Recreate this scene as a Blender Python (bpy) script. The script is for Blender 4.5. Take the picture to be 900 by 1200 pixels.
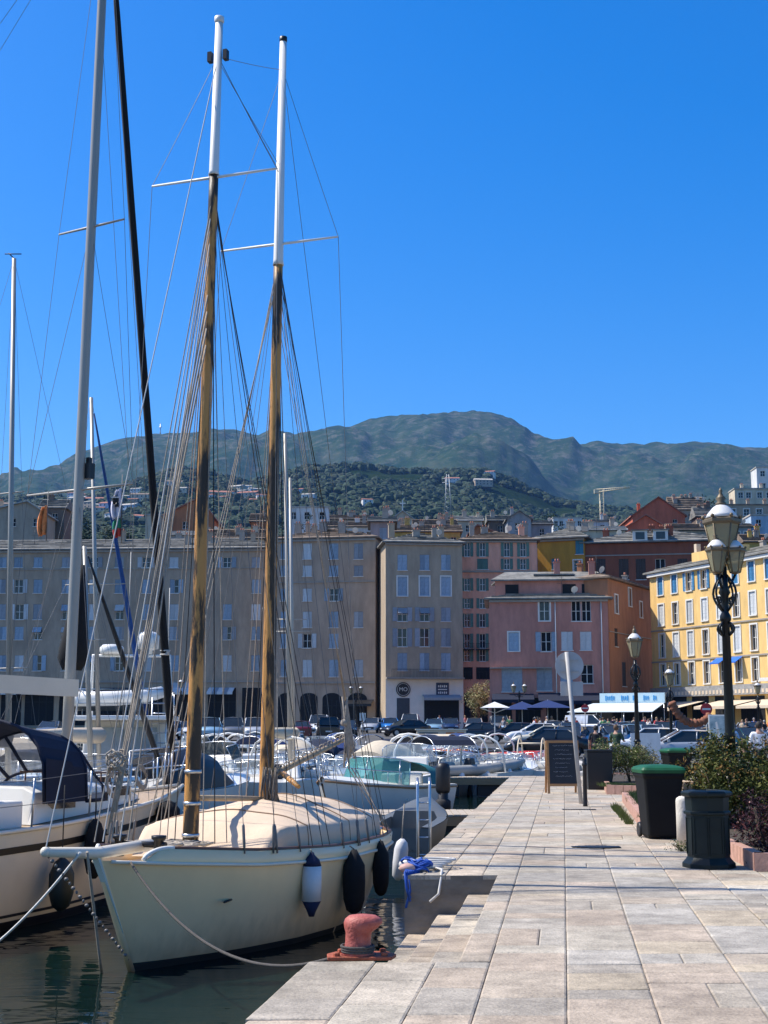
import bpy, math, random
from mathutils import Vector, Matrix, noise
random.seed(7)
for o in list(bpy.data.objects): bpy.data.objects.remove(o, do_unlink=True)
SC = bpy.context.scene
COL = SC.collection
PI = math.pi
# ------------------------------------------------------------------ camera
F = 1600.0; EYE = 1.6; PITCH = math.atan(252 / F)
cam_d = bpy.data.cameras.new('camera'); cam = bpy.data.objects.new('camera', cam_d); COL.objects.link(cam)
cam_d.sensor_fit = 'VERTICAL'; cam_d.sensor_height = 36; cam_d.lens = 36 * F / 1200
cam_d.clip_start = .1; cam_d.clip_end = 30000
cam.location = (0, 0, EYE); cam.rotation_euler = (PI / 2 + PITCH, 0, 0)
SC.camera = cam
SC.render.resolution_x = 768; SC.render.resolution_y = 1024
# ------------------------------------------------------------------ sky, sun, exposure
SUN_EL = math.radians(53); SUN_K = 0.17            # sun on the left, a little behind the far facades
sd = Vector((-1, SUN_K, 0)).normalized() * math.cos(SUN_EL) + Vector((0, 0, math.sin(SUN_EL)))
W = bpy.data.worlds.new('World'); SC.world = W; W.use_nodes = True
wn = W.node_tree.nodes; wl = W.node_tree.links
bg = wn['Background']; bg.inputs[1].default_value = 0.14
sky = wn.new('ShaderNodeTexSky'); sky.sky_type = 'NISHITA'; sky.sun_disc = False
sky.sun_elevation = SUN_EL; sky.sun_rotation = math.atan2(sd.x, sd.y)
sky.altitude = 0; sky.air_density = 1.0; sky.dust_density = 1.1; sky.ozone_density = 5.5
hs = wn.new('ShaderNodeHueSaturation'); hs.inputs['Saturation'].default_value = 1.43; hs.inputs['Hue'].default_value = 0.507
wl.new(sky.outputs[0], hs.inputs['Color']); wl.new(hs.outputs[0], bg.inputs[0])
sun_d = bpy.data.lights.new('sun', 'SUN'); sun_d.energy = 4.6; sun_d.angle = math.radians(0.4); sun_d.color = (1, .95, .86)
sun = bpy.data.objects.new('sun', sun_d); COL.objects.link(sun)
sun.rotation_euler = sd.to_track_quat('Z', 'Y').to_euler(); sun.location = (-20, 0, 40)
SC.view_settings.view_transform = 'Standard'; SC.view_settings.look = 'None'
SC.view_settings.exposure = 0.58; SC.view_settings.gamma = 1; SC.view_settings.use_curve_mapping = False
# ------------------------------------------------------------------ pixel <-> world (photo 900 x 1200)
def ray(x, y):
    c, s = math.cos(PITCH), math.sin(PITCH); v = (600 - y) / F
    return Vector(((x - 450) / F, c - s * v, s + c * v))
def P(x, y, Y):
    d = ray(x, y); return Vector((0, 0, EYE)) + d * (Y / d.y)
def G(x, y, z=0.0):
    d = ray(x, y); return Vector((0, 0, EYE)) + d * ((z - EYE) / d.z)
WATER = -0.75
def SL(Y): return 0.0 if Y < 70 else min(1.5, (Y - 70) * .015)   # far quay and car park climb gently
# ------------------------------------------------------------------ materials
MATS = {}
def M(name, col, rough=.6, var=.12, scale=4, bump=0, bscale=None, metal=0, stretch=(1, 1, 1), col2=None, thr=None, trans=0, ior=1.45, spec=None, coat=0, rnd=0, world=False):
    if name in MATS: return MATS[name]
    m = bpy.data.materials.new(name); m.use_nodes = True; MATS[name] = m
    n = m.node_tree.nodes; l = m.node_tree.links; b = n['Principled BSDF']
    b.inputs['Roughness'].default_value = rough; b.inputs['Metallic'].default_value = metal
    b.inputs['IOR'].default_value = ior
    if trans: b.inputs['Transmission Weight'].default_value = trans
    if spec is not None: b.inputs['Specular IOR Level'].default_value = spec
    if coat: b.inputs['Coat Weight'].default_value = coat
    tc = n.new('ShaderNodeTexCoord'); mp = n.new('ShaderNodeMapping'); mp.inputs['Scale'].default_value = stretch
    l.new(tc.outputs['Object'], mp.inputs[0])
    nz = n.new('ShaderNodeTexNoise'); nz.inputs['Scale'].default_value = scale; nz.inputs['Detail'].default_value = 8; nz.inputs['Roughness'].default_value = .65
    l.new(mp.outputs[0], nz.inputs['Vector'])
    mx = n.new('ShaderNodeMix'); mx.data_type = 'RGBA'
    c1 = [max(0, c * (1 - var)) for c in col]; c2 = list(col2) if col2 else [min(1, c * (1 + var)) for c in col]
    mx.inputs[6].default_value = (*c1, 1); mx.inputs[7].default_value = (*c2, 1)
    if thr:
        r = n.new('ShaderNodeMapRange'); r.inputs[1].default_value = thr[0]; r.inputs[2].default_value = thr[1]; r.interpolation_type = 'SMOOTHSTEP'
        l.new(nz.outputs[0], r.inputs[0]); l.new(r.outputs[0], mx.inputs[0])
    else:
        r = n.new('ShaderNodeMapRange'); r.inputs[1].default_value = .3; r.inputs[2].default_value = .7
        l.new(nz.outputs[0], r.inputs[0]); l.new(r.outputs[0], mx.inputs[0])
    out = mx.outputs[2]
    if rnd:
        oi = n.new('ShaderNodeObjectInfo'); h = n.new('ShaderNodeHueSaturation'); rr = n.new('ShaderNodeMapRange')
        rr.inputs[3].default_value = 1 - rnd; rr.inputs[4].default_value = 1 + rnd
        l.new(oi.outputs['Random'], rr.inputs[0]); l.new(rr.outputs[0], h.inputs['Value']); l.new(out, h.inputs['Color']); out = h.outputs[0]
    l.new(out, b.inputs['Base Color'])
    if bump:
        n2 = n.new('ShaderNodeTexNoise'); n2.inputs['Scale'].default_value = bscale or scale * 4; n2.inputs['Detail'].default_value = 6
        l.new(mp.outputs[0], n2.inputs['Vector'])
        bp = n.new('ShaderNodeBump'); bp.inputs['Strength'].default_value = bump; bp.inputs['Distance'].default_value = .02
        l.new(n2.outputs[0], bp.inputs['Height']); l.new(bp.outputs[0], b.inputs['Normal'])
    return m
def glass(name, tint=(.5, .6, .6), alpha=.35, rough=.05):
    if name in MATS: return MATS[name]
    m = M(name, tint, rough, .05, 3); n = m.node_tree.nodes; l = m.node_tree.links
    b = n['Principled BSDF']; t = n.new('ShaderNodeBsdfTransparent'); t.inputs[0].default_value = (*[min(1, c * 1.15 + .2) for c in tint], 1)
    mx = n.new('ShaderNodeMixShader'); mx.inputs[0].default_value = alpha
    l.new(t.outputs[0], mx.inputs[1]); l.new(b.outputs[0], mx.inputs[2]); l.new(mx.outputs[0], n['Material Output'].inputs[0])
    return m
# ------------------------------------------------------------------ mesh builder
class MB:
    def __init__(s): s.v = []; s.f = []; s.mi = []; s.sm = []; s.m = 0; s.smooth = False
    def face(s, idx): s.f.append(tuple(idx)); s.mi.append(s.m); s.sm.append(s.smooth)
    def add(s, vs, fs, T=None):
        o = len(s.v)
        for p in vs:
            p = Vector(p); s.v.append(T @ p if T else p)
        for f in fs: s.face([i + o for i in f])
        return s
    def box(s, c, d, T=None, taper=None):
        x, y, z = c; a, b, h = d[0] / 2, d[1] / 2, d[2] / 2; t = taper or 1
        tx, ty = (t if isinstance(t, tuple) else (t, t))
        vs = [(x - a, y - b, z - h), (x + a, y - b, z - h), (x + a, y + b, z - h), (x - a, y + b, z - h),
              (x - a * tx, y - b * ty, z + h), (x + a * tx, y - b * ty, z + h), (x + a * tx, y + b * ty, z + h), (x - a * tx, y + b * ty, z + h)]
        return s.add(vs, [(3, 2, 1, 0), (4, 5, 6, 7), (0, 1, 5, 4), (1, 2, 6, 5), (2, 3, 7, 6), (3, 0, 4, 7)], T)
    def quad(s, a, b, c, d): return s.add([a, b, c, d], [(0, 1, 2, 3)])
    def tube(s, pts, r, n=8, caps=True, T=None):
        pts = [Vector(p) for p in pts]; rs = r if isinstance(r, (list, tuple)) else [r] * len(pts)
        o = len(s.v); up = Vector((0, 0, 1)); prev = None; sm = s.smooth; s.smooth = True
        for i, p in enumerate(pts):
            t = (pts[min(i + 1, len(pts) - 1)] - pts[max(i - 1, 0)])
            t = t.normalized() if t.length > 1e-9 else up
            if prev is None:
                a = t.cross(up); a = a if a.length > 1e-3 else t.cross(Vector((1, 0, 0)))
            else: a = prev - t * prev.dot(t)
            a.normalize(); prev = a; b = t.cross(a)
            for k in range(n):
                q = p + (a * math.cos(2 * PI * k / n) + b * math.sin(2 * PI * k / n)) * rs[i]
                s.v.append(T @ q if T else q)
        for i in range(len(pts) - 1):
            for k in range(n):
                s.face((o + i * n + k, o + i * n + (k + 1) % n, o + (i + 1) * n + (k + 1) % n, o + (i + 1) * n + k))
        s.smooth = False
        if caps:
            s.face([o + k for k in range(n)][::-1]); s.face([o + (len(pts) - 1) * n + k for k in range(n)])
        s.smooth = sm; return s
    def lathe(s, prof, c=(0, 0, 0), n=20, T=None, smooth=True, rot=0, sx=1, sy=1):
        o = len(s.v); sm = s.smooth; s.smooth = smooth
        for r, z in prof:
            for k in range(n):
                a = 2 * PI * k / n + rot; q = Vector((c[0] + r * sx * math.cos(a), c[1] + r * sy * math.sin(a), c[2] + z))
                s.v.append(T @ q if T else q)
        for i in range(len(prof) - 1):
            for k in range(n):
                s.face((o + i * n + k, o + i * n + (k + 1) % n, o + (i + 1) * n + (k + 1) % n, o + (i + 1) * n + k))
        s.smooth = False
        s.face([o + k for k in range(n)][::-1]); s.face([o + (len(prof) - 1) * n + k for k in range(n)]); s.smooth = sm; return s
    def loft(s, rings, closed=True, cap=False):
        o = len(s.v); n = len(rings[0])
        for r in rings: s.v.extend(Vector(p) for p in r)
        for i in range(len(rings) - 1):
            for k in range(n if closed else n - 1):
                s.face((o + i * n + k, o + i * n + (k + 1) % n, o + (i + 1) * n + (k + 1) % n, o + (i + 1) * n + k))
        if cap: s.face([o + k for k in range(n)][::-1]); s.face([o + (len(rings) - 1) * n + k for k in range(n)])
        return s
    def prism(s, poly, z0, z1, T=None):
        n = len(poly); vs = [(x, y, z0) for x, y in poly] + [(x, y, z1) for x, y in poly]
        return s.add(vs, [tuple(range(n))[::-1], tuple(range(n, 2 * n))] + [(i, (i + 1) % n, n + (i + 1) % n, n + i) for i in range(n)], T)
    def sphere(s, c, r, n=10, m=7, sc=(1, 1, 1), T=None):
        pr = [(max(1e-4, r * math.sin(PI * i / m)), -r * math.cos(PI * i / m) * sc[2]) for i in range(m + 1)]
        return s.lathe(pr, c, n, T, True, 0, sc[0], sc[1])
    def mesh(s, name, mats, bevel=0):
        me = bpy.data.meshes.new(name); me.from_pydata([tuple(v) for v in s.v], [], s.f)
        for m in (mats if isinstance(mats, (list, tuple)) else [mats]): me.materials.append(m)
        me.polygons.foreach_set('material_index', s.mi); me.polygons.foreach_set('use_smooth', s.sm)
        me.update(); return me
    def build(s, name, mats, parent=None, bevel=0, loc=None):
        return link(name, s.mesh(name, mats), parent, bevel, loc)
def link(name, me, parent=None, bevel=0, loc=None, rz=0):
    o = bpy.data.objects.new(name, me); COL.objects.link(o)
    if parent: o.parent = parent
    if loc is not None: o.location = loc
    if rz: o.rotation_euler.z = rz
    if bevel:
        b = o.modifiers.new('bevel', 'BEVEL'); b.width = bevel; b.segments = 2; b.limit_method = 'ANGLE'; b.angle_limit = .6
    return o
def tag(o, label=None, cat=None, group=None, kind=None):
    if label: o['label'] = label
    if cat: o['category'] = cat
    if group: o['group'] = group
    if kind: o['kind'] = kind
    return o
def thing(name, label, cat, loc=(0, 0, 0), rz=0, group=None):
    o = bpy.data.objects.new(name, None); COL.objects.link(o); o.location = loc; o.rotation_euler = (0, 0, rz)
    o.empty_display_size = .2
    return tag(o, label, cat, group)
def kids(o): return [c for c in bpy.data.objects if c.parent == o]
TREE = {}
def copy_tree(o, parent=None):
    c = o.copy(); COL.objects.link(c); c.parent = parent
    for ch in o.children: copy_tree(ch, c)
    return c
def lerp(a, b, t): return a + (b - a) * t
def interp(tab, x):
    if x <= tab[0][0]: return tab[0][1]
    for (a, b), (c, d) in zip(tab, tab[1:]):
        if x <= c:
            t = (x - a) / (c - a); return b + (d - b) * t
    return tab[-1][1]
def rope(a, b, sag=0, n=8):
    a = Vector(a); b = Vector(b)
    return [a.lerp(b, i / n) - Vector((0, 0, sag * 4 * (i / n) * (1 - i / n))) for i in range(n + 1)]
# ================================================================== SETTING
# terrain behind the town
RIDGE = [(-600, 600), (-100, 588), (0, 566), (40, 555), (90, 537), (150, 519), (200, 507), (247, 500), (290, 508), (340, 515), (365, 511), (420, 504), (450, 503), (480, 501), (520, 495), (560, 493), (600, 499), (615, 505), (630, 515), (650, 521), (680, 527), (700, 523), (760, 526), (800, 525), (840, 528), (900, 530), (1100, 540), (1500, 560)]
FOOT = [(-600, 610), (-100, 600), (0, 592), (100, 585), (150, 570), (190, 560), (215, 554), (260, 561), (290, 573), (330, 562), (360, 553), (420, 550), (460, 556), (520, 558), (565, 557), (600, 568), (650, 592), (720, 603), (800, 606), (900, 600), (1500, 600)]
def sm(t): t = max(0, min(1, t)); return t * t * (3 - 2 * t)
def zpx(y, Y):
    return P(450, y, Y).z
def T(X, Y):
    a = 450 + F * X / max(Y, 1) * .985
    base = interp([(50, 0), (70, 0), (165, 1.42), (185, 1.7), (230, 9), (300, 20), (500, 58), (900, 128)], Y)
    if Y <= 230: return base
    hf = zpx(interp(FOOT, a), 1700) ; hm = zpx(interp(RIDGE, a), 4600)
    if Y <= 900: z = base
    elif Y <= 1700: z = lerp(128, hf, sm((Y - 900) / 800) * .5 + (Y - 900) / 800 * .5)
    elif Y <= 2200: z = lerp(hf, hf * .86, sm((Y - 1700) / 500))
    elif Y <= 4600: t = (Y - 2200) / 2400; z = lerp(hf * .86, hm, .5 * t + .5 * sm(t))
    else: z = hm - (Y - 4600) * .25
    r = noise.fractal(Vector((X / 420, Y / 420, 3.1)), 1.0, 2.0, 5)
    k = 0
    if Y > 900: k = 22 * sm((Y - 900) / 500) * (1 - sm((Y - 1450) / 250))
    if Y > 1700: k = 24 * sm((Y - 1700) / 300)
    if Y > 2300: k = 24 + 62 * sm((Y - 2300) / 700) * (1 - .8 * sm((Y - 3900) / 700))
    z += r * k
    if Y > 2300: z += (34 * (.4 - abs(noise.noise(Vector((X / 170, Y / 420, 9))))) + 16 * (.4 - abs(noise.noise(Vector((X / 60, Y / 120, 4))))) + 7 * noise.noise(Vector((X / 24, Y / 60, 7)))) * sm((Y - 2300) / 500) * (1 - .7 * sm((Y - 3900) / 600)) - 6 * sm((Y - 2300) / 500)
    return z
def hill_mat(name, cols, sc, rock=None, rthr=(.52, .62), bump=.6):
    m = bpy.data.materials.new(name); m.use_nodes = True; n = m.node_tree.nodes; l = m.node_tree.links; b = n['Principled BSDF']
    b.inputs['Roughness'].default_value = 1; b.inputs['Specular IOR Level'].default_value = 0
    g = n.new('ShaderNodeNewGeometry'); mp = n.new('ShaderNodeMapping'); l.new(g.outputs['Position'], mp.inputs[0]); mp.inputs['Scale'].default_value = (sc, sc, sc)
    a = n.new('ShaderNodeTexNoise'); a.inputs['Scale'].default_value = 1; a.inputs['Detail'].default_value = 12; a.inputs['Roughness'].default_value = .7
    l.new(mp.outputs[0], a.inputs['Vector'])
    cr = n.new('ShaderNodeValToRGB'); l.new(a.outputs[0], cr.inputs[0])
    e = cr.color_ramp.elements; e[0].position = .36; e[1].position = .66
    e[0].color = (*cols[0], 1); e[1].color = (*cols[-1], 1)
    if len(cols) > 2: q = e.new(.5); q.color = (*cols[1], 1)
    out = cr.outputs[0]
    if rock:
        v = n.new('ShaderNodeTexNoise'); v.inputs['Scale'].default_value = 2.6; v.inputs['Detail'].default_value = 10; v.inputs['Roughness'].default_value = .75
        l.new(mp.outputs[0], v.inputs['Vector']); sx = n.new('ShaderNodeSeparateXYZ'); l.new(g.outputs['Position'], sx.inputs[0])
        mr = n.new('ShaderNodeMapRange'); mr.inputs[1].default_value = rthr[0]; mr.inputs[2].default_value = rthr[1]; l.new(v.outputs[0], mr.inputs[0])
        hz = n.new('ShaderNodeMapRange'); hz.inputs[1].default_value = 420; hz.inputs[2].default_value = 760; l.new(sx.outputs[2], hz.inputs[0])
        mu = n.new('ShaderNodeMath'); mu.operation = 'MULTIPLY'; l.new(mr.outputs[0], mu.inputs[0]); l.new(hz.outputs[0], mu.inputs[1])
        mx = n.new('ShaderNodeMix'); mx.data_type = 'RGBA'; l.new(mu.outputs[0], mx.inputs[0]); l.new(out, mx.inputs[6]); mx.inputs[7].default_value = (*rock, 1); out = mx.outputs[2]
    l.new(out, b.inputs['Base Color'])
    bp = n.new('ShaderNodeBump'); bp.inputs['Strength'].default_value = bump; bp.inputs['Distance'].default_value = 12; l.new(a.outputs[0], bp.inputs['Height']); l.new(bp.outputs[0], b.inputs['Normal'])
    return m
def fan(name, Ys, mat, amax=.62, na=330, drop=0):
    mb = MB(); mb.smooth = True; rings = []
    for Y in Ys:
        rings.append([(Y * (-amax + 2 * amax * i / na), Y, T(Y * (-amax + 2 * amax * i / na), Y) - drop) for i in range(na + 1)])
    mb.loft(rings, closed=False); return tag(mb.build(name, mat), kind='structure')
fan('town_slope', [165, 185, 205, 230, 260, 300, 350, 400, 450, 500, 560, 620, 700, 780, 860, 900], hill_mat('slope_ground', [(.016, .028, .012), (.03, .042, .018), (.07, .065, .04)], .03), amax=.8, na=120)
fan('wooded_hill', [900 + 40 * i for i in range(33)], hill_mat('hill_scrub', [(.010, .022, .009), (.016, .032, .013), (.032, .046, .02)], .03))
mts = [2180 + 60 * i for i in range(42)] + [4750, 5000]
fan('mountain', mts, hill_mat('mountain_rock', [(.014, .034, .014), (.028, .052, .022), (.056, .072, .038)], .011, rock=(.13, .125, .10), rthr=(.50, .66), bump=1.0), na=640)

# water -----------------------------------------------------------------
wm = bpy.data.materials.new('harbour_water'); wm.use_nodes = True
n = wm.node_tree.nodes; l = wm.node_tree.links; b = n['Principled BSDF']
b.inputs['Base Color'].default_value = (.004, .013, .011, 1); b.inputs['Roughness'].default_value = .03; b.inputs['IOR'].default_value = 1.33
g = n.new('ShaderNodeNewGeometry'); mp = n.new('ShaderNodeMapping'); mp.inputs['Scale'].default_value = (.75, 2.4, 1); mp.inputs['Rotation'].default_value = (0, 0, .15)
l.new(g.outputs['Position'], mp.inputs[0])
a = n.new('ShaderNodeTexNoise'); a.inputs['Scale'].default_value = 1.1; a.inputs['Detail'].default_value = 2.5; a.inputs['Distortion'].default_value = .5; l.new(mp.outputs[0], a.inputs['Vector'])
bp = n.new('ShaderNodeBump'); bp.inputs['Strength'].default_value = .085; bp.inputs['Distance'].default_value = .16; l.new(a.outputs[0], bp.inputs['Height']); l.new(bp.outputs[0], b.inputs['Normal'])
mb = MB(); mb.add([(-400, -20, WATER), (30, -20, WATER), (30, 160, WATER), (-400, 160, WATER)], [(0, 1, 2, 3)])
tag(mb.build('water', wm), kind='structure')
mb = MB(); mb.add([(-3000, -60, -3), (3000, -60, -3), (3000, 200, -3), (-3000, 200, -3)], [(0, 1, 2, 3)])
tag(mb.build('seabed', M('seabed_mud', (.03, .04, .03), .9)), kind='structure')

# quay pier ---------------------------------------------------------------
SLOPE = .13
def E(q, Y): return q + SLOPE * Y
QE = -1.79            # edge of the quay in pier coordinates
N0, N1 = 9.8, 15.4    # the stair notch
stone_side = M('quay_wall_stone', (.2, .175, .14), .9, .35, 1.6, .6, 9, stretch=(1, 1, 2))
def slab_mat():
    m = M('paving_slab', (.48, .42, .335), .88, .24, 5.5, .55, 45)
    n = m.node_tree.nodes; l = m.node_tree.links; b = n['Principled BSDF']
    src = b.inputs['Base Color'].links[0].from_socket
    at = n.new('ShaderNodeAttribute'); at.attribute_name = 'tint'
    mx = n.new('ShaderNodeMix'); mx.data_type = 'RGBA'; mx.blend_type = 'MULTIPLY'; mx.inputs[0].default_value = 1
    l.new(src, mx.inputs[6]); l.new(at.outputs['Color'], mx.inputs[7])
    st = n.new('ShaderNodeTexNoise'); st.inputs['Scale'].default_value = .9; st.inputs['Detail'].default_value = 9; st.inputs['Roughness'].default_value = .7
    g = n.new('ShaderNodeNewGeometry'); l.new(g.outputs['Position'], st.inputs['Vector'])
    r = n.new('ShaderNodeMapRange'); r.inputs[1].default_value = .35; r.inputs[2].default_value = .6; r.inputs[3].default_value = .62; r.inputs[4].default_value = 1.02; l.new(st.outputs[0], r.inputs[0])
    m2 = n.new('ShaderNodeVectorMath'); m2.operation = 'SCALE'; l.new(mx.outputs[2], m2.inputs[0]); l.new(r.outputs[0], m2.inputs['Scale'])
    sp = n.new('ShaderNodeTexNoise'); sp.inputs['Scale'].default_value = 38; sp.inputs['Detail'].default_value = 4; l.new(g.outputs['Position'], sp.inputs['Vector'])
    lg = n.new('ShaderNodeTexNoise'); lg.inputs['Scale'].default_value = 3.1; lg.inputs['Detail'].default_value = 10; lg.inputs['Roughness'].default_value = .8; l.new(g.outputs['Position'], lg.inputs['Vector'])
    ad = n.new('ShaderNodeMath'); ad.operation = 'MULTIPLY'; l.new(sp.outputs[0], ad.inputs[0]); l.new(lg.outputs[0], ad.inputs[1])
    r2 = n.new('ShaderNodeMapRange'); r2.inputs[1].default_value = .17; r2.inputs[2].default_value = .27; r2.inputs[3].default_value = .78; r2.inputs[4].default_value = 1.0; l.new(ad.outputs[0], r2.inputs[0])
    m3 = n.new('ShaderNodeVectorMath'); m3.operation = 'SCALE'; l.new(m2.outputs[0], m3.inputs[0]); l.new(r2.outputs[0], m3.inputs['Scale'])
    l.new(m3.outputs[0], b.inputs['Base Color'])
    return m
SLAB = slab_mat()
mb = MB(); tints = []
rs = random.Random(3)
PAL = [(1.0, .96, .90), (1.06, .97, .88), (.90, .92, .95), (.84, .83, .82), (1.12, 1.02, .86), (.98, .87, .78), (.93, .93, .92), (1.1, 1.08, 1.02), (.78, .76, .74), (1.05, .93, .84)]
def slab(q0, q1, Y0, Y1, z=0.0, th=.05, gap=.007):
    q0 += rs.uniform(-.002, .002)
    j = lambda: rs.uniform(-.006, .006)
    q0 += gap / 2; q1 -= gap / 2; Y0 += gap / 2; Y1 -= gap / 2
    dz = rs.uniform(-.003, .003); e = min(.012, (Y1 - Y0) * .2)
    sk = rs.uniform(-.02, .02) if Y1 - Y0 > .2 else 0
    pts = [(q0, Y0 + j()), (q1, Y0 + sk + j()), (q1, Y1 + sk + j()), (q0, Y1 + j())]
    zt = [z + dz + rs.uniform(-.0025, .0025) for _ in range(4)]
    o = [(E(q, Y), Y, z - th) for q, Y in pts]; r_ = [(E(q, Y), Y, zz - .006) for (q, Y), zz in zip(pts, zt)]
    cq = (q0 + q1) / 2; cy = (Y0 + Y1) / 2
    ins = [(q + (e if q < cq else -e), Y + (e if Y < cy else -e)) for q, Y in pts]
    t_ = [(E(q, Y), Y, zz) for (q, Y), zz in zip(ins, zt)]
    n0 = len(mb.f)
    mb.add(o + r_ + t_, [(8, 9, 10, 11)] + [(i, (i + 1) % 4, 4 + (i + 1) % 4, 4 + i) for i in range(4)] + [(4 + i, 4 + (i + 1) % 4, 8 + (i + 1) % 4, 8 + i) for i in range(4)])
    c = [1 + (q - .97) * .8 for q in rs.choice(PAL)]; k = rs.uniform(.86, 1.06)
    tints.extend([(c[0] * k, c[1] * k, c[2] * k, 1)] * (len(mb.f) - n0))
YEND = 46.0
def column(q0, q1, Y0, Y1, lo=.28, hi=1.0, sub=0):
    Y = Y0
    while Y < Y1 - .02:
        d = rs.choice([rs.uniform(lo, hi), rs.uniform(lo, (lo + hi) / 2)])
        if Y1 - Y - d < .22: d = Y1 - Y
        qa = q0 + (rs.uniform(-.012, .01) if q0 == QE else 0)
        if q1 - q0 > .42 and rs.random() < .16:
            qm = lerp(q0, q1, rs.uniform(.35, .65)); slab(qa, qm, Y, min(Y + d, Y1)); slab(qm, q1, Y, min(Y + d, Y1))
        else: slab(qa, q1, Y, min(Y + d, Y1))
        Y += d
cols = [(QE, QE + .46), (QE + .46, -.92), (-.92, -.54), (-.54, -.014), (-.014, .5), (.5, 1.11), (1.11, 1.62), (1.62, 2.14)]
q = 2.14
while q < 9: w_ = rs.uniform(.42, .6); cols.append((q, q + w_)); q += w_
TOPQ = QE + 1.03
for q0, q1 in cols:
    if q1 <= TOPQ + .25 and q0 < TOPQ:
        column(q0, q1, 1.5, N0)
        if q1 > TOPQ: column(TOPQ, q1, N0, N1)
        column(q0, q1, N1, YEND)
    else: column(q0, q1, 1.5, YEND, .28, 1.0 if q0 < 1.2 else .8)
# steps down to the water inside the notch
sw = .33
for k in range(3):
    z = -.21 * (k + 1); q1 = TOPQ - sw * k; q0 = q1 - sw
    Y = N0
    while Y < N1 - .02:
        d = rs.uniform(.5, 1.0)
        if N1 - Y - d < .3: d = N1 - Y
        slab(q0 + .003, q1 - .003, Y, Y + d, z, .2); Y += d
for Y0 in [N0 + .0]:
    pass
pv = mb.build('pavement', SLAB); tag(pv, kind='structure')
ca = pv.data.color_attributes.new('tint', 'FLOAT_COLOR', 'CORNER')
buf = []
for i, f in enumerate(mb.f): buf.extend(tints[i] * len(f))
ca.data.foreach_set('color', buf)
# quay body under the slabs
mb = MB()
def para(q0, q1, Y0, Y1, z0, z1, q1b=None):
    p = [(E(q0, Y0), Y0), (E(q1, Y0), Y0), (E(q1 if q1b is None else q1b, Y1), Y1), (E(q0, Y1), Y1)]
    mb.prism(p, z0, z1)
iq = .012
para(QE + iq, 12, -3, N0 - .004, -2.9, -.0125); para(TOPQ + iq, 12, N0 - .004, N1 + .004, -2.9, -.0125); para(QE + iq, 12, N1 + .004, YEND, -2.9, -.0125)
for k in range(3): para(TOPQ - sw * (k + 1) + iq, TOPQ - sw * k + iq, N0 - .004, N1 + .004, -2.9, -.21 * (k + 1) - .03)
tag(mb.build('quay', stone_side), kind='structure')
# far bank: asphalt car park that climbs away, its quay wall on the water side
edge = [(E(12, YEND) - .0, YEND), (6.2, YEND), (7.9, 50), (8.3, 62), (1.5, 80), (-9, 97), (-26, 102), (-120, 104)]
asph = M('asphalt', (.085, .083, .08), .9, .3, .6, .3, 40)
mb = MB()
rows = [46, 50, 62, 70, 80, 97, 102, 104, 115, 130, 150, 165, 190]
def lx(Y):   # left boundary at depth Y
    return interp([(46, 6.2), (50, 7.9), (62, 8.3), (80, 1.5), (97, -9), (102, -26), (104, -120), (200, -120)], Y)
rings = [[(lerp(lx(Y), 120, i / 12), Y, SL(Y) - .002) for i in range(13)] for Y in rows]
mb.loft(rings, closed=False); tag(mb.build('car_park_ground', asph), kind='structure')
mb = MB()
for (x0, y0), (x1, y1) in zip(edge[1:], edge[2:]):
    mb.quad((x0, y0, -3), (x1, y1, -3), (x1, y1, SL(y1) + .0), (x0, y0, SL(y0) + .0))
mb.quad((6.2, YEND + .01, -3), (30, YEND + .01, -3), (30, YEND + .01, -.02), (6.2, YEND + .01, -.02))
tag(mb.build('quay_wall', M('far_quay_stone', (.22, .2, .17), .9, .3, 1.2, .4, 6)), kind='structure')
mb = MB()
for (x0, y0), (x1, y1) in zip(edge[1:], edge[2:]):
    d = Vector((x1 - x0, y1 - y0, 0)); L = d.length; d.normalize(); nn = Vector((d.y, -d.x, 0)) * .45
    if nn.y > 0 and False: nn = -nn
    a_ = Vector((x0, y0, SL(y0))); b_ = Vector((x1, y1, SL(y1)))
    mb.loft([[a_, a_ + Vector((0, 0, .12)), a_ + nn + Vector((0, 0, .12)), a_ + nn], [b_, b_ + Vector((0, 0, .12)), b_ + nn + Vector((0, 0, .12)), b_ + nn]], cap=True)
tag(mb.build('quay_kerb', M('kerb_stone', (.5, .46, .4), .85, .2, 2)), kind='structure')
# painted parking bays
mb = MB()
for Y in (66, 84, 101, 118):
    for i in range(16):
        x = lx(Y) + 5 + 2.7 * i + (0 if Y != 66 else 2)
        z0, z1 = SL(Y) + .004, SL(Y + 4.6) + .004
        mb.quad((x, Y, z0), (x + .12, Y, z0), (x + .12, Y + 4.6, z1), (x, Y + 4.6, z1))
tag(mb.build('parking_lines', M('road_paint', (.7, .7, .68), .7, .15, 5)), kind='structure')
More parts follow.
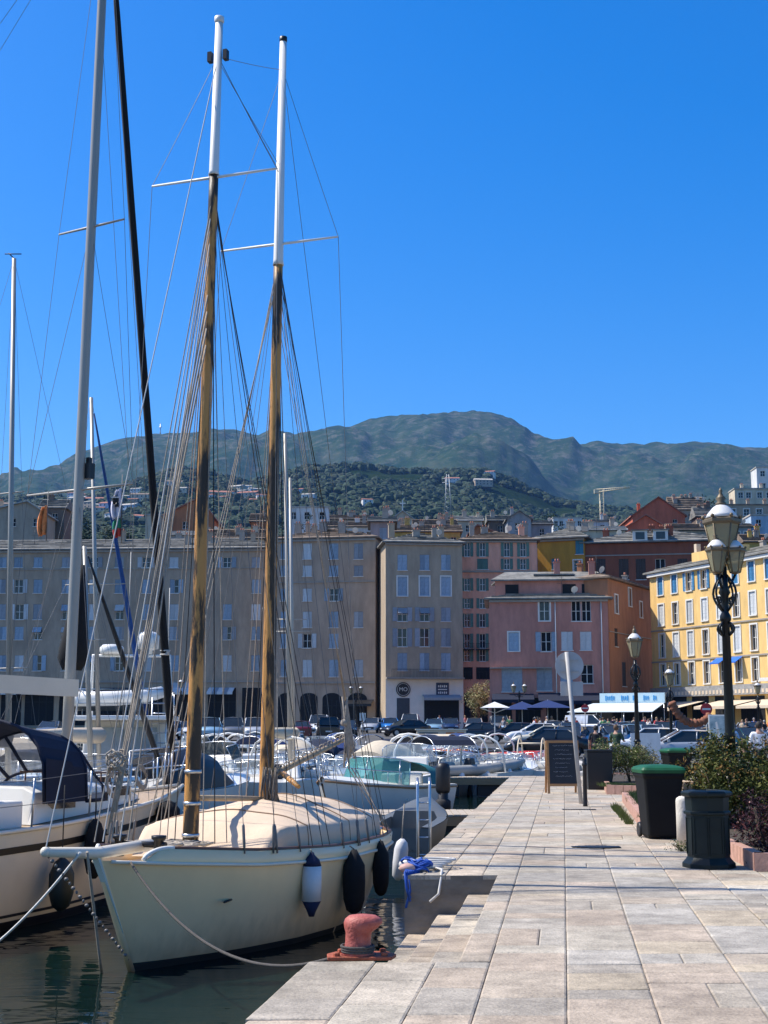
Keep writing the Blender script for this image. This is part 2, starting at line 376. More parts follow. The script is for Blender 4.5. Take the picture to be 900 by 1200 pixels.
# ================================================================== BUILDINGS
def plaster(name, col, var=.16):
    m = M(name, col, .92, var, .35, .25, 5, stretch=(1, 1, .45))
    if 'streaked' in m: return m
    m['streaked'] = 1
    n = m.node_tree.nodes; l = m.node_tree.links; b = n['Principled BSDF']; src = b.inputs['Base Color'].links[0].from_socket
    tc = n.new('ShaderNodeTexCoord'); mp = n.new('ShaderNodeMapping'); mp.inputs['Scale'].default_value = (.6, .6, .16); l.new(tc.outputs['Object'], mp.inputs[0])
    a = n.new('ShaderNodeTexNoise'); a.inputs['Scale'].default_value = 1.6; a.inputs['Detail'].default_value = 9; a.inputs['Roughness'].default_value = .7; l.new(mp.outputs[0], a.inputs['Vector'])
    r = n.new('ShaderNodeMapRange'); r.inputs[1].default_value = .35; r.inputs[2].default_value = .6; r.inputs[3].default_value = .78; r.inputs[4].default_value = 1.04; l.new(a.outputs[0], r.inputs[0])
    s = n.new('ShaderNodeVectorMath'); s.operation = 'SCALE'; l.new(src, s.inputs[0]); l.new(r.outputs[0], s.inputs['Scale']); l.new(s.outputs[0], b.inputs['Base Color'])
    return m
def tiles(name, col):
    m = M(name, col, .95, .45, 1.1, .5, 7)
    return m
R_GREY = tiles('roof_slate_grey', (.20, .19, .165)); R_BROWN = tiles('roof_tile_brown', (.21, .155, .11)); R_RED = tiles('roof_tile_red', (.34, .14, .09)); R_PALE = tiles('roof_pale', (.4, .37, .32))
GL = M('window_glass', (.025, .03, .035), .08, .3, .8, spec=.6)
WHITE = M('white_paint', (.72, .69, .62), .55, .06, 4)
STONE = M('cornice_stone', (.33, .29, .24), .9, .15, 2)
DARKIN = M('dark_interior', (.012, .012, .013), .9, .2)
SHUT = {'blue': M('shutter_blue', (.27, .34, .40), .7, .2, 3, rnd=.25), 'grey': M('shutter_grey', (.30, .32, .34), .7, .2, 3, rnd=.25), 'green': M('shutter_green', (.10, .2, .16), .7, .2, 3, rnd=.25),
        'teal': M('shutter_teal', (.05, .22, .28), .6, .2, 3, rnd=.15), 'pale': M('shutter_pale', (.52, .53, .52), .7, .12, 3, rnd=.2), 'brown': M('shutter_brown', (.06, .04, .03), .7, .2), 'vivid': M('shutter_vivid', (.04, .17, .32), .6, .15, 3, rnd=.2)}
WC = {}
def leaf(w, h):
    mb = MB(); mb.box((0, 0, 0), (w, .035, h))
    n = max(3, int(h / .32))
    for i in range(n + 1):
        mb.box((0, -.022, -h / 2 + .03 + i * (h - .06) / n), (w - .02, .016, .05))
    for s_ in (-1, 1): mb.box((s_ * (w / 2 - .03), -.025, 0), (.05, .02, h - .01))
    return mb
def window(parent, u, z, w, h, style, sh):
    key = (round(w, 1), round(h, 1), style, sh)
    w, h = key[0], key[1]
    if key not in WC:
        fr = MB()
        if 'x' in style:      # pale surround
            t = .14
            fr.box((0, -.03, h / 2 + t / 2), (w + 2 * t, .08, t)); fr.box((0, -.05, -h / 2 - .05), (w + 2 * t, .14, .1))
            for s_ in (-1, 1): fr.box((s_ * (w / 2 + t / 2), -.03, 0), (t, .075, h - .004))
        else: fr.box((0, -.03, -h / 2 - .035), (w + .16, .14, .07))
        for s_ in (-1, 1): fr.box((s_ * (w / 2 - .03), .17, 0), (.06, .06, h))
        for z_ in (-h / 2 + .03, 0, h / 2 - .03): fr.box((0, .171, z_), (w - .122, .055, .05))
        fr.box((0, .169, 0), (.07, .065, h - .11))
        f = fr.mesh('window', WHITE)
        pn = MB(); pn.box((0, .21, 0), (w, .02, h)); p = pn.mesh('pane', GL if 'd' not in style else DARKIN)
        lf = leaf(w / 2 - .01, h - .02).mesh('shutter', SHUT[sh])
        WC[key] = (f, p, lf)
    f, p, lf = WC[key]
    wo = link('window', f, parent, loc=(u, 0, z)); link('pane', p, wo)
    if 'c' in style:
        for s_ in (-1, 1): link('shutter', lf, wo, loc=(s_ * w / 4, .06, 0))
    if 'o' in style:
        for s_ in (-1, 1): link('shutter', lf, wo, loc=(s_ * (w / 2 + w / 4 + .02), -.04, 0))
    if 'h' in style:
        link('shutter', lf, wo, loc=(-w / 4, .06, 0)); link('shutter', lf, wo, loc=(w / 2 + w / 4 + .02, -.04, 0))
    if 'a' in style:   # top hung awning shutter tilted out
        o = link('shutter', lf, wo, loc=(0, -.28, h / 4)); o.scale = (2, 1, .5); o.rotation_euler.x = -.6
    return wo
CH = {}
def chimney(parent, x, y, z, h=1.2, w=.55, mat=None):
    mb = MB(); mb.box((x, y, z + h / 2), (w, w * .8, h)); mb.box((x, y, z + h + .04), (w + .14, w * .8 + .14, .1)); mb.m = 1
    for i in (-1, 1): mb.tube([(x + i * w * .22, y, z + h + .09), (x + i * w * .22, y, z + h + .38)], .09, 6)
    return mb.build('chimney', [mat or STONE, R_RED], parent)
class Bld:
    def __init__(s, name, label, A, B, depth, ztop, wall, cat='building', z0=None, group=None):
        s.A = Vector(A); s.B = Vector(B); d = s.B - s.A; s.L = d.length; s.ang = math.atan2(d.y, d.x); s.ux = d.normalized(); s.depth = depth
        s.z0 = SL(min(A[1], B[1])) - .15 if z0 is None else z0
        s.H = ztop - s.z0; s.wall = wall; s.rects = []; s.wins = []
        s.t = thing(name, label, cat, (s.A.x, s.A.y, s.z0), s.ang, group)
    def px(s, x, y):
        r = ray(x, y); nrm = Vector((-s.ux.y, s.ux.x, 0)); A = Vector((s.A.x, s.A.y, 0)); o = Vector((0, 0, EYE))
        t = (A - o).dot(nrm) / r.dot(nrm); p = o + r * t
        return (Vector((p.x, p.y)) - s.A).dot(s.ux), p.z - s.z0
    def win(s, x, y, w, h, style='c', sh='blue'):
        u, z = s.px(x, y); s.winm(u, z, w, h, style, sh)
    def winm(s, u, z, w, h, style='c', sh='blue'):
        w = round(w, 1); h = round(h, 1)
        if u - w / 2 < .1 or u + w / 2 > s.L - .1 or z + h / 2 > s.H - .1: return
        for r in s.rects:
            if u - w / 2 < r[1] and u + w / 2 > r[0] and z - h / 2 < r[3] and z + h / 2 > r[2]: return
        s.rects.append((u - w / 2, u + w / 2, z - h / 2, z + h / 2)); s.wins.append((u, z, w, h, style, sh))
    def walls(s, mats=None, base_h=0, base_mat=None):
        us = sorted({0, s.L, *[r[0] for r in s.rects], *[r[1] for r in s.rects]}); zs = sorted({0, s.H, *([base_h] if base_h else []), *[r[2] for r in s.rects], *[r[3] for r in s.rects]})
        mb = MB(); L, D, H = s.L, s.depth, s.H
        for i in range(len(us) - 1):
            for j in range(len(zs) - 1):
                uc = (us[i] + us[i + 1]) / 2; zc = (zs[j] + zs[j + 1]) / 2
                if any(r[0] < uc < r[1] and r[2] < zc < r[3] for r in s.rects): continue
                mb.m = 1 if (base_h and zc < base_h) else 0
                mb.quad((us[i], 0, zs[j]), (us[i + 1], 0, zs[j]), (us[i + 1], 0, zs[j + 1]), (us[i], 0, zs[j + 1]))
        mb.m = 0; r_ = .24
        for a, b, c, d in s.rects:
            mb.quad((a, 0, c), (a, r_, c), (a, r_, d), (a, 0, d)); mb.quad((b, 0, c), (b, 0, d), (b, r_, d), (b, r_, c))
            mb.quad((a, 0, d), (a, r_, d), (b, r_, d), (b, 0, d)); mb.quad((a, 0, c), (b, 0, c), (b, r_, c), (a, r_, c))
        mb.quad((0, 0, 0), (0, 0, H), (0, D, H), (0, D, 0)); mb.quad((L, 0, 0), (L, D, 0), (L, D, H), (L, 0, H)); mb.quad((0, D, 0), (0, D, H), (L, D, H), (L, D, 0)); mb.quad((0, 0, H), (L, 0, H), (L, D, H), (0, D, H))
        mb.build('wall', [s.wall, base_mat or s.wall], s.t)
        for w in s.wins: window(s.t, *w)
    def roof(s, mat, pitch=.32, over=.45, hip=True, nch=4, seed=1, flat=False):
        L, D, H = s.L, s.depth, s.H; o = over; h = D / 2 * pitch; mb = MB(); rr = random.Random(seed)
        e = [(-o, -o, H + .05), (L + o, -o, H + .05), (L + o, D + o, H + .05), (-o, D + o, H + .05)]; e2 = [(x, y, z + .16) for x, y, z in e]
        hx = min(D / 2, L / 2 - .1) if hip else 0
        rd = [(hx, D / 2, H + .2 + h), (L - hx, D / 2, H + .2 + h)]
        if not hip: rd = [(-o, D / 2, H + .2 + h), (L + o, D / 2, H + .2 + h)]
        mb.add(e + e2 + rd, [(3, 2, 1, 0), (0, 1, 5, 4), (1, 2, 6, 5), (2, 3, 7, 6), (3, 0, 4, 7), (4, 5, 9, 8), (6, 7, 8, 9), (5, 6, 9), (7, 4, 8)])
        if L * D < 1500:   # uneven tile courses along the front slope
            for k in range(1, 7):
                t = k / 7; y = lerp(-o, D / 2, t); z = lerp(H + .21, H + .2 + h, t); x0 = lerp(-o, rd[0][0], t); x1 = lerp(L + o, rd[1][0], t); x = x0
                while x < x1 - .3:
                    w_ = min(rr.uniform(.8, 2.6), x1 - x); mb.box((x + w_ / 2, y, z + rr.uniform(.0, .05)), (w_ - .02, .35, .07)); x += w_
        ro = mb.build('roof', mat, s.t)
        for k in range(nch):
            x = rr.uniform(.06, .94) * L; y = rr.uniform(.15, .6) * D; z = H + .1 + h * min(1, y / (D / 2)) * .8
            chimney(ro, x, y, z, rr.uniform(.8, 1.6), rr.uniform(.5, .9), rr.choice([STONE, s.wall]))
        for k in range(max(1, nch // 2)):
            x = rr.uniform(.06, .94) * L; y = rr.uniform(.1, .5) * D; z = H + .2 + h * y / (D / 2)
            a = MB(); a.tube([(x, y, z - .2), (x, y, z + 1.9)], .025, 5)
            for q_ in range(4): a.tube([(x - .45 + .06 * q_, y, z + 1.2 + .2 * q_), (x + .45 - .06 * q_, y, z + 1.2 + .2 * q_)], .014, 4)
            a.build('antenna', METAL_D, ro)
            if rr.random() < .7:
                b_ = MB(); x += 1.2; b_.tube([(x, y, z - .2), (x, y, z + .5)], .03, 5); b_.smooth = True
                b_.lathe([(.02, 0), (.2, .03), (.36, .12), (.355, .13)], (0, 0, 0), 12, Matrix.Translation((x, y - .05, z + .6)) @ Matrix.Rotation(PI / 2 + .5, 4, 'X') @ Matrix.Rotation(rr.uniform(-.5, .5), 4, 'Y'))
                b_.build('satellite_dish', WHITE, ro)
        return ro
    def band(s, z, h=.14, d=.1, mat=None, name='cornice', u0=0, u1=None):
        mb = MB(); u1 = s.L if u1 is None else u1; mb.box(((u0 + u1) / 2, -d / 2 - .002, z), (u1 - u0 - .004, d, h)); return mb.build(name, mat or STONE, s.t)
    def bandpx(s, x, y, **k): return s.band(s.px(x, y)[1], **k)
    def pbox(s, name, x0, x1, y0, y1, dep, mat, off=0):
        u0, z1 = s.px(x0, y0); u1, z0 = s.px(x1, y1); mb = MB(); mb.box(((u0 + u1) / 2, -dep / 2 - .003 - off, (z0 + z1) / 2), (u1 - u0, dep, z1 - z0)); return mb.build(name, mat, s.t)
    def awning(s, u0, u1, z, out, drop, mat, val=.25, mat2=None):
        mb = MB(); n = max(2, int((u1 - u0) / .6)) if mat2 else 1
        for i in range(n):
            a = lerp(u0, u1, i / n); b = lerp(u0, u1, (i + 1) / n); mb.m = i % 2 if mat2 else 0
            mb.loft([[(a, -.01, z), (a, -out, z - drop), (a, -out, z - drop - .03), (a, -.01, z - .04)], [(b, -.01, z), (b, -out, z - drop), (b, -out, z - drop - .03), (b, -.01, z - .04)]], cap=True)
            mb.box(((a + b) / 2, -out - .012, z - drop - val / 2), (b - a, .02, val))
        return mb.build('awning', [mat] + ([mat2] if mat2 else []), s.t)
METAL_D = M('dark_metal', (.03, .03, .032), .45, .15, metal=.6)
METAL = M('brushed_steel', (.55, .56, .57), .3, .08, metal=.9)
def front(x0, x1, Y, skew=0):
    a = P(x0, 700, Y + skew / 2); b = P(x1, 700, Y - skew / 2); return (a.x, a.y), (b.x, b.y)
def stext(parent, txt, size, u, z, mat, y=-.02, name='lettering', rz=0, ext=.01):
    c = bpy.data.curves.new('lettering', 'FONT'); c.body = txt; c.size = size; c.extrude = ext; c.align_x = 'CENTER'; c.align_y = 'CENTER'
    o = bpy.data.objects.new('tmp', c); COL.objects.link(o); dg = bpy.context.evaluated_depsgraph_get()
    me = bpy.data.meshes.new_from_object(o.evaluated_get(dg)); bpy.data.objects.remove(o, do_unlink=True)
    me.materials.clear(); me.materials.append(mat); me.name = 'lettering'
    q = link(name, me, parent, loc=(u, y, z)); q.rotation_euler = (PI / 2, 0, rz); return q
NAVY = M('navy_canvas', (.006, .011, .03), .85, .2); CREAMC = M('cream_canvas', (.62, .5, .36), .85, .08); PALEC = M('pale_canvas', (.55, .6, .6), .85, .08); BLUEP = M('sign_blue', (.05, .3, .6), .5); BLACKP = M('black_paint', (.012, .012, .014), .45, .2)

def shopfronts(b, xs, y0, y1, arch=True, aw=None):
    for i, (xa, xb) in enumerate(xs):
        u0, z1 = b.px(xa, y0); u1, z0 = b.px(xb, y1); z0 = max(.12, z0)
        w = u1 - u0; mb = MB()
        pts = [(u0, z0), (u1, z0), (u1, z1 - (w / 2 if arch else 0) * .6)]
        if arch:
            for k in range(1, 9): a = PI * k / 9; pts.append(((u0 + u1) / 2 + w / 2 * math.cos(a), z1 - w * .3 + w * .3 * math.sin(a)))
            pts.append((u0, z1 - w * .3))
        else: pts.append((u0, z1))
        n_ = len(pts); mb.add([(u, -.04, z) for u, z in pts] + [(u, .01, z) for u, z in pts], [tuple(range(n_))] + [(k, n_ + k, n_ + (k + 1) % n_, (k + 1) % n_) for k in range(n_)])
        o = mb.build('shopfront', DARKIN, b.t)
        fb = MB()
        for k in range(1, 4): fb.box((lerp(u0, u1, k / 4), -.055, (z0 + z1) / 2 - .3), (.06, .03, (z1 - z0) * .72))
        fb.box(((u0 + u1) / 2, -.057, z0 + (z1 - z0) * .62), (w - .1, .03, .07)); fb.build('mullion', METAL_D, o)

# ---- long beige block on the left
A, B = front(-150, 330, 168, 3)
zt = P(200, 644, 167).z
b = Bld('apartment_block', 'long low taupe apartment block behind the left yachts', A, B, 13, zt, plaster('plaster_taupe', (.40, .305, .215)))
rw = random.Random(5)
for y in (659, 687, 717, 742, 777):
    for x in (-132, -96, -60, -28, 2, 22, 44, 77, 110, 140, 172, 204, 235, 266, 300):
        if rw.random() < .05: continue
        st = rw.choice(['c', 'c', 'c', 'o', 'a', 'h']) if y > 665 else rw.choice(['c', 'o'])
        hh = {659: 1.3, 687: 1.7, 717: 1.9, 742: 1.6, 777: 1.9}[y]
        b.win(x + rw.uniform(-.6, .6), y, 1.1, hh, st, rw.choice(['blue', 'grey', 'pale', 'blue']))
b.walls(); b.band(b.H - .12, .24, .25); b.bandpx(100, 667, h=.1); b.bandpx(100, 799, h=.2, d=.18)
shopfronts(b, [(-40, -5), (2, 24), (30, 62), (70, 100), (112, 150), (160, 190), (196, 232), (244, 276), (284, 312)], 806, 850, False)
for xa, xb, mt, mt2 in ((-30, 60, PALEC, NAVY), (66, 150, NAVY, None), (158, 232, PALEC, None), (245, 275, PALEC, SHUT['blue'])):
    b.awning(b.px(xa, 805)[0], b.px(xb, 805)[0], b.px(100, 806)[1], 1.6, .6, mt, .25, mt2)
b.pbox('sign_board', 192, 232, 798, 808, .12, M('sign_pale', (.4, .45, .5), .6))
b.roof(R_GREY, nch=11, seed=3)
A, B = front(-420, -154, 168, 3)
b = Bld('apartment_block', 'pale ochre apartment block beyond the left end of the taupe block', A, B, 13, P(200, 630, 167).z, plaster('plaster_ochre_pale', (.46, .33, .18)))
for y in (650, 680, 710, 740, 775):
    for i in range(9): b.win(-405 + 29 * i, y, 1.1, 1.7, ['c', 'o', 'h'][(i * 7 + y) % 3], ['grey', 'green'][i % 2])
b.walls(); b.band(b.H - .12, .24, .25); shopfronts(b, [(-400, -350), (-330, -280), (-250, -190)], 806, 850, False); b.roof(R_BROWN, nch=6, seed=33)
# ---- taller taupe block
A, B = front(318, 440, 162, 2); zt = P(380, 632, 162).z
b = Bld('apartment_block', 'tall taupe apartment block with arches, beside the narrow alley', A, B, 13, zt, plaster('plaster_taupe_grey', (.44, .32, .225)))
for x, sh in ((334, 'blue'), (360, 'pale'), (391, 'blue'), (420, 'grey')):
    for y, hh, st in ((646, 1.9, 'c'), (669, 1.3, 'c'), (697, 1.5, 'o' if x in (391,) else 'c'), (726, 1.9, 'c'), (751, 1.7, 'od' if x == 360 else 'c'), (783, 2.0, 'c')):
        if x == 420 and y in (697, 751): continue
        b.win(x, y, 1.1, hh, st, sh if st != 'od' else 'pale')
b.walls(); b.band(b.H - .12, .24, .3); b.bandpx(380, 682, h=.16, d=.12); b.bandpx(380, 800, h=.2, d=.18)
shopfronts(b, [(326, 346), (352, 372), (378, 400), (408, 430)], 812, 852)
b.awning(b.px(405, 820)[0], b.px(438, 820)[0], b.px(400, 820)[1], 1.8, .5, BLACKP, .3)
b.roof(R_BROWN, nch=6, seed=8)
# balcony and laundry on the block
# ---- narrow red-orange house in the alley, and pink one behind
A, B = front(436, 458, 172); b = Bld('narrow_house', 'narrow orange-red house seen down the alley between taller blocks', A, B, 8, P(447, 692, 172).z, plaster('plaster_redorange', (.42, .12, .05)))
for y in (703, 740, 775): b.win(442, y, .8, 1.3, 'c', 'green')
b.walls(); b.roof(R_BROWN, nch=1)
A, B = front(434, 462, 190); b = Bld('narrow_house', 'pale pink house rising above the orange house in the alley', A, B, 8, P(447, 612, 190).z, plaster('plaster_palepink', (.45, .33, .29)), z0=1)
for y in (625, 655): b.win(449, y, 1, 1.6, 'c', 'grey')
b.walls(); b.roof(R_GREY, nch=2, hip=False)
# ---- grey tall house with white shop
A, B = front(452, 542, 156, -1); zt = P(500, 637, 156).z
b = Bld('town_house', 'grey-brown tall house with white shop and round black sign', A, B, 12, zt, plaster('plaster_greybrown', (.43, .33, .225)))
WSH = M('white_shop_plaster', (.78, .72, .62), .8, .08, 1)
for x in (471.5, 497.5, 522.5):
    for y, hh, st, sh in ((659, 1.8, 'c', 'blue'), (687, 2.2, 'cx', 'blue'), (720, 1.6, 'oa' if x < 510 else 'c', 'grey'), (747, 2.1, 'o' if x < 510 else 'c', 'grey'), (775.5, 2.0, 'c', 'blue')):
        b.win(x, y, 1.1, hh, st, sh)
bh_ = b.px(500, 796)[1]
b.walls(base_h=bh_, base_mat=WSH); b.band(b.H - .1, .2, .25)
b.band(bh_ + .1, .16, 1.0, STONE, 'balcony'); u0, u1 = b.px(458, 790)[0], b.px(520, 790)[0]
rl = MB(); zb = bh_ + .18
for i in range(38): rl.box((lerp(u0, u1, i / 37), -.95, zb + .45), (.025, .025, .9))
rl.box(((u0 + u1) / 2, -.95, zb + .92), (u1 - u0, .05, .04)); rl.build('railing', METAL_D, b.t)
b.pbox('door', 465, 480, 818, 848, .05, M('door_dark', (.05, .06, .07), .6))
b.pbox('shop_opening', 497, 538, 818, 850, .04, DARKIN)
u_, z_ = b.px(472.5, 808); cs = MB()
cs.lathe([(.82, 0), (.82, .1)], (0, 0, 0), 40, Matrix.Translation((u_, -.01, z_)) @ Matrix.Rotation(PI / 2, 4, 'X'), False); so = cs.build('round_sign', BLACKP, b.t)
rg = MB()
for r0, r1 in ((.66, .70),): rg.loft([[(u_ + r * math.cos(a * PI / 24), -.125, z_ + r * math.sin(a * PI / 24)) for a in range(48)] for r in (r0, r1)])
rg.build('ring', WHITE, so); stext(so, 'MO', .62, u_, z_, WHITE, -.12)
u_, z_ = b.px(518.5, 808); s2 = b.pbox('square_sign', 511, 526, 800, 816, .08, M('sign_frame_blue', (.03, .05, .09), .5)); b2 = MB()
for k, (zz, ww) in enumerate(((.45, 1.1), (-.45, 1.1))):
    for i in range(5): b2.box((u_ - .44 + .22 * i, -.09, z_ + zz * .8), (.14, .02, .22 + .05 * (i % 2)))
b2.box((u_, -.09, z_), (1.05, .02, .12)); b2.build('lettering', WHITE, s2)
b.awning(b.px(495, 818)[0], b.px(539, 818)[0], b.px(500, 814)[1], 1.2, .35, M('grey_awning', (.3, .33, .35), .8), .3)
b.roof(R_GREY, nch=4, seed=4)
# ---- salmon house
A, B = front(541.5, 630, 161, 0); zt = P(585, 634, 161).z
b = Bld('town_house', 'salmon pink tall house with green shutters, right of the grey house', A, B, 11, zt, plaster('plaster_salmon', (.84, .40, .26)))
for x in (547.5, 565.5, 594, 613):
    for y, hh in ((644, 1.7), (661, 1.3), (685, 1.5), (707, 1.2), (727, 1.6), (751, 1.7), (768, 1.4)):
        st = 'c' if (y == 661 and x < 570) else ('od' if y == 751 and x > 560 else 'o')
        w_ = .7
        if y > 668 and x > 580: continue
        b.win(x, y, 1.3 if st == 'c' else w_, hh, st, 'green')
b.walls(); b.band(b.H - .1, .2, .25); b.bandpx(580, 670, h=.2, d=.2)
for y in (758,):
    for x in (547.5, 565.5):
        u, z = b.px(x, y); rl = MB(); rl.box((u, -.35, z - .35), (1.6, .7, .1)); rl.box((u, -.68, z + .35), (1.6, .04, .04))
        for i in range(9): rl.box((u - .78 + .195 * i, -.68, z + .02), (.025, .025, .66))
        rl.build('balcony', METAL_D, b.t)
shopfronts(b, [(543, 554), (558, 574)], 782, 796, False); shopfronts(b, [(544, 572)], 812, 850, False)
b.roof(R_BROWN, nch=4, seed=21)
# ---- ochre house
A, B = front(630.5, 686, 170, 2); zt = P(660, 632, 170).z
b = Bld('town_house', 'ochre yellow house with turquoise shutters between salmon and dark red houses', A, B, 13, zt, plaster('plaster_ochre', (.55, .27, .035)))
b.win(650.5, 641, 1.1, 1.8, 'o', 'teal'); b.win(651, 661, 1.0, 1.4, 'c', 'teal'); b.win(679, 641, 1.0, 1.8, 'c', 'teal'); b.win(634.5, 641, .5, 1.6, 'c', 'teal')
b.win(677, 664, 1.0, 1.6, 'gx', 'blue')
b.walls(); b.band(b.H - .12, .25, .3); b.roof(R_GREY, .34, .7, nch=3, seed=6)
# ---- dark red long house
A, B = front(686, 850, 168, 3); zt = P(760, 636, 168).z
b = Bld('town_house', 'long dark red-brown house with rooftop dormers above the orange wall', A, B, 13, zt, plaster('plaster_darkred', (.27, .085, .045)))
for x in (704, 731, 751, 774, 800, 822):
    for y, hh in ((643, 1.6), (667, 2.6)): b.win(x, y, 1.2, hh, 'cd' if x != 774 else 'd', 'green' if x == 774 else 'brown')
b.walls(); b.bandpx(760, 650, h=.14, mat=STONE); ro = b.roof(R_GREY, .36, .6, nch=5, seed=9)
for x in (750, 774):
    u, z = b.px(x, 629); d_ = MB(); d_.box((u, .6, b.H + .8), (1.8, 2.2, 1.4)); d_.m = 1; d_.box((u, .6, b.H + 1.56), (2.2, 2.6, .12)); d_.m = 2; d_.box((u, -.52, b.H + .85), (1.1, .04, .9)); d_.build('dormer', [WHITE, R_GREY, GL], ro)
# ---- mauve pink house by the car park
A, B = front(573, 712, 133, 1); zt = P(640, 703, 133).z
PINK = plaster('plaster_mauve', (.52, .235, .175), .22)
b = Bld('town_house', 'mauve pink low house with slate roof and navy awnings', A, B, 9, zt, PINK)
for x, y, w, h, st, sh in ((602, 716, 1.2, 2.3, 'c', 'vivid'), (602, 752, 1.0, 1.8, 'cx', 'blue'), (638, 716, 1.0, 1.9, 'gx', 'grey'), (640, 752, 1.0, 1.9, 'od', 'blue'), (663, 716, .9, 2.0, 'd', 'grey'), (675, 716, .9, 2.0, 'd', 'grey'), (687, 716, .9, 2.0, 'd', 'grey'), (664.5, 751, 1.1, 1.8, 'c', 'pale'), (686.5, 751, 1.1, 1.8, 'c', 'pale'), (600, 796, 2.0, 2.4, 'c', 'grey'), (638, 796, 1.5, 2.2, 'c', 'grey'), (664, 797, 1.2, 2.3, 'c', 'blue'), (688, 790, 1.2, 1.8, 'd', 'grey')): b.win(x, y, w, h, st, sh)
b.walls(); b.band(b.H - .1, .2, .3)
dp = MB(); u, z = b.px(651, 740); dp.tube([(u, -.08, .2), (u, -.08, b.H - .1)], .06, 6); u, z = b.px(705, 740); dp.tube([(u, -.08, .2), (u, -.08, b.H - .1)], .06, 6); dp.build('drainpipe', WHITE, b.t)
b.bandpx(590, 783, h=.1, d=.5, name='balcony', u1=6)
shopfronts(b, [(576, 600), (604, 634), (640, 668), (674, 706)], 818, 852, False)
b.awning(.2, 4.2, b.px(600, 813)[1], 2.6, .6, NAVY, .3); b.awning(4.6, b.L - .3, b.px(600, 812)[1], 3.0, .8, NAVY, .35)
# attic storey
at = Bld('x', 'x', (0, 0), (1, 0), 1, 1, PINK); bpy.data.objects.remove(at.t, do_unlink=True)
u0, z0_ = b.px(580, 700); u1, _ = b.px(711, 700); z1 = b.px(640, 681)[1]
am = MB(); am.box(((u0 + u1) / 2, 3.9, (b.H + z1) / 2 + .2), (u1 - u0, 4, z1 - b.H + .3)); am.m = 1
for x in (650 - 50, 668, 691): am.box((b.px(x, 690)[0], 1.88, (b.H + z1) / 2 + .3), (1.3, .04, 1.0))
am.build('attic', [PINK, DARKIN], b.t)
ro = b.roof(R_GREY, .26, .5, nch=1, seed=13); rf = MB(); zt2 = z1 + .36
rf.loft([[(u0 - .4, 1.5, zt2), (u0 - .4, 1.5, zt2 - .15), (u1 + .3, 1.5, zt2 - .15), (u1 + .3, 1.5, zt2)], [(u0 + 1, 4, zt2 + 1.0), (u0 + 1, 4, zt2 + .85), (u1 - .6, 4, zt2 + .85), (u1 - .6, 4, zt2 + 1.0)], [(u0 - .4, 6.2, zt2), (u0 - .4, 6.2, zt2 - .15), (u1 + .3, 6.2, zt2 - .15), (u1 + .3, 6.2, zt2)]], cap=True)
for k in range(26): rf.box((lerp(u0 + 4, u1 - 3, k / 25), 2.6 + .5 * (k % 2), zt2 + .55), (.3, .5, .16))
rf.build('attic_roof', R_GREY, ro)
for u in (u0 + 6.2, u1 - 1.2): chimney(ro, u, 3, zt2 + .3, 1.5, .6, PINK)
# ---- orange side house
A = (P(712.5, 700, 133.4).x, 133.4); B = (P(764, 700, 146).x, 146); zt = P(712, 678, 133.4).z
b = Bld('town_house', 'orange-brown windowed end wall between the mauve and the yellow houses', A, B, 6, zt, plaster('plaster_orange', (.40, .18, .09), .2))
for x, y in ((712 + 10, 708), (738, 700), (722, 712 + 35)): b.win(x, y, .9, 1.8, 'c' if y > 720 else 'gx', 'brown')
b.winm(b.L * .72, b.px(740, 712)[1], .8, 1.6, 'gx', 'pale'); b.winm(b.L * .3, b.px(730, 790)[1], 1.2, 2.4, 'cd', 'brown')
b.walls(); b.band(b.H * .66, .1, .08); b.roof(R_BROWN, .3, .4, nch=2, seed=11)
# ---- sunlit yellow building on the right
x9 = P(900, 700, 121); A = (P(762, 700, 138).x, 138); d = Vector((x9.x - A[0], 121 - 138)); B = (A[0] + d.x * 1.9, 138 + d.y * 1.9)
zt = P(764, 674, 138).z; YEL = plaster('plaster_yellow', (.80, .52, .19), .05)
b = Bld('apartment_building', 'sunlit yellow building with blue shutters, right of the orange wall', A, B, 12, zt, YEL)
us = [b.px(x, 750)[0] for x in (776, 792, 810, 827, 845, 863, 884)]; sp = (us[-1] - us[0]) / 6
us = [us[0] + sp * i for i in range(-0, 13)]
zs = [b.px(776, y)[1] for y in (682, 712, 757, 791)]; zs[0] = min(zs[0], b.H - 1.3); zs[1] = min(zs[1], zs[0] - 2.9)
for i, u in enumerate(us):
    b.winm(u, zs[0], .9, 1.8, 'cx' if i not in (2, 3) else 'ox', 'vivid')
    b.winm(u, zs[1], .9, 2.1, 'cx' if i % 4 != 1 else 'gx', 'pale'); b.winm(u, zs[2], .9, 2.3, 'cx' if i % 3 else 'gx', 'pale'); b.winm(u, zs[3], .9, 2.1, 'gx', 'pale')
for i in (4, 5):
    b.awning(us[i] - .75, us[i] + .75, zs[3] + 1.3, .9, .55, M('blue_blind', (.01, .12, .5), .7), .1)
b.walls(); b.band(b.H - .15, .3, .35, WHITE); b.band(lerp(zs[1], zs[2], .5), .14, .1); b.band(lerp(zs[2], zs[3], .55), .14, .1); b.band(zs[3] - 1.4, .25, .25, STONE)
shopfronts(b, [(766, 784), (788, 806), (811, 832), (838, 862), (868, 898)], 816, 856, False)
zf = b.px(800, 822)[1]
b.awning(2.2, 8.6, zf, 3.2, .7, CREAMC, .25); b.awning(11, 16.5, zf, 3.0, .6, CREAMC, .25); b.awning(17.2, 30, zf, 3.0, .6, CREAMC, .25)
fa = MB(); fa.box((b.L / 2, -.25, zf + .9), (b.L - .4, .5, .9)); fa.build('fascia', M('fascia_grey', (.3, .29, .27), .7, .3, 3), b.t)
fl = MB()
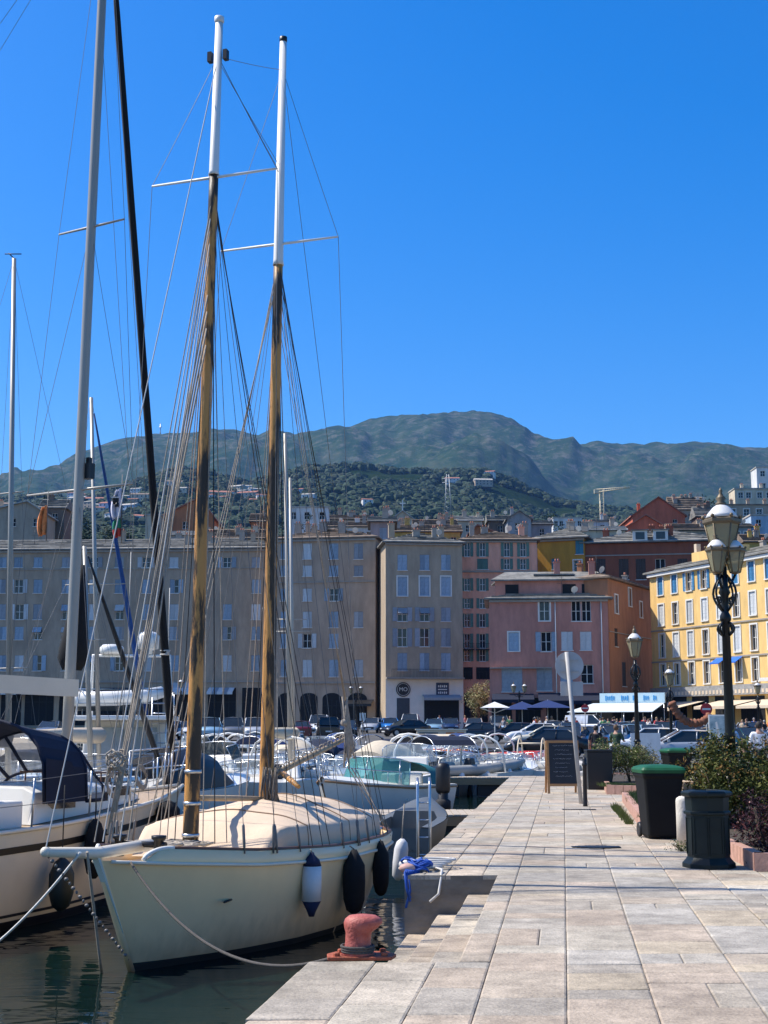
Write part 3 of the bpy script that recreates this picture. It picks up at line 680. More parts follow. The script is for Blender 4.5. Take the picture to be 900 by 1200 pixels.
for k in range(46): fl.box((3 + k * .55, -.52, zf + .75), (.3, .02, .35))
fl.build('lettering', CREAMC, b.t)
bw = MB(); bw.box((b.L * .78, -1.2, zf + 1.6), (b.L * .42, 2.6, .3)); bw.build('canopy', M('cream_canopy', (.7, .66, .58), .7), b.t)
b.roof(R_GREY, .3, .5, nch=6, seed=14, hip=True)
u_, z_ = b.px(800, 668); pr = MB(); pr.box((us[3], 2.0, b.H + .9), (7.5, 1.2, 1.6)); pr.m = 1; pr.box((us[3] - 3.6, 2.0, b.H + 2.0), (.4, .5, 1.2)); pr.box((us[3] + .5, 2.0, b.H + 1.8), (.5, .5, 1.0)); pr.build('roof_terrace', [YEL, CREAMC], b.t)
# ---- restaurant canopy with pale blue fascia
a_ = P(694, 820, 124); c_ = P(771, 820, 121)
t = thing('restaurant_canopy', 'pale canvas canopy with blue lettered fascia in front of the orange wall', 'canopy', (a_.x, a_.y, SL(124)), math.atan2(c_.y - a_.y, c_.x - a_.x))
Lc = (Vector((c_.x, c_.y)) - Vector((a_.x, a_.y))).length; zc = P(700, 812, 124).z - SL(124)
mb = MB(); mb.box((Lc / 2, 2, zc - .45), (Lc, .2, .9)); fas = mb.build('fascia', M('fascia_paleblue', (.55, .72, .75), .6, .05), t)
mb = MB()
for k, (u0, u1) in enumerate(((.6, 1.7), (2.1, 2.9), (3.2, 3.7), (4.2, 4.9), (5.1, 5.6))):
    n_ = int((u1 - u0) / .19)
    for i in range(n_): mb.box((u0 + i * .19, 1.88, zc - .45), (.12, .02, .34 + .1 * (i % 3 == 0)))
mb.build('lettering', BLUEP, fas)
mb = MB(); mb.loft([[(-.6, 1.8, zc - .9), (-.6, 1.8, zc - .95), (-1.8, -1.6, zc - 1.75), (-1.8, -1.6, zc - 1.7)], [(Lc, 1.8, zc - .9), (Lc, 1.8, zc - .95), (Lc, -1.6, zc - 1.75), (Lc, -1.6, zc - 1.7)]], cap=True)
mb.build('canvas_roof', PALEC, t); mb = MB()
for i in range(4): mb.tube([(lerp(-1.6, Lc - .1, i / 3), -1.5, 0), (lerp(-1.6, Lc - .1, i / 3), -1.5, zc - 1.75)], .04, 6)
for i in range(4): mb.tube([(lerp(.1, Lc - .1, i / 3), 1.95, 0), (lerp(.1, Lc - .1, i / 3), 1.95, zc - .9)], .04, 6)
mb.build('frame', METAL, t)
mb = MB(); mb.box((Lc / 2 - .5, 2.5, zc / 2), (Lc + 1, .1, zc - 1.2)); mb.build('back_screen', DARKIN, t)

# ---- background houses ------------------------------------------------
WCOL = {k: plaster('house_' + k, c) for k, c in {'coral': (.58, .14, .07), 'orange': (.52, .19, .08), 'cream': (.6, .5, .36), 'white': (.66, .65, .62), 'grey': (.33, .33, .33), 'brown': (.16, .12, .09), 'yellow': (.58, .38, .10), 'tan': (.42, .33, .24), 'blue': (.4, .5, .6), 'pink': (.5, .33, .28)}.items()}
def bh(label, x0, x1, ye, yr, Y, wall, roofm, style='side', dep=None, rows=1, nw=None, ch=2, group=None, rz=0, name='house', wst='d', seed=None):
    A, B = front(x0, x1, Y); w = B[0] - A[0]; dep = dep or max(5, w * .6)
    ze = P((x0 + x1) / 2, ye, Y).z; zr = P((x0 + x1) / 2, yr, Y).z
    A = Vector(A); B = Vector(B)
    if rz:
        c = (A + B) / 2; h = (B - A) / 2; R2 = Matrix.Rotation(rz, 2); A = c - R2 @ h; B = c + R2 @ h
    z0 = min(T(A.x, A.y), T(B.x, B.y), T(A.x, A.y + dep)) - 2.5
    b = Bld(name, label, A, B, dep, ze, WCOL[wall], z0=z0, group=group, cat='house')
    sd_ = random.Random(seed if seed is not None else int(x0 * 7 + Y)); nw = nw or max(1, int(w / 3.4))
    for r in range(rows):
        for i in range(nw):
            u = b.L * (i + .5 + sd_.uniform(-.12, .12)) / nw; b.winm(u, b.H - 1.4 - 2.9 * r, .9 if wst == 'd' else 1.1, 1.3, wst, 'brown')
    b.walls()
    if style == 'side':
        over = .4; pitch = max(.08, (zr - ze) / (dep / 2) * .95); b.roof(roofm, pitch, over, hip=False, nch=ch, seed=int(x0 + Y))
    elif style == 'hip': b.roof(roofm, max(.1, (zr - ze) / (dep / 2)), .4, hip=True, nch=ch, seed=int(x0 + Y))
    elif style == 'flat':
        mb = MB(); mb.box((b.L / 2, dep / 2, b.H + .12), (b.L + .3, dep + .3, .24)); ro = mb.build('roof', roofm, b.t)
        for k in range(ch): chimney(ro, b.L * (k + .5) / ch, dep * .4, b.H + .2, 1.1, .6, b.wall)
    else:  # gable towards the camera
        apex = {'gable': .5, 'gableR': .72, 'gableL': .28}[style]; hh = zr - ze; L, H = b.L, b.H; mb = MB()
        mb.add([(0, 0, H), (L, 0, H), (L * apex, 0, H + hh), (0, dep, H), (L, dep, H), (L * apex, dep, H + hh)], [(0, 1, 2), (4, 3, 5)])
        g_ = mb.build('gable_wall', b.wall, b.t); mb = MB()
        for (u0, z0_, u1, z1) in ((-.4, -.4 * hh / (L * apex), L * apex, hh), (L + .4, -.4 * hh / (L * (1 - apex)), L * apex, hh)):
            mb.loft([[(u0, -.4, H + z0_ + .02), (u1, -.4, H + z1 + .02), (u1, -.4, H + z1 + .24), (u0, -.4, H + z0_ + .24)], [(u0, dep + .4, H + z0_ + .02), (u1, dep + .4, H + z1 + .02), (u1, dep + .4, H + z1 + .24), (u0, dep + .4, H + z0_ + .24)]], cap=True)
        ro = mb.build('roof', roofm, b.t)
        for k in range(ch): chimney(ro, L * (.25 + .5 * k), dep * .5, H + hh * .5, 1.5, .6, b.wall)
    return b
bh('old tan house with low roof, leftmost behind the taupe block', -30, 50, 602, 588, 215, 'tan', R_PALE, 'gableR', nw=3, ch=1)
bh('dark brown gabled house beside the orange flag', 44, 72, 596, 583, 222, 'brown', R_GREY, 'side', ch=1)
bh('large blank orange gable wall behind the nearer wooden mast', 186, 249, 606, 584, 232, 'orange', R_RED, 'gableR', dep=16, nw=1, ch=0)
bh('cream narrow tower house left of the orange gable', 168, 186, 604, 602, 228, 'cream', R_PALE, 'flat', ch=0, nw=1)
bh('grey lean-to house at the foot of the orange gable', 180, 250, 628, 620, 205, 'grey', R_PALE, 'side', dep=6, ch=1)
bh('ruined cream attic house between the wooden masts', 240, 308, 632, 618, 200, 'cream', R_BROWN, 'side', ch=4, nw=5)
bh('small orange chimney house by the right wooden mast', 293, 316, 612, 600, 230, 'orange', R_BROWN, 'side', ch=1)
bh('big white flat-roofed house behind the aluminium mast', 336, 384, 595, 593, 235, 'white', R_PALE, 'flat', ch=0, nw=3)
bh('white low row house with many dark windows above the tall taupe block', 384, 455, 618, 609, 228, 'white', R_BROWN, 'side', ch=5, nw=8)
bh('brown-roofed low house right of the white flat-roofed house', 384, 432, 609, 602, 255, 'tan', R_BROWN, 'side', ch=4)
bh('yellow long low house above the grey house roof', 455, 540, 624, 612, 222, 'yellow', R_BROWN, 'side', ch=6, nw=6)
b = bh('cream chapel front with a cross on its gable', 460, 484, 608, 599, 262, 'cream', R_PALE, 'gable', nw=1, ch=0, name='chapel')
mb = MB(); mb.box((b.L / 2, -.2, b.H + 2.6), (.22, .2, 2.2)); mb.box((b.L / 2, -.2, b.H + 3), (1.1, .18, .2)); mb.build('cross', WHITE, b.t)
bh('tan house with many chimneys right of the chapel', 486, 535, 617, 607, 245, 'tan', R_BROWN, 'side', ch=5)
bh('cream slanted house behind the salmon house', 534, 566, 611, 603, 262, 'cream', R_PALE, 'side', ch=2)
bh('small vivid orange house on the skyline above the salmon house', 551, 584, 625, 616, 215, 'orange', R_RED, 'gableL', nw=1, ch=0)
bh('dark house with skylight left of the grey gable', 574, 599, 611, 602, 250, 'brown', R_GREY, 'side', ch=1)
bh('plain grey gabled house with one small window above the ochre house', 596, 624, 608, 599, 242, 'grey', R_GREY, 'gable', nw=1, ch=1)
bh('grey sloping house right of the plain grey gable', 622, 648, 615, 608, 246, 'grey', R_GREY, 'side', ch=1)
bh('long white villa with ribbon windows among trees', 650, 684, 607, 605, 330, 'white', R_PALE, 'flat', ch=0, nw=5)
bh('white boxy building at the foot of the crane', 696, 722, 611, 608, 290, 'white', R_GREY, 'side', ch=3)
bh('pale cream long roof in front of the crane building', 672, 735, 622, 615, 225, 'cream', R_PALE, 'side', ch=3)
bh('coral red gabled house on the skyline, taller one', 744, 806, 604, 583, 262, 'coral', R_RED, 'gable', dep=14, nw=2, ch=1)
bh('coral red lower house in front of the taller coral gable', 733, 786, 620, 604, 238, 'coral', R_RED, 'gable', dep=10, nw=3, ch=0, wst='gx')
bh('tan house with rooftop water tanks right of the coral gable', 790, 828, 598, 580, 285, 'tan', R_BROWN, 'side', ch=5)
bh('tan long house below the water tanks', 788, 842, 622, 612, 232, 'tan', R_BROWN, 'side', ch=3, nw=5)
bh('brown house with verandas behind the big lantern', 820, 858, 606, 592, 270, 'brown', R_GREY, 'side', rows=3, ch=4)
bh('cream modern flats at the top right skyline', 866, 912, 573, 571, 300, 'cream', R_PALE, 'flat', rows=3, nw=4, ch=2, wst='gx')
bh('white taller modern block at the right edge of the skyline', 893, 935, 548, 546, 310, 'white', R_PALE, 'flat', rows=4, nw=3, ch=0, wst='gx')
bh('old tan apartment house with terraces below the cream flats', 855, 915, 592, 588, 262, 'tan', R_BROWN, 'flat', rows=4, nw=4, ch=3, wst='gx')
bh('pale blue narrow house wall at the right edge', 884, 915, 604, 602, 238, 'blue', R_PALE, 'flat', rows=3, nw=2, ch=0)
bh('grey terraced house behind the lantern glass', 830, 884, 618, 612, 236, 'grey', R_BROWN, 'side', rows=2, nw=5, ch=4, wst='gx')
bh('small yellow attic house above the yellow building roof', 876, 915, 636, 624, 190, 'yellow', R_BROWN, 'side', rows=1, nw=2, ch=3)
# far houses scattered on the slopes
rh = random.Random(12)
proto = {}
def hillhouse(px, py, w, h, wall, roofm, label, group):
    # find the depth where the slope passes the pixel
    Y = 320
    while Y < 1690:
        p = P(px, py, Y)
        if T(p.x, Y) >= p.z: break
        Y += 8
    else: return
    k = (wall, roofm.name, round(w), round(h))
    p = P(px, py, Y); z0 = T(p.x, Y + 4) - 2
    t = thing('hillside_house', label, 'house', (p.x, Y, z0), rh.uniform(-.5, .5), group)
    if k not in proto:
        a = MB(); a.box((0, 0, (h + 2) / 2), (w, w * .7, h + 2)); wl_ = a.mesh('wall', WCOL[wall])
        a = MB(); o = .4; W2, D2, H2 = w / 2 + o, w * .35 + o, h + 2
        a.add([(-W2, -D2, H2), (W2, -D2, H2), (W2, D2, H2), (-W2, D2, H2), (-W2, 0, H2 + w * .13), (W2, 0, H2 + w * .13)], [(3, 2, 1, 0), (0, 1, 5, 4), (2, 3, 4, 5), (1, 2, 5), (3, 0, 4)]); rf_ = a.mesh('roof', roofm)
        wm_ = MB(); wm_.box((0, 0, 0), (1.2, .1, 1.4)); proto[k] = (wl_, rf_, wm_.mesh('window', GL))
    a, r_, wmm = proto[k]; link('wall', a, t); link('roof', r_, t)
    nwn = max(2, int(w / 3.5))
    for rr_ in range(max(1, int(h / 3))):
        for i in range(nwn): link('window', wmm, t, loc=(-w / 2 + w * (i + .5) / nwn, -w * .35 - .03, 2 + h - 1.7 - 3 * rr_))
LAB = {'left': 'hill left of masts', 'mid': 'hill between masts', 'right': 'hill right of masts'}; HL = []
spots = [(12, 600), (22, 582), (30, 604), (60, 578), (84, 586), (92, 592), (98, 584), (104, 598), (112, 590), (118, 598), (116, 606), (128, 600), (130, 612), (146, 590), (150, 603), (156, 596), (160, 582), (164, 590), (168, 612), (204, 574), (212, 578), (246, 590), (256, 584), (262, 592), (270, 586), (276, 580), (284, 584), (290, 578), (292, 588), (298, 582), (300, 592), (306, 590), (350, 580), (362, 590), (490, 578), (530, 571), (566, 573), (640, 580), (680, 594), (686, 592), (695, 590), (572, 562), (430, 596)]
for i, (x, y) in enumerate(spots):
    w = rh.choice([9, 12, 16, 20]); h = rh.choice([3, 6, 6]); wl_ = rh.choice(['white', 'white', 'white', 'cream', 'blue', 'tan']); rf_ = rh.choice([R_RED, R_PALE, R_BROWN])
    side = 'left' if x < 235 else ('mid' if x < 320 else 'right')
    rn = {R_RED.name: 'red tiled', R_PALE.name: 'pale', R_BROWN.name: 'brown tiled'}[rf_.name]
    HL.append((x, y, w, h, wl_, rf_, f'{"low" if h < 5 else "tall"} {"narrow" if w < 14 else "wide"} {wl_} house, {rn} roof, {LAB[side]}'))
HL.sort(key=lambda q: q[0]); ORD = ['leftmost', 'second from left', 'third from left', 'fourth from left', 'fifth from left', 'sixth from left', 'seventh from left']
for q in HL:
    same = [r_ for r_ in HL if r_[6] == q[6]]
    hillhouse(*q[:6], q[6] + (f', {ORD[same.index(q)]}' if len(same) > 1 else ''), 'small houses on the wooded hillside')
# terraces retained on the slope, woodland
rt = random.Random(4)
mb = MB(); ico = None
def blob(mb, c, r, rr, n=6):
    rings = []; m = 4
    o = len(mb.v)
    pr = []
    for i in range(m + 1):
        a = PI * i / m; ring = []
        for k in range(n):
            q = rr.uniform(.72, 1.25); ring.append((c[0] + r * q * math.sin(a) * math.cos(2 * PI * k / n), c[1] + r * q * math.sin(a) * math.sin(2 * PI * k / n), c[2] + r * .8 * rr.uniform(.8, 1.15) * math.cos(a)))
        rings.append(ring)
    mb.loft(rings, cap=False)
FOL = [M('foliage_dark', (.018, .036, .014), .9, .4, .15, rnd=.2), M('foliage_olive', (.032, .046, .018), .9, .4, .15), M('foliage_green', (.018, .04, .013), .9, .4, .15)]
cnt = 0
for i in range(17000):
    Y = 330 + (1680 - 330) * rt.random() ** .8; X = rt.uniform(-.34, .34) * Y
    dn = noise.noise(Vector((X / 95, Y / 95, 0.5)))
    if dn < -.42 + .2 * rt.random(): continue
    r = rt.uniform(1.6, 4.0) * (1 + Y / 2400); mb.m = rt.choice([0, 0, 1, 2, 2]); blob(mb, (X, Y, T(X, Y) + r * .55), r, rt); cnt += 1
tag(mb.build('woodland', FOL), 'dense dark green woodland covering the slopes behind the town', 'woodland', kind='stuff')
# pylon and crane and summit masts
def lattice(mb, x, y, z0, h, w0, w1, r=.12, n=8):
    for sx, sy in ((-1, -1), (1, -1), (1, 1), (-1, 1)): mb.tube([(x + sx * w0, y + sy * w0, z0), (x + sx * w1, y + sy * w1, z0 + h)], r, 4)
    for i in range(n):
        a, b_ = i / n, (i + 1) / n; wa, wb = lerp(w0, w1, a), lerp(w0, w1, b_)
        for s_ in (-1, 1):
            mb.tube([(x - wa * s_, y - wa, z0 + h * a), (x + wb * s_, y - wb, z0 + h * b_)], r * .6, 3); mb.tube([(x - wa, y - wa * s_, z0 + h * a), (x - wb, y + wb * s_, z0 + h * b_)], r * .6, 3)
p = P(525, 604, 600); q = P(525, 556, 600); mb = MB(); lattice(mb, p.x, 600, p.z - 4, q.z - p.z + 4, 1.7, .5, .16, 11)
for k in (.8, .9): mb.tube([(p.x - 2.5, 600, lerp(p.z, q.z, k)), (p.x + 2.5, 600, lerp(p.z, q.z, k))], .15, 4)
tag(mb.build('power_pylon', M('galvanised_grey', (.3, .32, .33), .5, .1, metal=.3)), 'grey lattice pylon standing on the wooded hill', 'pylon')
p = P(706, 612, 320); q = P(706, 574, 320); t = thing('tower_crane', 'thin pale tower crane with jib pointing right', 'crane', (p.x, 320, p.z - 3))
CRN = M('crane_cream', (.6, .52, .36), .5); mb = MB(); hc = q.z - p.z + 3; lattice(mb, 0, 0, 0, hc, .45, .45, .09, 12); mb.build('tower', CRN, t)
e = P(738, 571.5, 316) - Vector((p.x, 320, p.z - 3)); mb = MB()
for dz in (0, .7): mb.tube([(-1.5, 0, hc - .6 + dz), (e.x, e.y, e.z + dz * .2)], .1, 4)
for i in range(14): a = Vector((0, 0, hc - .6)).lerp(e, i / 14); b_ = Vector((0, 0, hc + .1)).lerp(e, (i + .5) / 14); mb.tube([a, b_], .06, 3)
mb.box((-1.2, 0, hc - .4), (1.2, .8, 1.0)); mb.build('jib', CRN, t)
for x, y0, y1, lb in ((247, 500, 489, 'thin transmitter mast on the mountain top behind the nearer wooden mast'), (188, 505, 496, 'thin transmitter mast on the left mountain shoulder'), (664, 524, 515, 'thin transmitter mast on the saddle of the ridge')):
    a = P(x, y0, 4560); c = P(x, y1, 4560); mb = MB(); mb.tube([a - Vector((0, 0, 25)), c], [3.2, 1.6], 4); mb.tube([a.lerp(c, .5) - Vector((5, 0, 0)), a.lerp(c, .5) + Vector((5, 0, 0))], 1.5, 4); tag(mb.build('transmitter_mast', METAL), lb, 'mast')
# ------------------------------------------------------------------ air
hm_ = bpy.data.materials.new('haze_air'); hm_.use_nodes = True; n = hm_.node_tree.nodes; l = hm_.node_tree.links; n.clear()
o_ = n.new('ShaderNodeOutputMaterial'); v = n.new('ShaderNodeVolumePrincipled'); v.inputs['Color'].default_value = (.22, .48, 1, 1); v.inputs['Density'].default_value = 5.8e-5; v.inputs['Anisotropy'].default_value = .1
l.new(v.outputs[0], o_.inputs['Volume'])
mb = MB(); mb.box((0, 2520, 648), (6600, 5200, 1304)); tag(mb.build('haze', hm_), kind='stuff')
# ================================================================== BOATS
def proj(p):
    p = Vector(p); c, s = math.cos(PITCH), math.sin(PITCH); d = p - Vector((0, 0, EYE)); z = d.y * c + d.z * s; u = -d.y * s + d.z * c
    return 450 + F * d.x / z, 600 - F * u / z
class Local:
    """a thing's own frame: f() turns a world point into its local one"""
    def __init__(s, t): s.m = Matrix.Translation(t.location) @ Matrix.Rotation(t.rotation_euler.z, 4, 'Z'); s.i = s.m.inverted()
    def f(s, p): return s.i @ Vector(p)
    def w(s, p): return s.m @ Vector(p)
def hull(L, sheer, beam, wl, keel=-.5, rake_b=.5, rake_s=.3, n=28, m=10, thick=.04):
    rings = []
    def hp(s_, t):      # t 0 waterline .. 1 sheer ; negative below water
        b, w_ = interp(beam, s_), interp(wl, s_); h = interp(sheer, s_)
        if t >= 0: y = lerp(w_, b, t ** .75); z = h * t
        else: y = w_ * (1 - (-t) ** 2) ; z = keel * (-t) * (.35 + .65 * math.sin(PI * min(1, max(0, s_)))) 
        x = -L / 2 + L * s_ - rake_b * (1 - max(t, -.5)) * max(0, s_) ** 7 + rake_s * (1 - max(t, -.5)) * (1 - s_) ** 7
        return x, y, z
    ts = [-1, -.7, -.35] + [i / m for i in range(m + 1)]
    for i in range(n + 1):
        s_ = i / n; s_ = .5 - .5 * math.cos(PI * s_)
        ring = [hp(s_, t) for t in reversed(ts)] + [(x, -y, z) for x, y, z in (hp(s_, t) for t in ts[1:])]
        rings.append(ring)
    mb = MB(); mb.smooth = True; mb.loft(rings, closed=False); mb.smooth = False
    o = len(mb.v); r0 = rings[0]; mb.add(r0, [tuple(range(len(r0)))])
    return mb, hp, rings
def strip(mb, pts_a, pts_b):
    mb.loft([pts_a, pts_b], closed=False)
def rail(hp, ss, t, side, off=0, up=0):
    out = []
    for s_ in ss:
        x, y, z = hp(s_, t); out.append((x, (y + off) * side, z + up))
    return out
FR = lambda a, b, n: [lerp(a, b, i / n) for i in range(n + 1)]
HULLC = M('cream_hull_paint', (.86, .64, .36), .32, .05, 1.5, .05, 8, coat=.15)
WHGEL = M('white_gelcoat', (.78, .75, .68), .28, .05, 2, coat=.2); CREAMG = M('cream_gelcoat', (.72, .64, .50), .35, .06, 2)
ANTI = M('antifouling_dark', (.02, .022, .02), .8, .3, 3)
VARN = M('varnished_rail', (.12, .055, .03), .45, .3, 3)
TEAK = M('teak_deck', (.38, .28, .19), .8, .2, 6, .2, 30, stretch=(1, 8, 1))
WOODM = M('weathered_mast_wood', (.055, .036, .02), .5, .2, 2.2, .3, 30, stretch=(2.6, 2.6, .45), col2=(.56, .27, .07), thr=(.45, .54))
ALU = M('mast_aluminium', (.36, .335, .29), .42, .1, 1.2, metal=.2, stretch=(1, 1, .3)); MASTW = M('mast_white_paint', (.78, .75, .69), .4, .05, 2)
ROPE = M('pale_rope', (.34, .29, .23), .9, .25, 30); ROPED = M('dark_rope', (.04, .038, .035), .9, .3, 30); WIRE = M('steel_wire', (.16, .15, .14), .5, .2, 20, metal=.3); WIREL = M('pale_wire', (.55, .52, .47), .5, .1, 20)
NAVYF = M('navy_fender_cloth', (.01, .014, .045), .8, .2); FENW = M('fender_vinyl', (.62, .60, .58), .45, .08, 6); FENB = M('black_fender_cloth', (.008, .008, .009), .9, .3, 20)
PEACH = M('peach_canvas', (.66, .50, .35), .85, .08, 2, .25, 30)
VINYL = glass('clear_vinyl', (.75, .78, .8), .35, .12)
def grime(m, h=.13):
    n = m.node_tree.nodes; l = m.node_tree.links; b = n['Principled BSDF']; src = b.inputs['Base Color'].links[0].from_socket
    tc = n.new('ShaderNodeTexCoord'); sx = n.new('ShaderNodeSeparateXYZ'); l.new(tc.outputs['Object'], sx.inputs[0])
    a = n.new('ShaderNodeTexNoise'); a.inputs['Scale'].default_value = 3.2; a.inputs['Detail'].default_value = 8; mp = n.new('ShaderNodeMapping'); mp.inputs['Scale'].default_value = (2.5, 2.5, .8); l.new(tc.outputs['Object'], mp.inputs[0]); l.new(mp.outputs[0], a.inputs['Vector'])
    q = n.new('ShaderNodeMath'); q.operation = 'MULTIPLY_ADD'; q.inputs[1].default_value = -.55; l.new(a.outputs[0], q.inputs[0]); l.new(sx.outputs[2], q.inputs[2])
    r = n.new('ShaderNodeMapRange'); r.inputs[1].default_value = h - .35; r.inputs[2].default_value = h; r.inputs[3].default_value = .4; r.inputs[4].default_value = 0; l.new(q.outputs[0], r.inputs[0])
    mx = n.new('ShaderNodeMix'); mx.data_type = 'RGBA'; l.new(r.outputs[0], mx.inputs[0]); l.new(src, mx.inputs[6]); mx.inputs[7].default_value = (.20, .15, .08, 1); l.new(mx.outputs[2], b.inputs['Base Color'])
grime(HULLC)
# ---------------------------------------------------------------- ketch
bowW = G(165, 1130, WATER); 
stemtop = Vector((-2.68, 13.2)); sternp = Vector((-.42, 19.7)); ax = (stemtop - sternp).normalized(); LK = (stemtop - sternp).length
mid = (stemtop + sternp) / 2
K = thing('sailing_ketch', 'cream two-masted wooden sailboat with peach boat cover, moored along the quay', 'sailboat', (mid.x, mid.y, WATER), math.atan2(ax.y, ax.x))
kf = Local(K)
sheer = [(0, .98), (.2, .97), (.5, 1.0), (.75, 1.08), (.9, 1.17), (1, 1.24)]
sheer = [(a, b - .13) for a, b in sheer]
beam = [(0, .03), (.015, .3), (.05, .58), (.12, .84), (.25, 1.03), (.42, 1.12), (.58, 1.09), (.72, .92), (.83, .66), (.91, .40), (.97, .17), (1, .035)]
wlt = [(0, .01), (.06, .2), (.15, .52), (.3, .84), (.46, .93), (.6, .82), (.74, .56), (.86, .27), (.95, .09), (1, .015)]
mb, hp, rings = hull(LK, sheer, beam, wlt, -.6, .68, .55, 40, 12)
hull_o = mb.build('hull', HULLC, K)
bt = MB()
for sd_ in (1, -1): strip(bt, rail(hp, FR(0, 1, 40), .075, sd_, .004), rail(hp, FR(0, 1, 40), .0, sd_, .006)); 
bt.build('boot_stripe', ANTI, hull_o)
# bulwark that stops short of the bow in a curve
bw = MB(); bw.smooth = True
ss = FR(.0, .945, 44)
def bh_top(s_): return .13 * (1 if s_ < .905 else max(0, math.cos((s_ - .905) / .04 * PI / 2)) ** .6 if s_ < .945 else 0)
for sd_ in (1, -1):
    a = []; b_ = []; c_ = []; d_ = []
    for s_ in ss:
        x, y, z = hp(s_, 1); h = bh_top(s_); e = .018
        a.append((x, (y + .004) * sd_, z)); b_.append((x, (y + .004 + h * .12) * sd_, z + h)); c_.append((x, (y - .035 + h * .12) * sd_, z + h)); d_.append((x, (y - .035) * sd_, z - .05))
    bw.loft([a, b_, c_, d_], closed=False)
bw.build('bulwark', HULLC, K)
cp = MB()
for sd_ in (1, -1):
    cp.tube([(x, y, z) for x, y, z in [(hp(s_, 1)[0], (hp(s_, 1)[1] - .012) * sd_, hp(s_, 1)[2] + bh_top(s_) + .008) for s_ in FR(0, .9, 40)]], .024, 6)
cp.build('cap_rail', VARN, K)
rr_ = MB()
for sd_ in (1, -1): rr_.tube([(x, (y + .012) * sd_, z - .01) for x, y, z in (hp(s_, 1) for s_ in FR(.005, .99, 44))], .02, 6)
rr_.build('rubbing_strake', CREAMG, K)
# white curved trim at the end of the bulwark
ct = MB()
for sd_ in (1, -1): ct.tube([(hp(s_, 1)[0], (hp(s_, 1)[1] - .012) * sd_, hp(s_, 1)[2] + bh_top(s_) + .01) for s_ in FR(.9, .945, 10)], .022, 6)
ct.build('bulwark_trim', WHITE, K)
dk = MB(); dk.loft([rail(hp, FR(.01, .995, 40), 1, 1, -.03, -.04), rail(hp, FR(.01, .995, 40), 1, -1, -.03, -.04)], closed=False); dk.build('deck', CREAMG, K)
# stem post and bowsprit
st = MB()
pts = [hp(1, t) for t in (0, .25, .5, .75, 1)]
st.tube([(x + .01, 0, z) for x, y, z in pts] + [(pts[-1][0] + .03, 0, pts[-1][2] + .07)], .04, 6); st.build('stem', HULLC, K)
tipw = P(34, 992, 12.55); rootw = kf.w((LK / 2 - 1.05, 0, interp(sheer, 1) + .07))
bs = MB(); tip = kf.f(tipw); root = kf.f(rootw); stl = Vector((LK / 2 + .05, 0, interp(sheer, 1) + .07))
tip = Vector((tip.x, tip.y * .35, stl.z + .07)); tipw = kf.w(tip)
print('KETCH', [tuple(round(a) for a in proj(kf.w(q))) for q in (tip, stl, hp(1, 0), hp(0, 1), hp(.5, 1), (hp(.15, 1)))])
bs.tube([root, stl, tip], [.06, .058, .044], 10); bs.sphere(tip, .046, 10, 6); bs.build('bowsprit', CREAMG, K)
bb = MB(); bb.loft([[stl + Vector((-.02, s_ * .03, -.02)) for s_ in (-1, 1)], [stl + Vector((-.28, s_ * .03, -.62)) for s_ in (-1, 1)]], closed=False)
q0, q1 = stl + Vector((0, 0, 0)), Vector(hp(1, .35)); bb = MB()
bb.add([stl + Vector((.06, -.035, 0)), stl + Vector((-.02, -.035, -.06)), q1 + Vector((.02, -.02, 0)), stl + Vector((.06, .035, 0)), stl + Vector((-.02, .035, -.06)), q1 + Vector((.02, .02, 0))], [(0, 1, 2), (5, 4, 3), (0, 2, 5, 3), (0, 3, 4, 1), (1, 4, 5, 2)])
bb.build('stem_knee', M('stem_teal_white', (.45, .55, .52), .4), K)
ch = MB(); 
for i in range(26):
    a = tip.lerp(Vector(hp(1, .12)) + Vector((.03, 0, 0)), i / 25); ch.sphere(a, .018, 5, 4, (1, .6 if i % 2 else 1.3, 1))
ch.build('bobstay_chain', WIRE, K)
# deck fittings at the bow
ft = MB()
for x_, y_ in ((LK / 2 - .75, .22), (LK / 2 - .75, -.22)):
    ft.lathe([(.05, 0), (.05, .16), (.075, .18), (.075, .21)], (x_, y_, 1.08), 10)
ft.tube([(LK / 2 - .75, -.3, 1.2), (LK / 2 - .75, .3, 1.2)], .03, 8); ft.build('bitts', METAL_D, K)
fl = MB(); rk = random.Random(2)
for j in range(5):
    c = Vector((LK / 2 - 1.3 - .12 * j, .15 - .25 * (j % 3), 1.13)); fl.tube([c + Vector((.16 * math.cos(a * .8) * rk.uniform(.7, 1.2), .2 * math.sin(a * .8) * rk.uniform(.7, 1.2), .012 * (a % 3))) for a in range(17)], .014, 6)
fl.build('flaked_rope', ROPE, K)
# masts
def mast(parent, base, top, r0, r1, split, lf, m1=WOODM, m2=MASTW, name='mast'):
    base, top = Vector(base), Vector(top); sp_ = base.lerp(top, split); rs_ = lerp(r0, r1, split); mb = MB(); n = 14
    mb.tube([lf(base.lerp(sp_, i / 24)) for i in range(25)], [lerp(r0, rs_, i / 24) for i in range(25)], 14)
    mo = mb.build(name, m1, parent)
    mb = MB(); mb.tube([lf(sp_), lf(sp_ + (top - sp_) * .02), lf(top)], [rs_ + .012, rs_ + .004, r1], 14); q = mb.build('topmast', m2, mo)
    return mo, q
mainb = kf.w((LK / 2 - .27 * LK, 0, 1.0)); maint = P(257, 25, mainb.y + .02)
mizb = kf.w((LK / 2 - .555 * LK, 0, 1.0)); mizt = P(332, 48, mizb.y + .02)
print('mast bases', proj(mainb), proj(mizb), mainb, mizb, 'tops', maint, mizt)
m1o, t1o = mast(K, mainb, maint, .088, .045, .80, kf.f); m2o, t2o = mast(K, mizb, mizt, .092, .045, .70, kf.f)
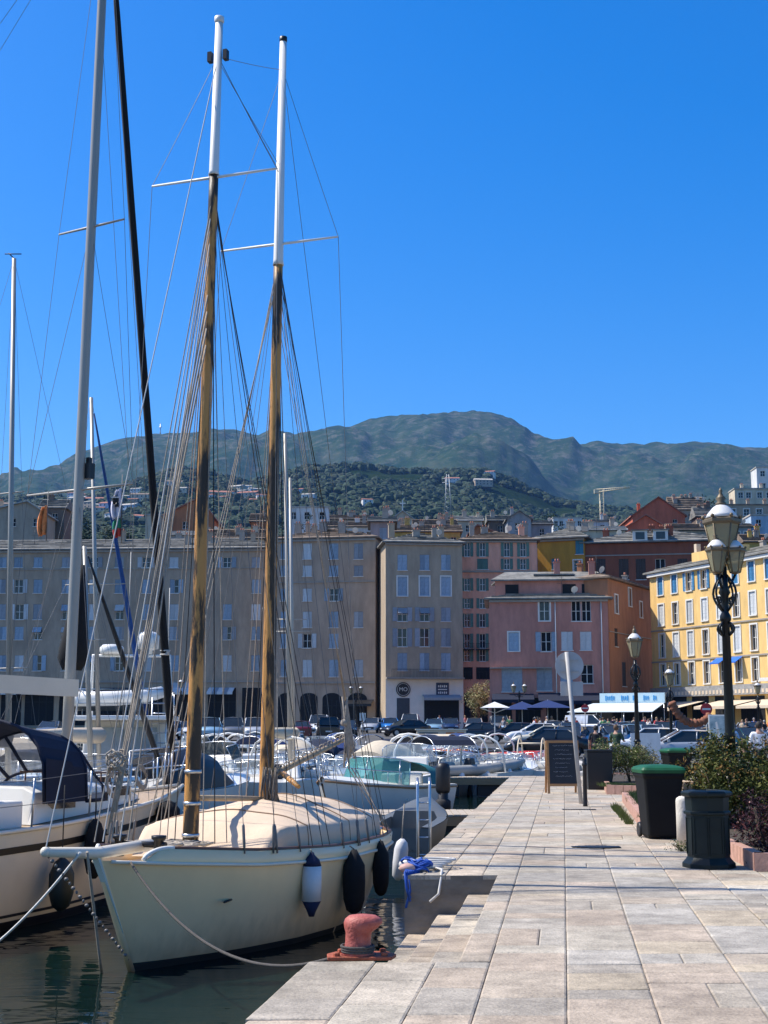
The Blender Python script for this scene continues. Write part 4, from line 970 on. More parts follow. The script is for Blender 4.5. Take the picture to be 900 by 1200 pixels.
for o_, b_, tp, fr in ((m1o, mainb, maint, (.02, .055, .09)), (m2o, mizb, mizt, (.03,))):
    mb = MB()
    for f_ in fr: c = b_.lerp(tp, f_); mb.tube([kf.f(c), kf.f(c + Vector((0, 0, .035)))], .096, 12)
    mb.build('mast_band', METAL, o_)
for o_, tp, r in ((t1o, maint, .05), (t2o, mizt, .045)):
    mb = MB(); c = kf.f(tp); mb.lathe([(r, -.02), (r * 1.15, 0), (r * 1.15, .05), (.01, .07)], c, 12); mb.build('truck', MASTW if tp is maint else BLACKP, o_)
perp = Vector((-ax.y, ax.x)) if (-ax.y) > 0 else Vector((ax.y, -ax.x))
perp = Vector((perp.x, perp.y, 0))
def spreader(parent, c, half, lf, r=.018, mat=None, sweep=Vector((0, 0, 0)), pp=None):
    pp = pp or perp; a = c + pp * half + sweep; b_ = c - pp * half + sweep; mb = MB(); mb.tube([lf(a), lf(c), lf(b_)], [r * .7, r, r * .7], 6); mb.build('spreader', mat or MASTW, parent); return a, b_
def on(b_, t_, y):   # point of a mast seen at image height y
    lo, hi = 0, 1.2
    for _ in range(30):
        m_ = (lo + hi) / 2
        if proj(b_.lerp(t_, m_))[1] > y: lo = m_
        else: hi = m_
    return b_.lerp(t_, lo)
c1 = on(mainb, maint, 208); c2 = on(mizb, mizt, 286)
s1 = spreader(m1o, c1, .80, kf.f); s2 = spreader(m2o, c2, .82, kf.f)
def wires(parent, name, segs, lf, mat=WIRE, r=.004, n=3):
    mb = MB()
    for a, b_ in segs: mb.tube(rope(lf(a), lf(b_), r * 4, 4), r, n, caps=False)
    return mb.build(name, mat, parent)
def chain(s_, side): x, y, z = hp(s_, 1); return kf.w((x, (y + .02) * side, z + .1))
hd1 = on(mainb, maint, 66); hd2 = on(mizb, mizt, 82)
sA = 1 - .27; sB = 1 - .555
def shroud(parent, top, mids, s_, side, rr=.004):
    pts = [top] + mids + [chain(s_, side)]
    for a, b_ in zip(pts, pts[1:]): wires(parent, 'shroud', [(a, b_)], kf.f, WIRE, rr)
    e = chain(s_, side); u = (pts[-2] - e).normalized(); mb = MB(); mb.tube([kf.f(e), kf.f(e + u * .1), kf.f(e + u * .28), kf.f(e + u * .3)], [.01, .017, .017, .008], 6); mb.build('turnbuckle', WIRE, parent)
shroud(m1o, hd1, [s1[0]], sA - .01, 1); shroud(m1o, hd1, [s1[1]], sA - .01, -1)
shroud(m2o, hd2, [s2[0]], sB - .02, 1); shroud(m2o, hd2, [s2[1]], sB - .02, -1)
lo1 = on(mainb, maint, 222); lo2 = on(mizb, mizt, 300)
for d_ in (.05, -.02, -.085): shroud(m1o, lo1, [], sA + d_, 1); shroud(m1o, lo1, [], sA + d_, -1)
for d_ in (.045, -.03, -.09): shroud(m2o, lo2, [], sB + d_, 1); shroud(m2o, lo2, [], sB + d_, -1)
wires(m1o, 'triatic_stay', [(hd1, hd2)], kf.f); wires(m1o, 'mizzen_stay', [(hd1, on(mizb, mizt, 205))], kf.f); wires(m1o, 'mizzen_stay', [(hd1 + Vector((0, 0, -.05)), on(mizb, mizt, 196))], kf.f)
wires(m2o, 'back_stay', [(hd2, chain(.02, 1))], kf.f); wires(m2o, 'back_stay', [(on(mizb, mizt, 300), chain(.02, -1))], kf.f)
wires(m1o, 'forestay', [(hd1, tipw)], kf.f, WIREL, .0075, 4)
stemw = kf.w(stl + Vector((-.05, 0, .05)))
for k in range(5):
    a = on(mainb, maint, 225 + 14 * k); e = stemw + Vector((.07 * k - .05, .05 * k, .05)); wires(m1o, 'headstay', [(a, e)], kf.f, WIREL if k % 2 else ROPE, .0075, 4)
for k in range(6):    # halyards led down beside each mast
    sd_ = 1 if k % 2 else -1
    for (b_, t_, tpy, mo) in ((mainb, maint, 216, m1o), (mizb, mizt, 296, m2o)):
        a = on(b_, t_, tpy + 8 * k); e = b_ + perp * sd_ * (.16 + .12 * (k // 2)) + Vector((0, .08 * (k - 2), .12)); wires(mo, 'halyard', [(a, e)], kf.f, ROPE if k % 3 else ROPED, .006, 4)
for k in range(3):    # more lines from the main across to the starboard mizzen rigging
    wires(m2o, 'halyard', [(on(mizb, mizt, 305 + 10 * k), chain(sB + .08 + .03 * k, -1) + Vector((0, 0, .05)))], kf.f, ROPE, .006, 4)
    wires(m2o, 'halyard', [(on(mizb, mizt, 300 + 8 * k), chain(sB - .14 - .05 * k, 1) + Vector((0, 0, .05)))], kf.f, ROPED, .005, 4)
    wires(m1o, 'halyard', [(on(mainb, maint, 218 + 8 * k), chain(sA - .12 - .03 * k, 1) + Vector((0, 0, .05)))], kf.f, ROPED, .005, 4)
# blocks near the main masthead
mb = MB()
for sd_ in (1, -1): mb.box(kf.f(hd1 + perp * .1 * sd_), (.07, .05, .12))
mb.build('block', METAL_D, m1o)
# thick bundled inner stay (furled line)
mb = MB()
for k in range(4):
    a = on(mainb, maint, 330 + 20 * k); e = stemw + Vector((.05 + .03 * k, .1, .12 + .1 * k)); mb.tube(rope(kf.f(a), kf.f(e), .02, 10), .011, 5)
mb.build('bundled_lines', ROPE, m1o)
mb = MB(); c = kf.f(stemw.lerp(on(mainb, maint, 330), .13)); rk = random.Random(8)
for k in range(9): mb.tube([c + Vector((rk.uniform(-.03, .03) + .08 * math.cos(a), .09 * math.sin(a), .05 * math.sin(2 * a + k) + .02 * k - .1)) for a in [i * .55 for i in range(12)]], .009, 5)
mb.build('coiled_line', ROPE, m1o)
# boom and gaff spars: from the mizzen rising aft, and one lying forward
def spar(parent, a, b_, r, mat, name='boom'):
    mb = MB(); mb.tube([kf.f(a), kf.f(Vector(a).lerp(Vector(b_), .5)), kf.f(b_)], [r, r * 1.15, r * .8], 8); return mb.build(name, mat, parent)
WOODP = M('pale_spar_wood', (.40, .29, .17), .6, .25, 3, .2, 20, stretch=(1, 1, 6)); 
gz = P(322, 907, mizb.y - .1)
spar(m2o, gz, P(412, 862, mizb.y + 2.2), .035, WOODP); spar(m2o, P(330, 905, mizb.y - .1), P(350, 922, mizb.y - .7), .03, WOODM, 'gooseneck')
spar(m2o, P(226, 935, mainb.y - .05), P(312, 936, mizb.y), .03, WOODP)
sb = MB(); a = P(322, 905, mizb.y - .1); b_ = P(412, 860, mizb.y + 2.2); 
for k in range(18): c = a.lerp(b_, (k + .5) / 18); sb.tube([kf.f(c + Vector((.04 * math.cos(q), .01, .055 * math.sin(q)))) for q in [i * .8 for i in range(9)]], .007, 4)
sb.build('lashing', ROPE, m2o)
# sail ties and the hanging bunch of lines at the mizzen
mb = MB(); rk = random.Random(4)
for k in range(26):
    a = P(316 + rk.uniform(-8, 9), 903 + rk.uniform(-5, 5), mizb.y - .16 + rk.uniform(-.05, .05)); d_ = rk.uniform(.35, .62)
    mb.tube([kf.f(a), kf.f(a + Vector((rk.uniform(-.03, .03), -.04, -d_ * .5))), kf.f(a + Vector((rk.uniform(-.04, .04), -.02, -d_)))], rk.uniform(.007, .012), 5)
mb.build('hanging_lines', M('grey_rope', (.16, .13, .1), .9, .35, 20), m2o)
mb = MB(); tpx = P(405, 820, 18.6); 
for k in range(12):
    a = P(404 + rk.uniform(-3, 3), 820 + rk.uniform(-4, 8), 18.6); b_ = P(410 + rk.uniform(-7, 7), rk.uniform(870, 905), 18.6); mb.tube(rope(kf.f(a), kf.f(b_), .03, 5), .012, 5)
mb.sphere(kf.f(P(403, 847, 18.6)), .05, 8, 6)
for k in range(3): mb.tube([kf.f(P(404 + k, 822, 18.6)), kf.f(on(mizb, mizt, 330 + 20 * k))], .005, 4); mb.tube([kf.f(P(408 + 4 * k, 900, 18.6)), kf.f(chain(.06 + .05 * k, 1))], .008, 4)
mb.build('topping_lift_bundle', ROPE, m2o)
# boat cover
cv = MB(); cv.smooth = True; rings = []
prof = [(0, .0), (.03, .16), (.08, .30), (.3, .50), (.5, .56), (.75, .52), (.9, .34), (.97, .17), (1, .0)]
for i in range(49):
    u = i / 48; s_ = lerp(.71, .07, u); x, y, z = hp(s_, 1); b_ = y - .15; h = interp(prof, u); ring = []
    for k in range(33):
        v = -1 + 2 * k / 32; av = abs(v)
        if av > .82: q = (1 - av) / .18; yy = b_ * (1 - .02 * q) * (1 if v > 0 else -1); zz = min(.34, h) * q
        else: q = av / .82; yy = b_ * .98 * v / .82; zz = min(.34, h) + max(0, h - .25) * (1 - q ** 1.7)
        rp = noise.noise(Vector((x * 2.4, yy * 2.2, 1))) * .035 * (1 if h > .15 else 0) - .022 * max(0, math.sin(x * 9 + noise.noise(Vector((x, yy, 0))) * 3)) * (.4 + .6 * (1 - av))
        ring.append((x, yy, z + .02 + zz + rp * min(1, zz * 6)))
    rings.append(ring)
cv.loft(rings, closed=False)
fw = rings[0]
cv.build('boat_cover', PEACH, K)
sm_ = MB()
for u in (10, 24, 36): sm_.tube([Vector(p) + Vector((0, 0, .006)) for p in rings[u][1:-1]], .008, 4)
sm_.build('cover_seam', M('seam_brown', (.30, .2, .13), .9), K)
# cleat, small fittings on the stern deck, fairlead on the side
mb = MB(); x, y, z = hp(.8, .62); mb.tube([(x - .14, y + .015, z), (x + .14, y + .05, z)], .012, 6); mb.build('side_fitting', METAL_D, K)
mb = MB()
for s_ in (.05, .09, .03): x, y, z = hp(s_, 1); mb.lathe([(.03, 0), (.03, .12), (.05, .14), (.05, .17)], (x + .05, y - .12, z), 8)
mb.tube([(hp(s_, 1)[0] + .1, hp(s_, 1)[1] * .75, hp(s_, 1)[2] + .2) for s_ in FR(.02, .12, 6)], .012, 6); mb.build('stern_rail', METAL, K)
mb = MB(); x, y, z = hp(.1, .95); mb.lathe([(.035, 0), (.035, .03)], (0, 0, 0), 10, Matrix.Translation((x, y + .0, z - .03)) @ Matrix.Rotation(-PI / 2, 4, 'X')); mb.build('fairlead', METAL_D, K)
# fenders: things of their own hung on the side
def fender(label, s_, kind, drop, ln, r):
    x, y, z = hp(s_, 1); top = kf.w((x, y + .035, z + .12)); xx, yy, zz = hp(s_, .5); off = kf.w((xx, yy + r + .05, 0)); t = thing('fender', label, 'fender', (lerp(top.x, off.x, .9), lerp(top.y, off.y, .9), top.z - drop - ln), 0, 'fenders hanging on the ketch and its neighbours')
    mb = MB(); e = .22 * ln
    if kind == 'white':
        mb.lathe([(r, e), (r * 1.02, ln * .5), (r, ln - e)], n=18); mb.build('body', FENW, t)
        mb = MB(); mb.lathe([(r, ln - e), (r * .8, ln - e * .55), (r * .3, ln - .03), (.02, ln)], n=18); mb.lathe([(.03, -.02), (r * .45, .03), (r, e)], n=18); mb.build('end_cap', NAVYF, t)
    else:
        mb = MB(); mb.lathe([(.03, 0), (r * .7, .04), (r * .98, e), (r * 1.05, ln * .5), (r, ln - e * 1.1), (r * .55, ln - .07), (r * .25, ln)], n=18); mb.build('cover', FENB, t)
    mb = MB(); mb.tube([(0, 0, ln), Vector(top) - Vector(t.location)], .008, 5); mb.build('lanyard', ROPED if kind != 'white' else ROPE, t)
    return t
fender('white cylindrical fender with navy ends on the cream ketch', .62, 'white', .03, .66, .105)
fender('plump black cloth fender beside the white one on the ketch', .47, 'black', .04, .72, .125)
fender('black fender with white flecks at the ketch stern quarter', .29, 'black', .02, .66, .10)

# mooring lines of the ketch
BOL = G(416, 1123)
lk = MB(); a = kf.w(hp(.965, 1)); lk.tube(rope(a, BOL + Vector((-.03, 0, .05)), .42, 24), .013, 6)
tag(lk.build('mooring_line', M('grey_mooring_rope', (.09, .08, .07), .95, .3, 60, .5, 200)), 'dark mooring rope sagging from the ketch bow to the red bollard', 'rope')
lk = MB(); lk.tube(rope(tipw + Vector((.25, .3, -.03)), G(-30, 1125, WATER + .1), .08, 12), .012, 6); tag(lk.build('mooring_line', M('white_rope', (.7, .68, .62), .9, .1, 30)), 'white mooring rope running from the bowsprit down to the left', 'rope')
lk = MB(); lk.tube(rope(tipw + Vector((.3, .35, -.03)), G(119, 1140, WATER), .0, 6), .014, 6); tag(lk.build('mooring_line', ROPE), 'thick rope hanging straight from the bowsprit into the water', 'rope')

# ---------------------------------------------------------------- big yacht on the left
bowp = Vector((-3.07, 21.0)); dy = Vector((.5, .866)); LY = 10.2; cy_ = bowp - dy * LY / 2
Yt = thing('sailing_yacht', 'large cream sailing yacht with navy sprayhood and black furled sail on the left', 'sailboat', (cy_.x, cy_.y, WATER), math.atan2(dy.y, dy.x)); yf = Local(Yt)
ysh = [(0, 1.05), (.35, 1.1), (.6, 1.16), (.85, 1.32), (1, 1.46)]
ybm = [(0, .95), (.1, 1.2), (.3, 1.42), (.5, 1.45), (.65, 1.32), (.78, 1.03), (.88, .68), (.95, .33), (1, .04)]
ywl = [(0, .5), (.1, .85), (.3, 1.15), (.5, 1.15), (.65, .95), (.78, .62), (.88, .32), (.95, .12), (1, .015)]
mb, yhp, yr_ = hull(LY, ysh, ybm, ywl, -.6, .9, .2, 40, 12); yh = mb.build('hull', CREAMG, Yt)
def stripes(hp_, segs, parent, n=50):
    for t0, t1, mt in segs:
        mb = MB()
        for sd_ in (1, -1): strip(mb, rail(hp_, FR(0, .998, n), t0, sd_, .006), rail(hp_, FR(0, .998, n), t1, sd_, .006))
        mb.build('stripe', mt, parent)
stripes(yhp, [(.0, .10, BLACKP), (.14, .17, BLACKP), (.79, .86, BLACKP)], yh)
mb = MB()
for sd_ in (1, -1): mb.tube([(x, y * sd_, z + .02) for x, y, z in (yhp(s_, 1) for s_ in FR(0, 1, 40))], .03, 6)
mb.build('toe_rail', CREAMG, Yt)
dk = MB(); dk.loft([rail(yhp, FR(0, .998, 40), 1, 1, -.02, -.01), rail(yhp, FR(0, .998, 40), 1, -1, -.02, -.01)], closed=False); dk.build('deck', TEAK, Yt)
def yx(k): return LY / 2 - k
# coachroof
cr = MB(); rings = []
for k, w_, h in ((1.2, .2, .05), (1.6, .36, .2), (2.2, .55, .32), (2.8, .72, .4), (3.9, .86, .44), (4.0, .86, .0)):
    x = yx(k); z = interp(ysh, 1 - k / LY); rings.append([(x, w_, z), (x, w_ * .93, z + h * .85), (x, w_ * .7, z + h), (x, -w_ * .7, z + h), (x, -w_ * .93, z + h * .85), (x, -w_, z)])
cr.loft(rings, closed=False, cap=False); co = cr.build('coachroof', WHGEL, Yt, bevel=.02)
mb = MB()
for k in (1.95, 2.65, 3.4):
    for sd_ in (1, -1):
        x = yx(k); z = interp(ysh, 1 - k / LY); w_ = interp([(1.2, .2), (1.6, .36), (2.2, .55), (2.8, .72), (3.9, .86)], k) ; mb.box((x, sd_ * (w_ * .975 + .005), z + .19), (.5, .03, .12))
mb.build('portlight', GL, co)
mb = MB()
for sd_ in (1, -1):
    for k in FR(1.8, 2.9, 3): mb.tube([(yx(k), sd_ * .34, 1.5), (yx(k), sd_ * .34, 1.74)], .012, 5)
    mb.tube([(yx(1.7), sd_ * .34, 1.72), (yx(3.0), sd_ * .34, 1.76)], .014, 5)
mb.build('handrail', VARN, co)
mb = MB(); mb.box((yx(2.0), 0, 1.63), (.4, .4, .07)); mb.build('hatch', GL, co)
# cockpit coamings
mb = MB()
for sd_ in (1, -1): mb.box((yx(6.4), sd_ * .8, 1.3), (4.4, .25, .34))
mb.box((yx(9.4), 0, 1.2), (.6, 1.6, .25)); mb.build('cockpit_coaming', WHGEL, Yt, bevel=.03)
# sprayhood: navy frame with clear panels
def hoop(x, w_, h, z0, n=12, lean=0): return [Vector((x + lean * math.sin(PI * i / n), w_ * math.cos(PI * i / n) if True else 0, z0 + h * (math.sin(PI * i / n)) ** .55)) for i in range(n + 1)]
z0 = 1.42
h1 = hoop(yx(2.75), .92, .36, z0); h2 = hoop(yx(3.15), .98, .88, z0); h3 = hoop(yx(3.95), 1.02, 1.02, z0)
so = MB(); so.loft([h2, h3], closed=False); so_ = so.build('sprayhood', NAVY, Yt)
mb = MB()
for i in range(12):
    mb.loft([[h1[i], h1[i + 1]], [h2[i], h2[i + 1]]], closed=False)
mb.build('clear_panel', VINYL, so_)
mb = MB()
for hpt in (h1, h2, h3): mb.tube(hpt, .022, 6)
for i in (0, 2, 4, 6, 8, 10, 12): mb.tube([h1[i], h2[i]], .026, 6)
mb.build('hood_seam', NAVY, so_)
side = MB()
for sg in (1, -1):
    side = MB(); side.add([(yx(3.95), sg * 1.05, z0), (yx(3.97), sg * 1.04, z0 + .55), (yx(3.5), sg * 1.03, z0 + .5), (yx(3.2), sg * 1.01, z0)], [(0, 1, 2, 3)]); side.build('side_flap', NAVY, so_)
# bimini behind with windows
h4 = hoop(yx(4.8), 1.1, .98, z0 + .12); h5 = hoop(yx(6.8), 1.1, .95, z0 + .1)
mb = MB(); mb.loft([h4[2:11], h5[2:11]], closed=False); bm_ = mb.build('bimini', NAVY, Yt)
mb = MB(); mb.tube(h4, .018, 6); mb.tube(h5, .018, 6); mb.build('bimini_frame', METAL, bm_)
# mast and rig
ymb = yf.w((yx(2.5), 0, 1.5)); yb_ = P(95.5, proj(ymb)[1], ymb.y); ymb = Vector((ymb.x, ymb.y, yb_.z)); ymt = P(126.5, -150, ymb.y)
print('yacht mast base', proj(ymb), ymb, 'bow', proj(yf.w(yhp(1, 1))), 'amid stbd', proj(yf.w((yhp(.6, 1)[0], -yhp(.6, 1)[1], yhp(.6, 1)[2]))), proj(yf.w((yhp(.6, 0)[0], -yhp(.6, 0)[1], 0))))
mb = MB(); mb.tube([yf.f(ymb.lerp(ymt, i / 10)) for i in range(11)], [.078 - .0015 * i for i in range(11)], 12); ymo = mb.build('mast', ALU, Yt)
pp = Vector((dy.y, -dy.x, 0))
ymk = P(96, 570, ymb.y)
ya = on(ymb, ymt, 266); yb2 = on(ymb, ymt, 574)
p1 = spreader(ymo, ya, .62, yf.f, .02, ALU, pp=pp); p2 = spreader(ymo, yb2, .98, yf.f, .022, ALU, pp=pp)
def ych(s_, sd_): x, y, z = yhp(s_, 1); return yf.w((x, (y - .12) * sd_, z))
for i_, sd_ in ((0, -1), (1, 1)):
    cpt = ych(.73, sd_)
    wires(ymo, 'shroud', [(ymt, p1[i_])], yf.f); wires(ymo, 'shroud', [(p1[i_], p2[i_])], yf.f); wires(ymo, 'shroud', [(p2[i_], cpt)], yf.f); wires(ymo, 'shroud', [(ya, p2[i_])], yf.f); wires(ymo, 'shroud', [(yb2, ych(.70, sd_))], yf.f)
wires(ymo, 'back_stay', [(ymt, ych(.0, 1))], yf.f); wires(ymo, 'back_stay', [(ymt, ych(.0, -1))], yf.f)
bow_w = yf.w(Vector(yhp(1, 1)) + Vector((-.1, 0, .1)))
mb = MB(); a = ymt - Vector((0, 0, .2)); b_ = bow_w; pts = [a.lerp(b_, t) for t in FR(.08, .98, 14)]; mb.tube([yf.f(p) for p in pts], [.03] + [.045 + .022 * i / 14 for i in range(13)] + [.03], 10); mb.build('furled_genoa', FENB, Yt)
mb = MB(); c = a.lerp(b_, .86)
for k in range(4): mb.tube([yf.f(c + Vector((.07 * math.cos(q + k), .07 * math.sin(q), .02 * k))) for q in [i * .8 for i in range(9)]], .012, 5)
mb.build('sail_tie', WIREL, Yt)
wires(ymo, 'halyard', [(ymt, yf.w((yx(2.3), .1, 1.6)))], yf.f, ROPED); wires(ymo, 'halyard', [(ymt, bow_w + Vector((-.1, -.6, .2)))], yf.f, WIRE); wires(ymo, 'halyard', [(on(ymb, ymt, 20), ych(.85, -1))], yf.f, WIRE)
mb = MB(); mb.box(yf.f(on(ymb, ymt, 552) + Vector((.12, .02, 0))), (.1, .14, .22)); mb.box(yf.f(on(ymb, ymt, 540) + Vector((.12, .02, 0))), (.06, .06, .1)); mb.build('deck_light', BLACKP, ymo)
mb = MB(); bA = yf.f(P(89, 806, ymb.y - .15)); mb.loft([[bA + Vector((0, -.05, -.12)), bA + Vector((0, .05, -.12)), bA + Vector((0, .05, .11)), bA + Vector((0, -.05, .11))], [bA + Vector((-4.2, -.05, -.06)), bA + Vector((-4.2, .05, -.06)), bA + Vector((-4.2, .05, .17)), bA + Vector((-4.2, -.05, .17))]], cap=True); yb3 = mb.build('boom', CREAMG, Yt)
# stanchions, lifelines, pulpit
mb = MB(); S_ = [.08, .2, .32, .44, .56, .67, .77, .86, .93]
ln = MB()
for sd_ in (1, -1):
    tops = []
    for s_ in S_:
        x, y, z = yhp(s_, 1); mq = MB(); mq.tube([(x, (y - .05) * sd_, z), (x, (y - .03) * sd_, z + .6)], .013, 6); mq.build('stanchion', METAL, Yt); tops.append((x, (y - .03) * sd_, z))
    for h in (.58, .3): ln.tube([(x, y, z + h) for x, y, z in tops], .004, 4)
x, y, z = yhp(.93, 1); x1 = yhp(1, 1)[0]
for h in (.6, .32): mb.tube([(x, (y - .03), z + h), (x1 - .1, .2, z + h + .05), (x1 + .15, 0, z + h + .06), (x1 - .1, -.2, z + h + .05), (x, -(y - .03), z + h)], .014, 6)
for sd_ in (1, -1): mb.tube([(x1 - .1, .2 * sd_, z + .66), (x1 - .25, .14 * sd_, z + .1)], .013, 6)
mb.build('pulpit', METAL, Yt); ln.build('lifeline', WIRE, Yt)
for s_, dz in ((.8, .42), (.72, .4)):
    mb = MB(); x, y, z = yhp(s_, 1); rk = random.Random(int(s_ * 100))
    for k in range(6): mb.tube([(x + .1 * math.cos(q) + rk.uniform(-.02, .02), -(y - .02) + .03 * math.sin(q), z + dz + .14 * math.sin(q) - .01 * k) for q in [i * .6 for i in range(11)]], .012, 5)
    mb.build('rope_coil', ROPE, Yt)
def yfender(label, s_, r, ln_, mat, dz):
    x, y, z = yhp(s_, 1); p = yf.w((x, -(y + r * .7), z)); t = thing('fender', label, 'fender', (p.x, p.y, p.z - dz - ln_), 0, 'fenders hanging on the ketch and its neighbours'); mb = MB()
    mb.lathe([(.03, 0), (r * .7, ln_ * .1), (r, ln_ * .35), (r, ln_ * .7), (r * .6, ln_ * .92), (.03, ln_)], n=16); mb.build('cover', mat, t); mb = MB(); mb.tube([(0, 0, ln_), (0, 0, ln_ + dz + .5)], .008, 5); mb.build('lanyard', ROPED, t)
yfender('dark fender in the middle of the cream yacht side', .665, .13, .72, FENB, -.02)
yfender('lower dark green fender nearest the ketch bow', .60, .15, .62, M('fender_dark_green', (.012, .02, .018), .5), .35)
yfender('round black fender behind the ketch foredeck', .87, .17, .40, FENB, .0)
# ================================================================== MARINA
TEALC = M('teal_canvas', (.012, .13, .14), .8, .15); TEALG = glass('teal_screen', (.12, .36, .34), .5, .08); SMOKEG = glass('smoked_screen', (.04, .06, .07), .7, .06); CLEARG = glass('clear_screen', (.55, .62, .66), .4, .06)
ORANGE = M('orange_paint', (.6, .16, .03), .5, .1); REDC = M('red_canvas', (.42, .03, .02), .75, .15); BLUEC = M('blue_canvas', (.01, .03, .12), .8, .15); BEIGEC = M('beige_canvas', (.55, .46, .33), .85, .12, 3, .2, 20)
GREYG = M('grey_gelcoat', (.11, .115, .11), .5, .1); NAVYG = M('navy_gelcoat', (.01, .02, .06), .3, .1); BROWNW = M('brown_cabin_wood', (.35, .19, .09), .6, .15, 3, stretch=(1, 1, 5)); HYP = M('grey_tube_rubber', (.33, .32, .29), .6, .12, 3)
SAND = M('cockpit_sand', (.48, .43, .36), .6, .15, 4)
def motorboat(label, px, Y, deg, L, B, hullm=None, top=None, screen=None, outboard=1, cover=None, cabin=None, rail_=True, rib=False, arch=False, cons=True, stripe=None, group='small motorboats moored in the marina', z=WATER, X=None, fend=0, cat='motorboat', seed=0):
    X = P(px, 852, Y).x if X is None else X
    t = thing('motorboat', label, cat, (X, Y, z), math.radians(deg), group); hm = hullm or WHGEL; rr_ = random.Random(seed + int(px * 3 + Y))
    h0 = .5 + B * .12
    sh_ = [(0, h0), (.5, h0 + .05), (.8, h0 + .16), (1, h0 + .3)]
    bm_ = [(0, B * .46), (.35, B * .5), (.6, B * .47), (.78, B * .36), (.9, B * .2), (.97, B * .08), (1, .03)]
    wl_ = [(0, B * .38), (.4, B * .4), (.65, B * .32), (.8, B * .2), (.92, B * .07), (1, .01)]
    mb, hq, _ = hull(L, sh_, bm_, wl_, -.3, L * .09, .0, 16, 6); ho = mb.build('hull', hm, t)
    if stripe:
        mb = MB()
        for s_ in (1, -1): mb.tube([(x, y * s_, z_ - .05) for x, y, z_ in (hq(k, 1) for k in FR(0, .99, 16))], .03, 5)
        mb.build('stripe', stripe, ho)
    # foredeck with crown, side decks, cockpit well
    mb = MB(); mb.smooth = True; rings = []; fs = .52
    for s_ in FR(fs, .99, 8):
        x, y, z_ = hq(s_, 1); c = .16 * math.sin(PI * min(1, (1 - s_) / (1 - fs) * .9 + .1)); rings.append([(x, -y + .02, z_ + .01), (x, -y * .6, z_ + c * .8), (x, 0, z_ + c), (x, y * .6, z_ + c * .8), (x, y - .02, z_ + .01)])
    mb.loft(rings, closed=False); mb.smooth = False
    x, y, z_ = hq(fs, 1); mb.quad((x, -y, z_ - .4), (x, y, z_ - .4), (x, y * .6, z_ + .12), (x, -y * .6, z_ + .12))
    for s_ in (1, -1):
        a = [(q[0], q[1] * s_, q[2] + .012) for q in (hq(k, 1) for k in FR(0, fs, 6))]; b_ = [(q[0], (q[1] - .17) * s_, q[2] + .02) for q in (hq(k, 1) for k in FR(0, fs, 6))]; c_ = [(q[0], (q[1] - .18) * s_, q[2] - .4) for q in (hq(k, 1) for k in FR(0, fs, 6))]; mb.loft([a, b_, c_], closed=False)
    mb.build('deck', GREYG if hm is GREYG else WHGEL if not rib else SAND, t)
    mb = MB(); mb.box((-L * .24, 0, h0 - .38), (L * .52, B * .72, .04)); mb.build('cockpit_floor', SAND, t)
    if rib:
        mb = MB()
        for s_ in (1, -1): mb.tube([(q[0], q[1] * s_, q[2] + .06) for q in (hq(k, 1) for k in FR(0, .99, 16))], [.19] * 14 + [.16, .12, .08], 10)
        mb.build('inflatable_tube', HYP, t)
    if cabin:
        x0, x1, ch_ = -L * .02, L * .3, cabin; mb = MB()
        mb.box(((x0 + x1) / 2, 0, h0 + ch_ / 2 + .03), (x1 - x0, B * .66, ch_), taper=(.82, .9)); cb = mb.build('cabin', WHGEL if not isinstance(seed, str) else WHGEL, t, bevel=.04); mb = MB()
        for s_ in (1, -1):
            for k in (0, 1): mb.box((lerp(x0, x1, .3 + .36 * k), s_ * (B * .66 / 2 * .955), h0 + ch_ * .58), (.55 * (x1 - x0) / 2, .03, ch_ * .34))
        mb.build('side_window', GL, cb)
    if screen:
        w = B * .38; x = L * .05; z1 = h0 + (.12 if not cabin else cabin); pts0 = [(x - .55, w, z1 - .1), (x, w, z1), (x + .28, w * .55, z1 + .05), (x + .32, 0, z1 + .06), (x + .28, -w * .55, z1 + .05), (x, -w, z1), (x - .55, -w, z1 - .1)]
        hh = .62 if screen is TEALG else .42; pts1 = [(px_ - .22 - .05 * 0, py_ * .9, pz_ + hh) for px_, py_, pz_ in pts0]
        mb = MB(); mb.loft([pts0, pts1], closed=False); sc_ = mb.build('windscreen', screen, t); mb = MB(); mb.tube(pts1, .018, 5)
        for i in (0, 1, 3, 5, 6): mb.tube([pts0[i], pts1[i]], .014, 4)
        mb.build('screen_frame', METAL, sc_)
    if cons and not cabin:
        mb = MB(); mb.box((-L * .08, B * .12, h0 - .02), (.5, .55, .75), taper=.85); mb.box((-L * .24, 0, h0 - .15), (.45, B * .55, .45)); mb.box((-L * .27, 0, h0 + .16), (.12, B * .55, .35)); mb.build('helm_seats', M('seat_vinyl_white', (.66, .64, .58), .5, .06), t, bevel=.04)
        mb = MB(); c = Vector((-L * .1 - .28, B * .12, h0 + .3)); mb.tube([c + Vector((.05 * math.sin(a), .17 * math.cos(a), .16 * math.sin(a))) for a in [i * PI / 8 for i in range(17)]], .014, 5); mb.build('steering_wheel', BLACKP, t)
